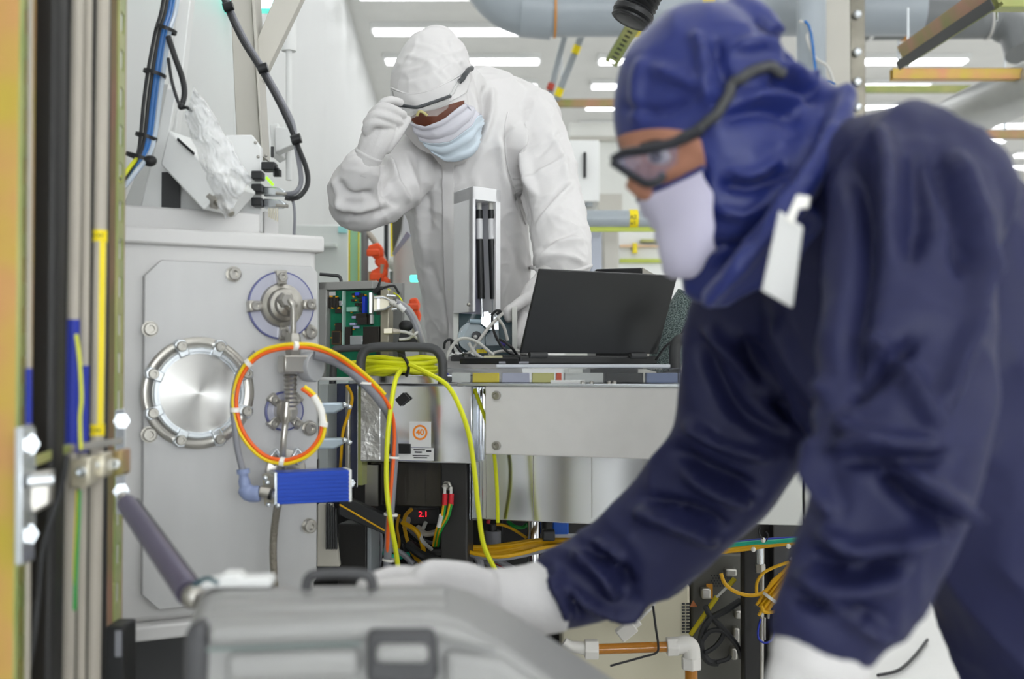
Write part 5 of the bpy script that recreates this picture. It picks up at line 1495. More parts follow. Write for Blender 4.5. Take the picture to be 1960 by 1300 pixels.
def folds(me, lines, rough=0.0, rscale=10.0, gain=1.0):
    """cloth folds: ridges (+) and valleys (-) of given width along lines drawn on the cloth, plus gentle crumple"""
    co = co_of(me)
    no = nor_of(me)
    d = co - np.array(CAM[:], np.float32)
    z = d[:, 1] * CT + d[:, 2] * ST
    px = 980 + FPX * d[:, 0] / z
    py = 650 - FPX * (-d[:, 1] * ST + d[:, 2] * CT) / z
    facing = np.clip(-(no * d).sum(1) / np.linalg.norm(d, axis=1) * 2.0, 0, 1)
    disp = np.zeros(len(co), np.float32)
    for pts, w, amp in lines:
        amp *= gain
        P = spline([Vector((x, y, 0)) for x, y in pts], 6)
        best = np.full(len(co), 1e9, np.float32)
        tt = np.zeros(len(co), np.float32)
        for i in range(len(P) - 1):
            ax, ay, bx_, by_ = P[i].x, P[i].y, P[i + 1].x, P[i + 1].y
            vx, vy = bx_ - ax, by_ - ay
            L2 = vx * vx + vy * vy + 1e-9
            t = np.clip(((px - ax) * vx + (py - ay) * vy) / L2, 0, 1)
            q = (px - ax - t * vx) ** 2 + (py - ay - t * vy) ** 2
            mm = q < best
            best[mm] = q[mm]
            tt[mm] = (i + t[mm]) / (len(P) - 1)
        disp += amp * np.exp(-best / (w * w)) * np.clip(np.sin(np.pi * np.clip(tt, .03, .97)) * 1.6, 0, 1)
    disp *= facing
    if rough:
        for i in range(len(co)):
            v = Vector([float(x) for x in co[i]])
            wv = v + Vector((noise.noise(v * rscale * .6), noise.noise(v * rscale * .6 + Vector((5, 5, 5))), noise.noise(v * rscale * .6 + Vector((9, 1, 4))))) * (.6 / rscale)
            a_ = 1 - min(1, abs(noise.noise(wv * rscale)) * 2.4)
            b_ = 1 - min(1, abs(noise.noise(wv * rscale * 2.1 + Vector((7, 3, 1)))) * 2.4)
            disp[i] += rough * (a_ * a_ * 1.1 + b_ * b_ * .6 - .6)
    co = co + no * disp[:, None]
    me.vertices.foreach_set('co', co.ravel().astype(np.float32))
    me.update()


def bvh_of(me):
    return BVHTree.FromPolygons([v.co.copy() for v in me.vertices], [tuple(p.vertices) for p in me.polygons])


def hit(bv, px, py, Yg):
    d = (at(px, py, 1.0) - CAM).normalized()
    h_ = bv.ray_cast(CAM, d)
    if h_[0] is not None:
        return h_[0], h_[1]
    q = bv.find_nearest(at(px, py, Yg))
    return q[0], q[1]


def patch(name, bv, rows, off, m, parent, Yg, th=.0015, nu=26, nv=22, fn=None, **k):
    """a piece of cloth laid on a body: rows of picture points, top row first"""
    R_ = []
    for r in rows:
        sp = spline([Vector((x, y, 0)) for x, y in r], 10)
        R_.append([sp[int(round(i * (len(sp) - 1) / nu))] for i in range(nu + 1)])
    cols = []
    for i in range(nu + 1):
        sp = spline([r[i] for r in R_], 10)
        cols.append([sp[int(round(j * (len(sp) - 1) / nv))] for j in range(nv + 1)])
    bm = nb()
    V = []
    for i in range(nu + 1):
        row = []
        for j in range(nv + 1):
            q = cols[i][j]
            p, n_ = hit(bv, q.x, q.y, Yg)
            if n_.dot(CAM - p) < 0:
                n_ = -n_
            o_ = off + (fn(i / nu, j / nv) if fn else 0)
            row.append(bm.verts.new(p + n_ * o_))
        V.append(row)
    for i in range(nu):
        for j in range(nv):
            bm.faces.new((V[i][j], V[i + 1][j], V[i + 1][j + 1], V[i][j + 1]))
    bmesh.ops.recalc_face_normals(bm, faces=bm.faces[:])
    bmesh.ops.smooth_vert(bm, verts=bm.verts[:], factor=.5, use_axis_x=True, use_axis_y=True, use_axis_z=True)
    o = mk(name, bm, m, parent, smooth=180, **k)
    md = o.modifiers.new('thick', 'SOLIDIFY')
    md.thickness = th
    md.offset = 0
    return o


def laid_tube(name, bv, pts, r, m, parent, Yg, off=0.0, n=8, sub=8, **k):
    sp = spline([Vector((x, y, 0)) for x, y in pts], sub)
    w = []
    for q in sp:
        p, n_ = hit(bv, q.x, q.y, Yg)
        if n_.dot(CAM - p) < 0:
            n_ = -n_
        w.append(p + n_ * off)
    w = [w[0]] + [(a_ + b_ * 2 + c_) / 4 for a_, b_, c_ in zip(w, w[1:], w[2:])] + [w[-1]]
    return one(name, m, lambda bm: tube(bm, w, r, n), parent, smooth=180, **k)


def hand(name, m, parent, palm, fingers, voxel=.0022, label=None):
    bm = nb()
    for s in palm:
        limb(bm, s, 14)
    for f_ in fingers:
        limb(bm, f_, 12, 4)
    me = fuse(bm, voxel, 3)
    return mesh_obj(name, me, m, parent, smooth=180, label=label)


SUITW = mat('white coverall fabric', '#d9d7d6', .7, var=.01, bump=.4, bscale=7, ridged=True, bdetail=2)
SUITN = mat('navy coverall fabric', '#232648', .5, var=.05, bump=.3, bscale=5, spec=.3, ridged=True, bdetail=1.5)
HOODN = mat('blue hood fabric', '#18266a', .45, var=.05, bump=.3, bscale=6, sheen=.12, ridged=True, bdetail=1.5)
SKIND = mat('dark brown skin', '#6b3a26', .5, var=.08)
SKINL = mat('tan skin', '#a9765f', .5, var=.08)
MASKW = mat('white face mask', '#cfced6', .7, var=.01)
MASKB = mat('pale blue mask lower half', '#d3e0ea', .7, var=.01)
LENS = mat('clear safety lens', '#f2f4f2', .05, trans=.7, alpha=.35, var=0)
FRAME = mat('dark grey glasses frame', '#3c3f42', .4)

# --- person in white, behind the bench
pw = thing('person', 'person in white hooded coverall lifting safety glasses with a gloved hand', 'person', (at(920, 700, 2.85).x, 2.85, 0))
bm = nb()
# torso, hips, legs
limb(bm, [(918, 1000, 2.92, 92, .8), (918, 800, 2.92, 98, .75), (914, 650, 2.88, 96, .75), (908, 520, 2.82, 108, .75), (896, 410, 2.78, 118, .75), (893, 320, 2.76, 124, .75), (905, 255, 2.76, 128, .75), (938, 208, 2.8, 95, .85)], 28)
limb(bm, [(880, 980, 2.92, 62, 1), (872, 1150, 2.92, 55, 1), (868, 1330, 2.94, 44, 1.1), (866, 1470, 2.95, 40, 1.1)], 18)
limb(bm, [(955, 980, 2.92, 62, 1), (962, 1150, 2.95, 55, 1), (966, 1330, 3.0, 44, 1.1), (968, 1470, 3.02, 40, 1.1)], 18)
for x in (866, 970):
    limb(bm, [(x, 1484, 2.97, 34, 1), (x - 4, 1500, 2.84, 34, .7), (x - 8, 1512, 2.76, 30, .6)], 14)
# shoulders and back
limb(bm, [(830, 285, 2.74, 62, .9), (890, 232, 2.8, 72, .9), (955, 212, 2.84, 70, .9), (1015, 238, 2.8, 70, .9)], 22)
# his left arm (picture right), leaning on the bench
limb(bm, [(1012, 245, 2.78, 68, .95), (1040, 310, 2.74, 62, .95), (1060, 390, 2.66, 58, .95), (1072, 450, 2.58, 57, .95), (1077, 496, 2.52, 57, .95), (1070, 518, 2.49, 50, .95)], 20)
# raised right arm
limb(bm, [(812, 300, 2.72, 55, .95), (765, 345, 2.64, 58, .95), (715, 385, 2.56, 52, .95), (676, 398, 2.5, 46, .95)], 20)
limb(bm, [(678, 392, 2.5, 50, .95), (676, 362, 2.46, 49, .95), (688, 330, 2.42, 40, .95), (696, 312, 2.405, 33, .95)], 18)
# head with hood
limb(bm, [(838, 86, 2.66, 44, 1.0), (832, 118, 2.63, 70, 1.05), (828, 158, 2.61, 80, 1.1), (836, 200, 2.6, 82, 1.05), (852, 240, 2.6, 73, 1.0), (862, 272, 2.61, 56, .9), (866, 290, 2.62, 38, .9)], 24)
limb(bm, [(858, 170, 2.68, 66, 1.0), (890, 215, 2.74, 68, 1.0), (920, 240, 2.78, 70, 1)], 20)
me = fuse(bm, .0045, 5)
WF = [([(985, 240), (975, 270), (985, 330), (1000, 390), (1012, 440)], 9, -.016), ([(1005, 230), (1000, 280), (1012, 340), (1022, 380)], 9, .012),
      ([(1010, 470), (1035, 420), (1070, 380), (1098, 350)], 6, .008), ([(1015, 455), (1045, 400), (1085, 350)], 6, -.006), ([(1030, 500), (1070, 470), (1120, 460)], 7, .008), ([(1022, 485), (1065, 452), (1110, 440)], 6, -.007),
      ([(1018, 515), (1060, 490), (1125, 505)], 6, .006), ([(1050, 250), (1075, 300), (1085, 350)], 7, .006), ([(1010, 360), (1040, 330), (1090, 300)], 6, .006), ([(1025, 300), (1060, 270), (1075, 250)], 6, -.005),
      ([(775, 290), (790, 350), (805, 420), (815, 520)], 8, .007), ([(800, 300), (815, 370), (822, 450)], 8, -.007), ([(905, 330), (930, 420), (950, 520)], 9, .005), ([(955, 260), (962, 320), (980, 400)], 8, .008), ([(960, 420), (985, 480), (995, 540)], 8, -.006),
      ([(640, 380), (680, 400), (740, 385)], 7, .008), ([(655, 410), (700, 415), (760, 395)], 6, -.006), ([(730, 330), (740, 370), (765, 398)], 7, -.010), ([(745, 300), (760, 350), (785, 390)], 7, .009), ([(650, 345), (668, 370), (720, 372)], 6, -.006), ([(640, 340), (650, 380), (665, 410)], 6, .005),
      ([(735, 290), (750, 330), (752, 350)], 6, .007), ([(930, 160), (925, 220), (905, 270)], 6, -.012), ([(942, 165), (940, 220), (922, 275)], 6, .008),
      ([(755, 140), (800, 130), (850, 105), (885, 98)], 4, .002), ([(765, 120), (810, 105), (860, 88)], 4, -.0015), ([(790, 85), (830, 95), (880, 130)], 4, .002), ([(770, 105), (820, 120), (870, 160)], 4, .0018), ([(850, 70), (865, 100), (895, 140)], 4, -.002), ([(760, 150), (800, 148), (850, 125), (890, 105)], 4, -.0015), ([(800, 70), (790, 100), (765, 140)], 4, .0015), ([(840, 140), (870, 120), (890, 118)], 4, .002), ([(820, 80), (850, 90), (880, 110)], 3.5, .0015), ([(905, 170), (912, 210), (905, 250)], 5, .004), ([(880, 150), (900, 180), (905, 220)], 5, -.004),
      ([(840, 560), (850, 600), (845, 650)], 8, .005), ([(820, 500), (840, 560), (870, 640)], 8, -.005), ([(970, 520), (960, 580), (975, 640)], 8, .006)]
folds(me, WF, .004, 8.0, 1.6)
bvW = bvh_of(me)
body_w = mesh_obj('coverall', me, SUITW, pw, smooth=180)
patch('face', bvW, [[(783, 226), (800, 216), (830, 210), (860, 200), (888, 192)], [(790, 232), (808, 228), (835, 224), (862, 212), (888, 200)], [(800, 240), (818, 242), (842, 236), (866, 222), (886, 206)]], .0015, SKIND, pw, 2.6)
patch('hood_band', bvW, [[(752, 172), (790, 182), (830, 172), (870, 152), (897, 136)], [(756, 188), (790, 202), (830, 194), (868, 174), (900, 152)], [(764, 200), (790, 212), (828, 208), (862, 194), (892, 178)]], .003, SUITW, pw, 2.6)
laid_tube('hood_seam', bvW, [(750, 168), (785, 181), (828, 172), (868, 151), (898, 132)], .0022, SUITW, pw, 2.6, .002)
patch('mask', bvW, [[(790, 231), (806, 236), (826, 236), (856, 222), (884, 200)], [(796, 246), (822, 252), (850, 246), (878, 228), (902, 206)], [(806, 262), (834, 268), (862, 260), (890, 242), (914, 220)]], .009, MASKW, pw, 2.6, th=.003, fn=lambda u_, v_: .006 * math.sin(math.pi * u_) + .002 * math.sin(v_ * 14))
patch('mask_lower', bvW, [[(806, 262), (834, 268), (862, 260), (890, 242), (914, 220)], [(820, 276), (845, 284), (872, 276), (900, 258), (922, 236)], [(832, 286), (856, 300), (880, 296), (908, 278), (926, 252)]], .010, MASKB, pw, 2.6, th=.003, fn=lambda u_, v_: .006 * math.sin(math.pi * u_) + .002 * math.sin(v_ * 14 + 2))
laid_tube('mask_loop', bvW, [(884, 201), (895, 215), (890, 238), (872, 258)], .0014, MASKW, pw, 2.6, .012)
patch('zip_flap', bvW, [[(846, 298), (856, 304), (868, 300)], [(848, 400), (860, 400), (872, 400)], [(850, 500), (862, 500), (876, 500)], [(856, 600), (868, 600), (882, 600)], [(862, 690), (874, 690), (888, 690)]], .004, SUITW, pw, 2.75, th=.003, nu=8, nv=40)
laid_tube('shoulder_seam', bvW, [(972, 215), (965, 260), (972, 320), (990, 380), (1006, 430)], .002, SUITW, pw, 2.75, .001)
laid_tube('sleeve_hem', bvW, [(1016, 512), (1045, 520), (1090, 522), (1130, 508)], .005, SUITW, pw, 2.5, .001)
# glasses
gw = one('glasses_frame', FRAME, lambda bm: (tube(bm, spline([at(762, 201, 2.47), at(782, 204, 2.46), at(800, 205, 2.455), at(828, 196, 2.465), at(862, 184, 2.5)], 6), .0038, 10)), pw, smooth=180)
laid_tube('temple', bvW, [(860, 185), (866, 172), (872, 162), (877, 156)], .004, LENS, gw, 2.5, .009)
laid_tube('temple_tip', bvW, [(875, 159), (883, 148), (890, 140), (896, 133)], .0058, FRAME, gw, 2.5, .009)
for pts in ([(768, 205), (786, 208), (800, 207), (798, 222), (785, 228), (772, 222)], [(806, 206), (834, 196), (860, 186), (858, 206), (836, 222), (812, 222)]):
    one('lens', LENS, lambda bm: prism(bm, [at(x, y, 2.455 + .0006 * abs(x - 800)) for x, y in pts], (0, .0025, 0)), gw, smooth=0)
one('nose_bridge', mat('clear amber bridge', '#d9cf8f', .3, trans=.3), lambda bm: (tube(bm, spline([at(798, 222, 2.455), at(802, 214, 2.452), at(808, 214, 2.452), at(818, 221, 2.457)], 4), .003, 8)), gw)
# raised right hand
hand('glove', GLOVE, pw, [[(697, 322, 2.41, 27, .8), (706, 298, 2.40, 27, .75), (716, 275, 2.39, 30, .6), (726, 250, 2.39, 32, .5), (728, 228, 2.40, 27, .5)], [(712, 270, 2.40, 22, .8), (724, 245, 2.41, 25, .8), (742, 262, 2.41, 20, .8)]],
     [[(722, 212, 2.40, 9, 1), (733, 198, 2.395, 9, 1), (748, 192, 2.40, 8.5, 1), (767, 196, 2.42, 7.5, 1)],
      [(712, 222, 2.385, 10.5, 1), (728, 206, 2.375, 10, 1), (750, 209, 2.38, 9.5, 1), (772, 220, 2.41, 8.5, 1)],
      [(704, 236, 2.375, 11, 1), (718, 221, 2.365, 10.5, 1), (742, 224, 2.37, 10, 1), (765, 234, 2.40, 8.5, 1)],
      [(702, 250, 2.375, 11, 1), (712, 236, 2.365, 10.5, 1), (732, 236, 2.37, 9.5, 1), (752, 242, 2.39, 8, 1)],
      [(738, 285, 2.40, 12, 1), (756, 262, 2.40, 11.5, 1), (768, 245, 2.41, 10, 1), (780, 228, 2.425, 8.5, 1)]])
one('glove_cuff', GLOVE, lambda bm: tube(bm, spline([at(690, 330, 2.412), at(698, 314, 2.405), at(707, 294, 2.398)], 4), [S(29, 2.41), S(30, 2.41), S(29, 2.4), S(28.5, 2.4), S(28, 2.4), S(28, 2.4), S(27.5, 2.4), S(28, 2.4), S(28.5, 2.4)], 22), pw, smooth=180)
# left hand on the bench
hand('glove', GLOVE, pw, [[(1062, 512, 2.48, 30, .8), (1045, 540, 2.46, 26, .8), (1030, 562, 2.44, 30, .6), (1018, 590, 2.43, 30, .5), (1012, 612, 2.43, 24, .5)]],
     [[(1024, 566, 2.43, 14, 1), (1002, 576, 2.415, 12, 1), (985, 588, 2.40, 11, 1), (972, 598, 2.39, 10, 1), (974, 612, 2.385, 8, 1)],
      [(1004, 606, 2.42, 10, 1), (996, 628, 2.40, 10, 1), (990, 648, 2.385, 9, 1), (988, 662, 2.38, 7.5, 1)],
      [(1014, 612, 2.42, 10.5, 1), (1008, 636, 2.40, 10, 1), (1004, 658, 2.385, 9, 1), (1002, 676, 2.38, 8, 1)],
      [(1024, 612, 2.43, 10, 1), (1020, 636, 2.41, 9.5, 1), (1018, 656, 2.4, 9, 1), (1016, 672, 2.39, 7.5, 1)],
      [(1034, 606, 2.44, 9, 1), (1034, 628, 2.425, 8.5, 1), (1034, 648, 2.41, 8, 1), (1033, 662, 2.40, 7, 1)]])

# --- person in navy, in front at the right
pn = thing('person', 'person in navy coverall and blue hood leaning over the grey case', 'person', (at(1900, 700, 1.3).x, 1.3, 0))
bm = nb()
limb(bm, [(1560, 430, 1.22, 170, .9), (1640, 500, 1.24, 265, .62), (1760, 600, 1.26, 320, .55), (1880, 750, 1.28, 325, .55), (1990, 960, 1.3, 265, .65), (2080, 1200, 1.32, 255, .7), (2110, 1420, 1.32, 245, .7)], 30)
limb(bm, [(2060, 1420, 1.24, 150, 1), (2030, 1750, 1.2, 130, 1), (2030, 2050, 1.24, 105, 1.1), (2040, 2440, 1.28, 80, 1.1)], 20)
limb(bm, [(2160, 1420, 1.44, 140, 1), (2160, 1750, 1.46, 120, 1), (2170, 2000, 1.5, 95, 1.1), (2180, 2230, 1.54, 75, 1.1)], 20)
limb(bm, [(2040, 2490, 1.29, 70, .9), (1950, 2505, 1.28, 66, .8), (1870, 2520, 1.27, 55, .7)], 14)
limb(bm, [(2180, 2250, 1.55, 60, .9), (2090, 2260, 1.54, 56, .8), (2010, 2272, 1.53, 50, .7)], 14)
# near shoulder, near arm
limb(bm, [(1640, 330, 1.12, 120, .9), (1735, 345, 1.08, 150, .85), (1790, 400, 1.08, 165, .85)], 24)
limb(bm, [(1745, 370, 1.06, 165, .8), (1742, 500, 1.02, 168, .75), (1735, 690, .98, 168, .72), (1724, 850, .95, 166, .72), (1700, 970, .95, 160, .72), (1655, 1080, .95, 146, .72), (1600, 1172, .95, 124, .75), (1588, 1202, .95, 117, .75)], 28)
# far shoulder, far arm
limb(bm, [(1520, 500, 1.26, 130, .8), (1440, 620, 1.32, 128, .7), (1432, 730, 1.34, 138, .6), (1400, 870, 1.36, 128, .65), (1300, 992, 1.38, 108, .75), (1180, 1084, 1.4, 94, .8), (1085, 1128, 1.4, 82, .85), (1050, 1143, 1.4, 72, .85)], 26)
# neck and head inside the hood
limb(bm, [(1405, 120, 1.2, 110, .8), (1372, 220, 1.2, 158, .72), (1380, 330, 1.2, 148, .72), (1375, 430, 1.2, 110, .75), (1362, 500, 1.2, 70, .8)], 20)
limb(bm, [(1460, 380, 1.21, 110, .8), (1540, 440, 1.22, 130, .8)], 18)
me = fuse(bm, .0055, 5)
NF = [([(1570, 830), (1560, 900), (1600, 1000)], 14, .006), ([(1590, 860), (1680, 850), (1800, 855)], 14, .008), ([(1600, 880), (1700, 880), (1820, 875)], 12, -.007), ([(1700, 880), (1790, 940), (1850, 990)], 16, .008), ([(1680, 900), (1760, 970), (1830, 1020)], 14, -.008),
      ([(1560, 1010), (1640, 1050), (1760, 1020), (1840, 960)], 15, .009), ([(1545, 1060), (1640, 1090), (1740, 1075)], 12, -.010), ([(1520, 1100), (1600, 1130), (1720, 1120)], 12, .007), ([(1500, 1130), (1580, 1165), (1690, 1180)], 10, -.006), ([(1560, 1140), (1640, 1190), (1700, 1230)], 10, .006),
      ([(1620, 300), (1660, 400), (1650, 560), (1620, 760)], 22, -.007), ([(1680, 250), (1700, 340), (1690, 480)], 20, .007), ([(1750, 260), (1760, 380), (1740, 520)], 22, -.005), ([(1820, 280), (1860, 420), (1890, 560)], 20, .006), ([(1790, 260), (1830, 400), (1860, 540)], 18, -.006),
      ([(1640, 640), (1720, 700), (1800, 830)], 16, .006), ([(1620, 760), (1680, 720), (1760, 640)], 15, -.006), ([(1600, 800), (1640, 830), (1700, 840)], 12, .006), ([(1880, 500), (1850, 640), (1800, 800)], 16, .006),
      ([(1330, 640), (1370, 720), (1430, 800), (1520, 840)], 16, -.007), ([(1350, 620), (1420, 700), (1500, 780)], 14, .007), ([(1310, 800), (1380, 850), (1480, 880)], 12, .006), ([(1290, 860), (1360, 900), (1450, 940)], 13, -.008), ([(1300, 900), (1380, 950), (1440, 960)], 12, .007),
      ([(1210, 980), (1280, 1000), (1380, 1040)], 12, .007), ([(1230, 950), (1310, 970), (1400, 1010)], 10, -.007), ([(1090, 1060), (1150, 1100), (1180, 1150)], 11, .008), ([(1120, 1045), (1180, 1080), (1210, 1130)], 11, -.008), ([(1060, 1080), (1100, 1140), (1180, 1170), (1240, 1150)], 9, .007), ([(1130, 1040), (1170, 1060), (1190, 1090)], 10, .007), ([(1050, 1100), (1075, 1150), (1090, 1190)], 8, .006), ([(1070, 1095), (1095, 1145), (1110, 1190)], 8, -.005),
      ([(1420, 640), (1460, 740), (1550, 820)], 16, -.007), ([(1480, 600), (1530, 700), (1580, 760)], 16, .006)]
folds(me, NF, .006, 6.0, 3.4)
body_n = mesh_obj('coverall', me, SUITN, pn, smooth=180)
# hood
bm = nb()
limb(bm, [(1432, 52, 1.2, 72, .9), (1412, 82, 1.2, 140, .85), (1388, 140, 1.2, 184, .75), (1373, 205, 1.2, 199, .72), (1380, 275, 1.2, 190, .72), (1398, 345, 1.2, 176, .74), (1392, 420, 1.2, 148, .8), (1372, 490, 1.2, 104, .85), (1352, 545, 1.2, 52, .9)], 30)
limb(bm, [(1500, 250, 1.2, 90, 1.3), (1530, 300, 1.2, 105, 1.35), (1490, 400, 1.2, 110, 1.3), (1420, 480, 1.2, 92, 1.3), (1365, 555, 1.2, 40, 1.6)], 24)
limb(bm, [(1606, 196, 1.17, 26, 2.2), (1585, 265, 1.14, 30, 2.2), (1545, 345, 1.11, 30, 2.2), (1480, 430, 1.1, 28, 2.2), (1410, 515, 1.1, 26, 2.2), (1358, 572, 1.12, 20, 2.2)], 18)
limb(bm, [(1555, 180, 1.2, 40, 1.5), (1590, 215, 1.19, 40, 2)], 14)
mh = fuse(bm, .005, 5)
HF = [([(1330, 60), (1345, 110), (1350, 170)], 10, .008), ([(1370, 70), (1380, 130), (1400, 170)], 12, -.007), ([(1240, 130), (1300, 150), (1350, 175), (1340, 200)], 12, .006), ([(1180, 200), (1260, 215), (1320, 195)], 9, -.004),
      ([(1400, 90), (1470, 80), (1520, 100)], 12, .006), ([(1440, 30), (1500, 80), (1540, 140)], 12, -.009), ([(1470, 40), (1530, 90), (1565, 150)], 10, .008), ([(1480, 130), (1530, 135), (1570, 170)], 10, .008), ([(1470, 155), (1530, 165), (1560, 190)], 10, -.009), ([(1420, 190), (1480, 180), (1540, 195)], 9, .006), ([(1380, 230), (1460, 215), (1530, 235)], 12, -.005), ([(1390, 330), (1440, 335), (1500, 300)], 9, .006), ([(1380, 350), (1440, 360), (1520, 320)], 9, -.007), ([(1370, 400), (1430, 410), (1500, 370)], 10, .005), ([(1360, 470), (1400, 470), (1450, 440)], 9, -.006), ([(1600, 230), (1540, 330), (1450, 440), (1370, 540)], 8, .004), ([(1570, 250), (1510, 350), (1430, 450), (1360, 530)], 9, -.010), ([(1240, 110), (1220, 160), (1215, 240)], 12, .004)]
folds(mh, HF, .004, 8.0, 2.0)
bvH = bvh_of(mh)
mesh_obj('hood', mh, HOODN, pn, smooth=180)
patch('face', bvH, [[(1184, 262), (1220, 250), (1270, 246), (1320, 254), (1342, 268)], [(1196, 298), (1235, 292), (1280, 288), (1325, 290), (1350, 300)], [(1208, 338), (1245, 336), (1285, 330), (1325, 322), (1352, 322)], [(1220, 372), (1250, 364), (1290, 352), (1325, 338), (1352, 326)]], .002, SKINL, pn, 1.15, th=.002)
patch('mask', bvH, [[(1220, 374), (1250, 364), (1290, 350), (1330, 334), (1356, 324)], [(1228, 410), (1262, 402), (1300, 392), (1340, 378), (1366, 368)], [(1243, 450), (1275, 448), (1310, 442), (1345, 430), (1369, 418)], [(1262, 492), (1288, 492), (1318, 490), (1345, 482), (1362, 466)], [(1280, 522), (1300, 528), (1318, 527), (1336, 524), (1348, 505)]], .012, mat('lilac white mask', '#cbc7dc', .7, var=.01), pn, 1.15, th=.003, fn=lambda u_, v_: .006 * math.sin(math.pi * u_) * math.sin(math.pi * v_) + .003 * math.sin(u_ * 2 + v_ * 9))
laid_tube('mask_edge', bvH, [(1220, 371), (1250, 362), (1290, 348), (1330, 332), (1356, 321)], .004, HOODN, pn, 1.15, .010)
nose = one('nose', SKINL, lambda bm: tube_e(bm, [at(1238, 300, 1.12), at(1222, 330, 1.11), at(1218, 352, 1.11), at(1232, 368, 1.12)], [.006, .009, .011, .009], [.008, .01, .012, .01], 12), pn, smooth=180)
one('eye', mat('eye white', '#d8d3cc', .2), lambda bm: ball(bm, at(1262, 300, 1.088), .011, scale=(1, .6, .7)), pn, smooth=180)
one('iris', mat('dark iris', '#2a211c', .15), lambda bm: ball(bm, at(1256, 300, 1.082), .0055), pn, smooth=180)
patch('eyebrow', bvH, [[(1230, 274), (1265, 266), (1300, 272)], [(1232, 280), (1265, 273), (1300, 278)], [(1234, 284), (1265, 279), (1300, 283)]], .005, mat('dark brow hair', '#3a2c26', .7), pn, 1.15, th=.003, nu=10, nv=5)
gn = one('glasses_frame', mat('black glasses frame', '#1b1d24', .35), lambda bm: (tube(bm, spline([at(1172, 308, 1.1), at(1195, 294, 1.095), at(1240, 286, 1.08), at(1300, 270, 1.07), at(1345, 248, 1.062)], 6), .005, 10), tube(bm, spline([at(1172, 310, 1.1), at(1195, 326, 1.095), at(1220, 342, 1.088), at(1240, 352, 1.082), at(1262, 346, 1.08), at(1270, 332, 1.08)], 6), .0042, 10)), pn, smooth=180)
one('lens', mat('tinted safety lens', '#8f8fae', .05, trans=.6, alpha=.4, var=0), lambda bm: prism(bm, [at(1178, 308, 1.094), at(1200, 296, 1.09), at(1245, 288, 1.077), at(1300, 272, 1.068), at(1296, 312, 1.068), at(1268, 334, 1.075), at(1240, 346, 1.08), at(1205, 330, 1.09)], (0, .002, 0)), gn, smooth=0)
laid_tube('temple', bvH, [(1300, 268), (1335, 252), (1365, 225), (1385, 195), (1410, 160), (1440, 140), (1470, 132), (1498, 134)], .0058, DARK, gn, 1.1, .006)
# gloves
hand('glove', GLOVE, pn, [[(1584, 1232, .95, 84, .7), (1572, 1265, .95, 94, .72), (1556, 1330, .95, 96, .6), (1540, 1420, .95, 104, .45), (1530, 1490, .95, 92, .4)]],
     [[(1470, 1490, .95, 24, 1), (1458, 1570, .94, 23, 1), (1452, 1640, .92, 22, 1), (1450, 1690, .9, 19, 1)], [(1510, 1510, .95, 25, 1), (1504, 1600, .935, 24, 1), (1502, 1680, .91, 22, 1), (1500, 1730, .89, 19, 1)], [(1552, 1510, .95, 25, 1), (1550, 1595, .935, 24, 1), (1550, 1670, .91, 22, 1), (1550, 1720, .89, 19, 1)], [(1592, 1490, .95, 22, 1), (1596, 1560, .94, 21, 1), (1598, 1620, .92, 20, 1), (1600, 1665, .9, 17, 1)], [(1460, 1350, .94, 30, 1), (1425, 1420, .92, 28, 1), (1405, 1490, .9, 25, 1), (1398, 1540, .89, 20, 1)]], voxel=.003)
one('glove_cuff', GLOVE, lambda bm: tube_e(bm, spline([at(1586, 1215, .95), at(1578, 1240, .95), at(1572, 1266, .95)], 4), [S(98, .95)] * 9, [S(72, .95)] * 9, 24), pn, smooth=180)
hand('glove', GLOVE, pn, [[(1062, 1140, 1.4, 66, .8), (1000, 1150, 1.39, 62, .8), (940, 1148, 1.37, 54, .75), (880, 1132, 1.34, 58, .6), (815, 1126, 1.3, 58, .5)]],
     [[(800, 1108, 1.32, 23, 1), (760, 1104, 1.31, 22, 1), (722, 1112, 1.3, 20, 1), (695, 1124, 1.29, 17, 1)], [(795, 1126, 1.29, 23, 1), (748, 1126, 1.27, 22, 1), (706, 1136, 1.26, 20, 1), (680, 1148, 1.25, 17, 1)], [(800, 1142, 1.27, 22, 1), (756, 1148, 1.25, 21, 1), (718, 1158, 1.24, 19, 1), (695, 1168, 1.23, 16, 1)], [(812, 1156, 1.25, 20, 1), (775, 1168, 1.23, 19, 1), (745, 1178, 1.22, 17, 1), (728, 1184, 1.21, 15, 1)], [(880, 1120, 1.37, 25, 1), (850, 1100, 1.38, 23, 1), (815, 1098, 1.38, 21, 1), (785, 1104, 1.375, 18, 1)]], voxel=.003)
one('glove_cuff', GLOVE, lambda bm: tube(bm, spline([at(1066, 1138, 1.4), at(1010, 1148, 1.39), at(930, 1146, 1.365)], 4), [S(70, 1.4), S(70, 1.4), S(69, 1.4), S(68, 1.4), S(66, 1.39), S(63, 1.39), S(60, 1.38), S(57, 1.37), S(57, 1.37)], 24), pn, smooth=180)
# badge clipped on the chest
bd = one('badge_card', PAPER, lambda bm: prism(bm, [at(1492, 402, 1.02), at(1538, 434, 1.02), at(1518, 590, 1.04), at(1458, 556, 1.04)], (0, .003, 0)), pn, bevel=.002)
one('badge_strap', MATS['clear white cable tie'], lambda bm: prism(bm, [at(1526, 372, 1.02), at(1552, 376, 1.02), at(1548, 398, 1.02), at(1530, 400, 1.02), at(1518, 430, 1.018), at(1504, 420, 1.018)], (0, .003, 0)), bd, bevel=.001)
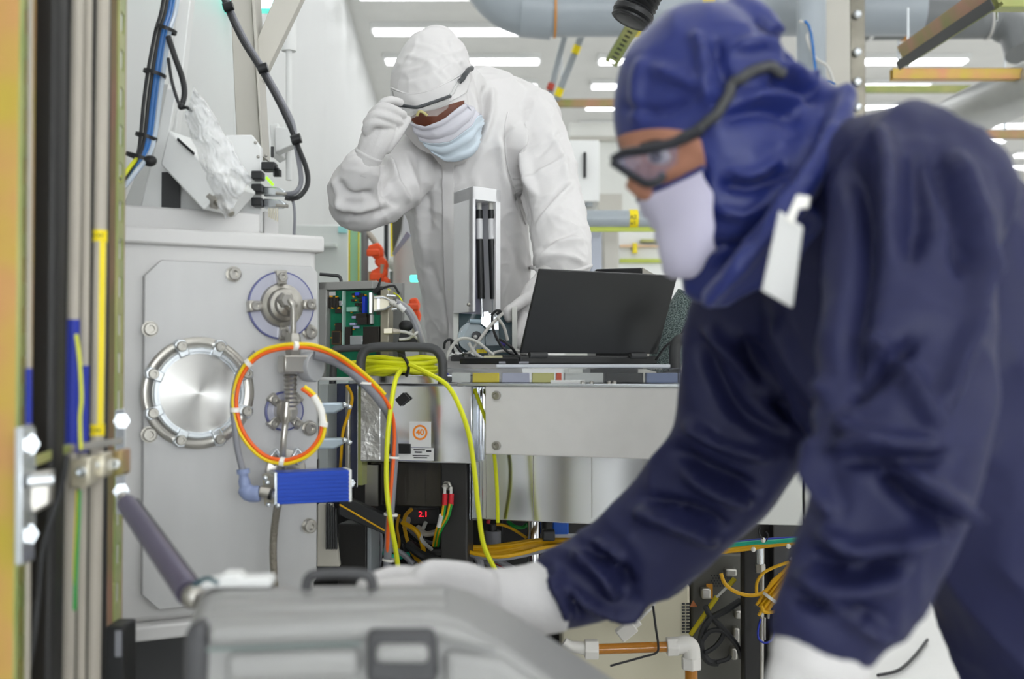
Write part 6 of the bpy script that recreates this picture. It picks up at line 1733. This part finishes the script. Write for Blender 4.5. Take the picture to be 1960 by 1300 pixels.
# ------------------------------------------------------------------ under the bench, right of the frame
t = thing('shade_backdrop', 'added dark sheet standing in for the shade under the tank', 'screen', (at(1268, 700, 2.73).x, 2.73, 0))
one('sheet', BLACKM, lambda bm: box(bm, ((at(897, 700, 2.73).x + at(1640, 700, 2.73).x) / 2, 2.73, .42), (at(1640, 700, 2.73).x - at(897, 700, 2.73).x, .02, .84)), t)  # black sheet added so the space under the tank reads as shade
cb = cabinet('cream_cabinet', 'cream coloured cabinet with vent slots below the navy sleeve', 1075, 1321, 1120, 1330, 2.55, .15, CREAM, floor=True)
for k in range(10):
    for j in range(2):
        one('vent_slot', BLACK, lambda bm: slab(bm, 1305 + 8.5 * j, 1156 + 6 * k - 1.6, 1311 + 8.5 * j, 1156 + 6 * k + 1.6, 2.549, .004), cb, smooth=0)
GP2 = mat('dull grey panel', '#4f4e48', .45, metal=.3)
pp = cabinet('perforated_panel', 'dull grey perforated panel beside the cream cabinet', 1322, 1425, 1060, 1330, 2.62, .08, GP2, floor=True, cat='panel')
for k in range(5):
    for j in range(8):
        one('hole', BLACK, lambda bm: tube(bm, [at(1362 + 5.6 * j + (k % 2) * 2.8, 1102 + 5 * k, 2.619), at(1362 + 5.6 * j + (k % 2) * 2.8, 1102 + 5 * k, 2.625)], S(1.7, 2.62), 8), pp, smooth=0)
for px, py, w_, h_ in ((1398, 1095, 22, 14), (1350, 1135, 18, 20), (1412, 1175, 14, 16), (1408, 1215, 12, 30), (1404, 1250, 12, 22)):
    one('fitting', STEEL, lambda bm: slab(bm, px - w_ / 2, py - h_ / 2, px + w_ / 2, py + h_ / 2, 2.6, .03), pp, bevel=.004)
one('orange_label', mat('amber label', '#c98a1d', .5), lambda bm: slab(bm, 1352, 1118, 1364, 1146, 2.615, .004), pp)
one('warning_sign', mat('dark orange sign', '#a8602a', .5), lambda bm: prism(bm, [at(1320, 1162, 2.545), at(1335, 1162, 2.545), at(1327, 1149, 2.545)], (0, .002, 0)), pp)
a = at(1441, 700, 2.45)
one('black_pillar', BLACKM, lambda bm: box(bm, (a.x, 2.47, at(1441, 1040, 2.45).z / 2), (S(38, 2.45), .04, at(1441, 1040, 2.45).z)), bevel=.003, label='black square pillar beside the yellow cable bundle', cat='pillar')
a = at(1500, 700, 2.7)
one('black_pillar', BLACKM, lambda bm: box(bm, (a.x, 2.68, at(1441, 1000, 2.7).z / 2), (S(60, 2.7), .04, at(1441, 1000, 2.7).z)), bevel=.003, label='second black pillar behind the blue wire loop', cat='pillar')
t = thing('steel_riser', 'steel riser tube with hex fitting under the yellow cables', 'tube', at(1458, 1330, 2.4))
one('tube', STEEL, lambda bm: tube(bm, [at(1459, 1048, 2.4), at(1458, 1330, 2.4)], .0042, 12), t)
one('upper_sleeve', BSTEEL, lambda bm: tube(bm, [at(1454, 1050, 2.4), at(1455, 1080, 2.4)], .0075, 14), t)
one('hex_fitting', STEEL, lambda bm: tube(bm, [at(1455, 1080, 2.4), at(1456, 1096, 2.4)], .011, 6), t)


def bundle(name, label, path, cols, r, spread, par_ties=(), seed=1):
    random.seed(seed)
    t = thing(name, label, 'cable bundle', at(*path[-1]))
    for mm in cols:
        dx, dy, dz = random.uniform(-1, 1) * spread, random.uniform(-1, 1) * spread, random.uniform(-.012, .012)
        cable('strand', [(x + dx + random.uniform(-1, 1), y + dy + random.uniform(-1, 1), Y + dz) for x, y, Y in path], r, mm, t)
    for i in par_ties:
        x, y, Y = path[i]
        x2, y2, _ = path[min(i + 1, len(path) - 1)]
        d = (at(x2, y2, Y) - at(x, y, Y)).normalized()
        one('tie', TIE, lambda bm: tube(bm, [at(x, y, Y) - d * .003, at(x, y, Y) + d * .003], S(spread, Y) + r + .004, 14), t)
    return t


bundle('cable_bundle', 'golden cable bundle running left of the navy cuff under the tank', [(890, 1052, 2.25), (940, 1052, 2.24), (985, 1046, 2.23), (1030, 1040, 2.23), (1110, 1040, 2.23), (1250, 1042, 2.24)], [YELD] * 7, .0042, 8, (), 2)
bundle('cable_bundle', 'lower golden cable pair drooping beside the warning label', [(895, 1060, 2.22), (950, 1068, 2.2), (1000, 1062, 2.2), (1050, 1050, 2.2), (1110, 1048, 2.2)], [YELD] * 2 + [GCAB], .004, 4, (), 4)
t = bundle('cable_bundle', 'golden, teal and blue cables tied together above the black leg', [(1300, 1062, 2.3), (1420, 1046, 2.3), (1462, 1040, 2.3), (1500, 1036, 2.3), (1560, 1030, 2.3)], [YELD] * 6, .0038, 9, (), 6)
cable('teal_strand', [(1300, 1056, 2.28), (1430, 1040, 2.28), (1470, 1038, 2.28), (1540, 1032, 2.28)], .0045, TEAL, t)
cable('blue_strand', [(1300, 1052, 2.285), (1430, 1036, 2.285), (1480, 1032, 2.285), (1540, 1029, 2.285)], .003, BTAPE, t)
for px, py in ((1442, 1052), (1509, 1046), (1461, 1034)):
    one('tie_head', TIE, lambda bm: ball(bm, at(px, py, 2.27), .005), t)
cable('tie_tail', [(1462, 1034, 2.27), (1453, 1022, 2.26), (1454, 1010, 2.26)], .0014, BLACK, t)
cable('tie_tail', [(1466, 1036, 2.27), (1470, 1026, 2.26), (1466, 1018, 2.26)], .0014, BLACK, t)
bundle('cable_bundle', 'thick fan of golden cables hanging behind the near navy sleeve', [(1550, 1050, 2.3), (1528, 1080, 2.3), (1500, 1115, 2.3), (1475, 1145, 2.3), (1458, 1168, 2.3)], [YELD] * 11, .0032, 12, (1, 3), 8)
cable('golden_loop', [(1380, 1098, 2.3), (1388, 1118, 2.3), (1410, 1134, 2.3), (1440, 1140, 2.3), (1465, 1132, 2.3), (1480, 1112, 2.3), (1500, 1095, 2.3)], .0038, YELD, label='single golden cable looping out left of the cable fan', cat='cable')
cable('golden_loop', [(1448, 1136, 2.28), (1449, 1115, 2.28), (1460, 1098, 2.28), (1482, 1086, 2.28), (1510, 1076, 2.28)], .0032, YELD, label='small golden loop just right of the black leg', cat='cable')
cable('golden_loop', [(1458, 1160, 2.28), (1462, 1171, 2.28), (1478, 1172, 2.28), (1490, 1166, 2.28)], .0034, YELD, label='lowest golden loop under the cable fan', cat='cable')
t = thing('yellow_tube', 'yellow tube with clear joint slanting behind the black cables', 'tube', at(1325, 1215, 2.5))
one('tube', mat('olive yellow tube', '#b9a812', .4), lambda bm: (tube(bm, [at(1372, 1143, 2.5), at(1322, 1215, 2.52)], .0055, 10)), t)
one('upper_tube', MATS['olive yellow tube'], lambda bm: (tube(bm, [at(1406, 1108, 2.48), at(1396, 1120, 2.485)], .0055, 10)), t)
one('joint', LGCAB, lambda bm: tube(bm, [at(1397, 1119, 2.485), at(1371, 1144, 2.5)], .003, 10), t)
for nm, pts, rr, lb in (('black_cable', [(1350, 1160, 2.5), (1360, 1180, 2.5), (1385, 1205, 2.49), (1410, 1235, 2.49), (1420, 1260, 2.49)], .006, 'black cable crossing in front of the grey panel'),
                        ('black_cable', [(1418, 1150, 2.5), (1390, 1168, 2.5), (1360, 1185, 2.5), (1345, 1210, 2.5), (1342, 1240, 2.5), (1355, 1265, 2.5), (1375, 1270, 2.5)], .0075, 'thick black cable coiling beside the cream cabinet'),
                        ('black_cable', [(1345, 1225, 2.49), (1360, 1208, 2.49), (1385, 1210, 2.49), (1372, 1235, 2.49), (1350, 1250, 2.49)], .0055, 'black cable loop in the middle of the coil'),
                        ('black_cable', [(1372, 1268, 2.49), (1392, 1262, 2.49), (1398, 1255, 2.49)], .005, 'short black cable end under the coil'),
                        ('blue_wire', [(1456, 1185, 2.36), (1451, 1205, 2.36), (1452, 1222, 2.36), (1464, 1231, 2.36), (1478, 1224, 2.36), (1484, 1204, 2.36)], .0022, 'thin blue wire loop right of the black leg'),
                        ('black_cable', [(1680, 1293, 3.88), (1720, 1283, 3.95), (1750, 1257, 4.13), (1775, 1225, 4.38)], .006, 'black cable on the bright floor under the navy coverall')):
    cable(nm, pts, rr, MATS['blue tape'] if 'blue' in nm else RUBBER, label=lb, cat='cable')
t = thing('clip_carabiner', 'small steel clip hanging above the blue wire loop', 'clip', at(1464, 1230, 2.37))
one('clip', STEEL, lambda bm: (tube(bm, spline([at(1456, 1180, 2.37), at(1460, 1172, 2.37), at(1470, 1174, 2.37), at(1470, 1184, 2.37)], 4), .0028), tube(bm, [at(1463, 1182, 2.37), at(1463, 1225, 2.37)], .003)), t)
# amber tube with white elbow fittings
AMB = mat('amber tubing', '#c9852a', .12, trans=.35, var=.08)
t = thing('amber_line', 'amber tube line with white compression fittings and elbow', 'tube line', at(1325, 1330, 2.2))
one('tube', AMB, lambda bm: tube(bm, [at(1140, 1243, 2.2), at(1285, 1238, 2.2)], S(10, 2.2), 16), t)
one('down_tube', AMB, lambda bm: tube(bm, [at(1323, 1275, 2.2), at(1324, 1420, 2.2)], S(12, 2.2), 16), t)
FIT = mat('white nylon fitting', '#dcd9d2', .35, var=.03)
one('nut', FIT, lambda bm: tube(bm, [at(1119, 1243, 2.2), at(1145, 1243, 2.2)], S(20, 2.2), 6), t, bevel=.002)
one('barb', FIT, lambda bm: tube(bm, [at(1080, 1228, 2.2), at(1092, 1237, 2.2), at(1122, 1242, 2.2)], [S(8, 2.2), S(10, 2.2), S(13, 2.2)], 14), t)
one('nut', FIT, lambda bm: tube(bm, [at(1276, 1238, 2.2), at(1298, 1237, 2.2)], S(19, 2.2), 6), t, bevel=.002)
one('elbow', FIT, lambda bm: tube(bm, spline([at(1295, 1237, 2.2), at(1312, 1234, 2.2), at(1322, 1240, 2.2), at(1324, 1262, 2.2)], 5), S(17, 2.2), 18), t, bevel=.002)
one('nut', FIT, lambda bm: tube(bm, [at(1323, 1258, 2.2), at(1323, 1281, 2.2)], S(20, 2.2), 6), t, bevel=.002)
cable('tie', [(1250, 1160, 2.17), (1255, 1200, 2.17), (1260, 1236, 2.17), (1256, 1250, 2.17), (1230, 1258, 2.17), (1168, 1275, 2.16)], .0022, BLACK, t)
t = thing('white_connector', 'white plug connector hanging in front of the cream cabinet', 'connector', at(1195, 1228, 2.4))
cu1, cu2 = at(1180, 1222, 2.4), at(1218, 1192, 2.4)
one('body', FIT, lambda bm: obox(bm, (cu1 + cu2) / 2, (cu2 - cu1).normalized(), (0, 1, 0), (cu2 - cu1).normalized().cross(Vector((0, 1, 0))), (cu2 - cu1).length * .75, .02, .03), t, bevel=.003)
one('latch', FIT, lambda bm: obox(bm, (cu1.lerp(cu2, .95)), (cu2 - cu1).normalized(), (0, 1, 0), (cu2 - cu1).normalized().cross(Vector((0, 1, 0))), .02, .014, .018), t, bevel=.002)
cable('lead', [(1218, 1192, 2.4), (1235, 1175, 2.4), (1255, 1150, 2.42), (1262, 1080, 2.43), (1264, 985, 2.4)], .003, LGCAB, t)
# left cluster under the skirt
t = thing('actuator', 'small grey actuator can with red and black top under the tank', 'actuator', at(944, 1048, 2.35))
one('can', GCAB, lambda bm: tube(bm, [at(944, 1050, 2.35), at(944, 1016, 2.35)], S(15, 2.35), 20), t, bevel=.001)
one('cap', BLACK, lambda bm: tube(bm, [at(942, 1016, 2.35), at(942, 1004, 2.35)], S(9, 2.35), 14), t)
one('red_plug', RED, lambda bm: tube(bm, [at(934, 1002, 2.34), at(936, 990, 2.34)], S(4, 2.35), 10), t)
cable('yellow_lead', [(950, 1004, 2.34), (965, 1006, 2.34), (985, 1015, 2.34), (1008, 1030, 2.34)], .003, YELD, t)
cable('green_wire', [(972, 998, 2.38), (985, 1008, 2.37), (1000, 1010, 2.37), (1008, 1004, 2.38)], .004, GREENW, label='green wire sagging under the polished skirt', cat='wire')
t = thing('chrome_column', 'short chrome column with black clamp under the skirt', 'column', at(1030, 1090, 2.3))
one('column', CHROME, lambda bm: (tube(bm, [at(1022, 985, 2.34), at(1022, 1330, 2.34)], S(13, 2.34), 18)), t)
one('side_column', BLACKM, lambda bm: (tube(bm, [at(1047, 985, 2.34), at(1047, 1330, 2.34)], S(9, 2.34), 16)), t)
one('clamp', BLACK, lambda bm: slab(bm, 1038, 1014, 1062, 1034, 2.19, .03), t, bevel=.003)
t = thing('warning_label_plate', 'white plate with yellow warning triangle and blue patch', 'label plate', at(1085, 1075, 2.42))
one('plate', PAPER, lambda bm: slab(bm, 1054, 1022, 1110, 1072, 2.42, .006), t)
one('blue_patch', mat('bright blue patch', '#1767d8', .4), lambda bm: slab(bm, 1058, 996, 1088, 1022, 2.42, .02), t, bevel=.003)
one('triangle', YELT, lambda bm: prism(bm, [at(1066, 1063, 2.414), at(1081, 1063, 2.414), at(1073.5, 1050, 2.414)], (0, .001, 0)), t, smooth=0)
for nm, mm, rr, pts, lb in (('grey_cable', GCAB, .0065, [(896, 1044, 2.3), (930, 1062, 2.28), (975, 1085, 2.27), (1020, 1112, 2.27)], 'upper grey cable slanting down under the golden bundle'),
                            ('grey_cable', GCAB, .0055, [(896, 1056, 2.29), (930, 1076, 2.27), (965, 1096, 2.26), (1000, 1120, 2.26)], 'lower grey cable slanting down under the golden bundle'),
                            ('red_cable', mat('dark red cable', '#a01d2e', .4), .004, [(898, 1058, 2.3), (950, 1078, 2.285), (990, 1098, 2.28), (1010, 1110, 2.28)], 'dark red cable between the slanting grey cables'),
                            ('grey_hose', GCAB, .008, [(900, 1058, 2.26), (913, 1066, 2.25), (920, 1085, 2.25), (921, 1130, 2.25)], 'grey hose bending down beside the dark leg')):
    cable(nm, pts, rr, mm, label=lb, cat='cable')
t = thing('metal_block', 'nickel plated block with screws behind the long lime cable', 'block', at(940, 1108, 2.4))
one('block', BACKSH, lambda bm: slab(bm, 902, 1082, 975, 1106, 2.4, .05), t, bevel=.003)

# ------------------------------------------------------------------ grey case in the foreground
CASE = mat('grey moulded case', '#9d9d9b', .42, var=.03, scale=12)
CASED = mat('dark grey case trim', '#48484a', .5, var=.05)
Yc = 1.0
cs_ = thing('equipment_case', 'large grey moulded case with ribs and dark latch in the foreground', 'case', (at(700, 700, Yc).x, Yc + .09, 0))


def floorpt(px, Y):
    q = at(px, 1300, Y)
    return Vector((q.x, Y, 0))


backp = [(380, 1152), (388, 1128), (416, 1119), (640, 1118), (850, 1116), (900, 1128), (985, 1172), (1100, 1246), (1200, 1312), (1270, 1370)]
frontp = [(352, 1230), (357, 1204), (388, 1188), (640, 1183), (826, 1174), (878, 1188), (965, 1238), (1085, 1324), (1180, 1402), (1262, 1475)]


def case_shell(bm):
    fr_ = [at(x, y, Yc) for x, y in frontp]
    bk_ = [at(x, y, Yc + .16) for x, y in backp]
    for L_ in (fr_, bk_):
        L_ += [Vector((L_[-1].x + .02, L_[-1].y, 0)), Vector((L_[0].x - .005, L_[0].y, 0))]
    f_ = [bm.verts.new(p) for p in fr_]
    b_ = [bm.verts.new(p) for p in bk_]
    n_ = len(f_)
    bm.faces.new(f_)
    bm.faces.new(list(reversed(b_)))
    for k in range(n_):
        bm.faces.new((f_[k], b_[k], b_[(k + 1) % n_], f_[(k + 1) % n_]))


one('shell', CASE, case_shell, cs_, bevel=.012, seg=4)
for a_ in ([(395, 1200), (560, 1194), (720, 1186), (870, 1200), (960, 1246), (840, 1230), (700, 1226), (395, 1238)], [(430, 1254), (688, 1244), (688, 1300), (430, 1310)], [(850, 1246), (960, 1262), (1060, 1330), (850, 1330)]):
    one('rib', CASE, lambda bm: prism(bm, [at(x, y, Yc - .012) for x, y in a_], (0, .02, 0)), cs_, bevel=.008, seg=3)
for k in range(2):
    pa, pb = at(420, 1140 + 22 * k, Yc + .11 - .055 * k), at(850, 1134 + 22 * k, Yc + .11 - .055 * k)
    one('lid_rib', CASE, lambda bm: tube_e(bm, [pa, pa.lerp(pb, .5), pb], [.004] * 3, [.02] * 3, 12), cs_)
one('seam', mat('grey green gasket', '#7f8f8a', .5), lambda bm: prism(bm, [at(395, 1242, Yc - .003), at(690, 1230, Yc - .003), at(690, 1235, Yc - .003), at(395, 1247, Yc - .003)], (0, .01, 0)), cs_)
one('dark_left_edge', CASED, lambda bm: prism(bm, [at(346, 1230, Yc - .006), at(352, 1202, Yc - .006), at(386, 1184, Yc - .006), at(398, 1210, Yc - .006), at(394, 1340, Yc - .006), at(346, 1340, Yc - .006)], (.004, .05, 0)), cs_, bevel=.01, seg=3)  # darker piece along the left edge of the case
lt = one('latch', CASED, lambda bm: prism(bm, [at(702, 1206, Yc - .02), at(832, 1206, Yc - .02), at(838, 1312, Yc - .02), at(700, 1312, Yc - .02)], (0, .03, 0)), cs_, bevel=.006)
one('latch_key', CASE, lambda bm: prism(bm, [at(720, 1236, Yc - .028), at(818, 1236, Yc - .028), at(820, 1272, Yc - .028), at(718, 1272, Yc - .028)], (0, .012, 0)), lt, bevel=.005)
one('handle', CASED, lambda bm: tube(bm, spline([at(586, 1128, 1.1), at(590, 1108, 1.1), at(606, 1100, 1.1), at(650, 1098, 1.1), at(696, 1100, 1.1), at(710, 1108, 1.1), at(714, 1128, 1.1)], 5), S(10, 1.1), 14), cs_)
t = thing('white_clip', 'white plastic clamp piece lying on top of the grey case', 'clamp', at(455, 1124, 1.1))
one('body', WHITE, lambda bm: prism(bm, [at(378, 1126, 1.12), at(392, 1112, 1.12), at(420, 1108, 1.12), at(422, 1099, 1.12), at(455, 1099, 1.12), at(458, 1108, 1.12), at(510, 1106, 1.12), at(519, 1113, 1.12), at(517, 1126, 1.12)], (0, .03, 0)), t, bevel=.004)
cable('strap', [(370, 1122, 1.1), (385, 1112, 1.1), (400, 1108, 1.1), (418, 1118, 1.1)], .0022, MATS['dark teal plate'], t)
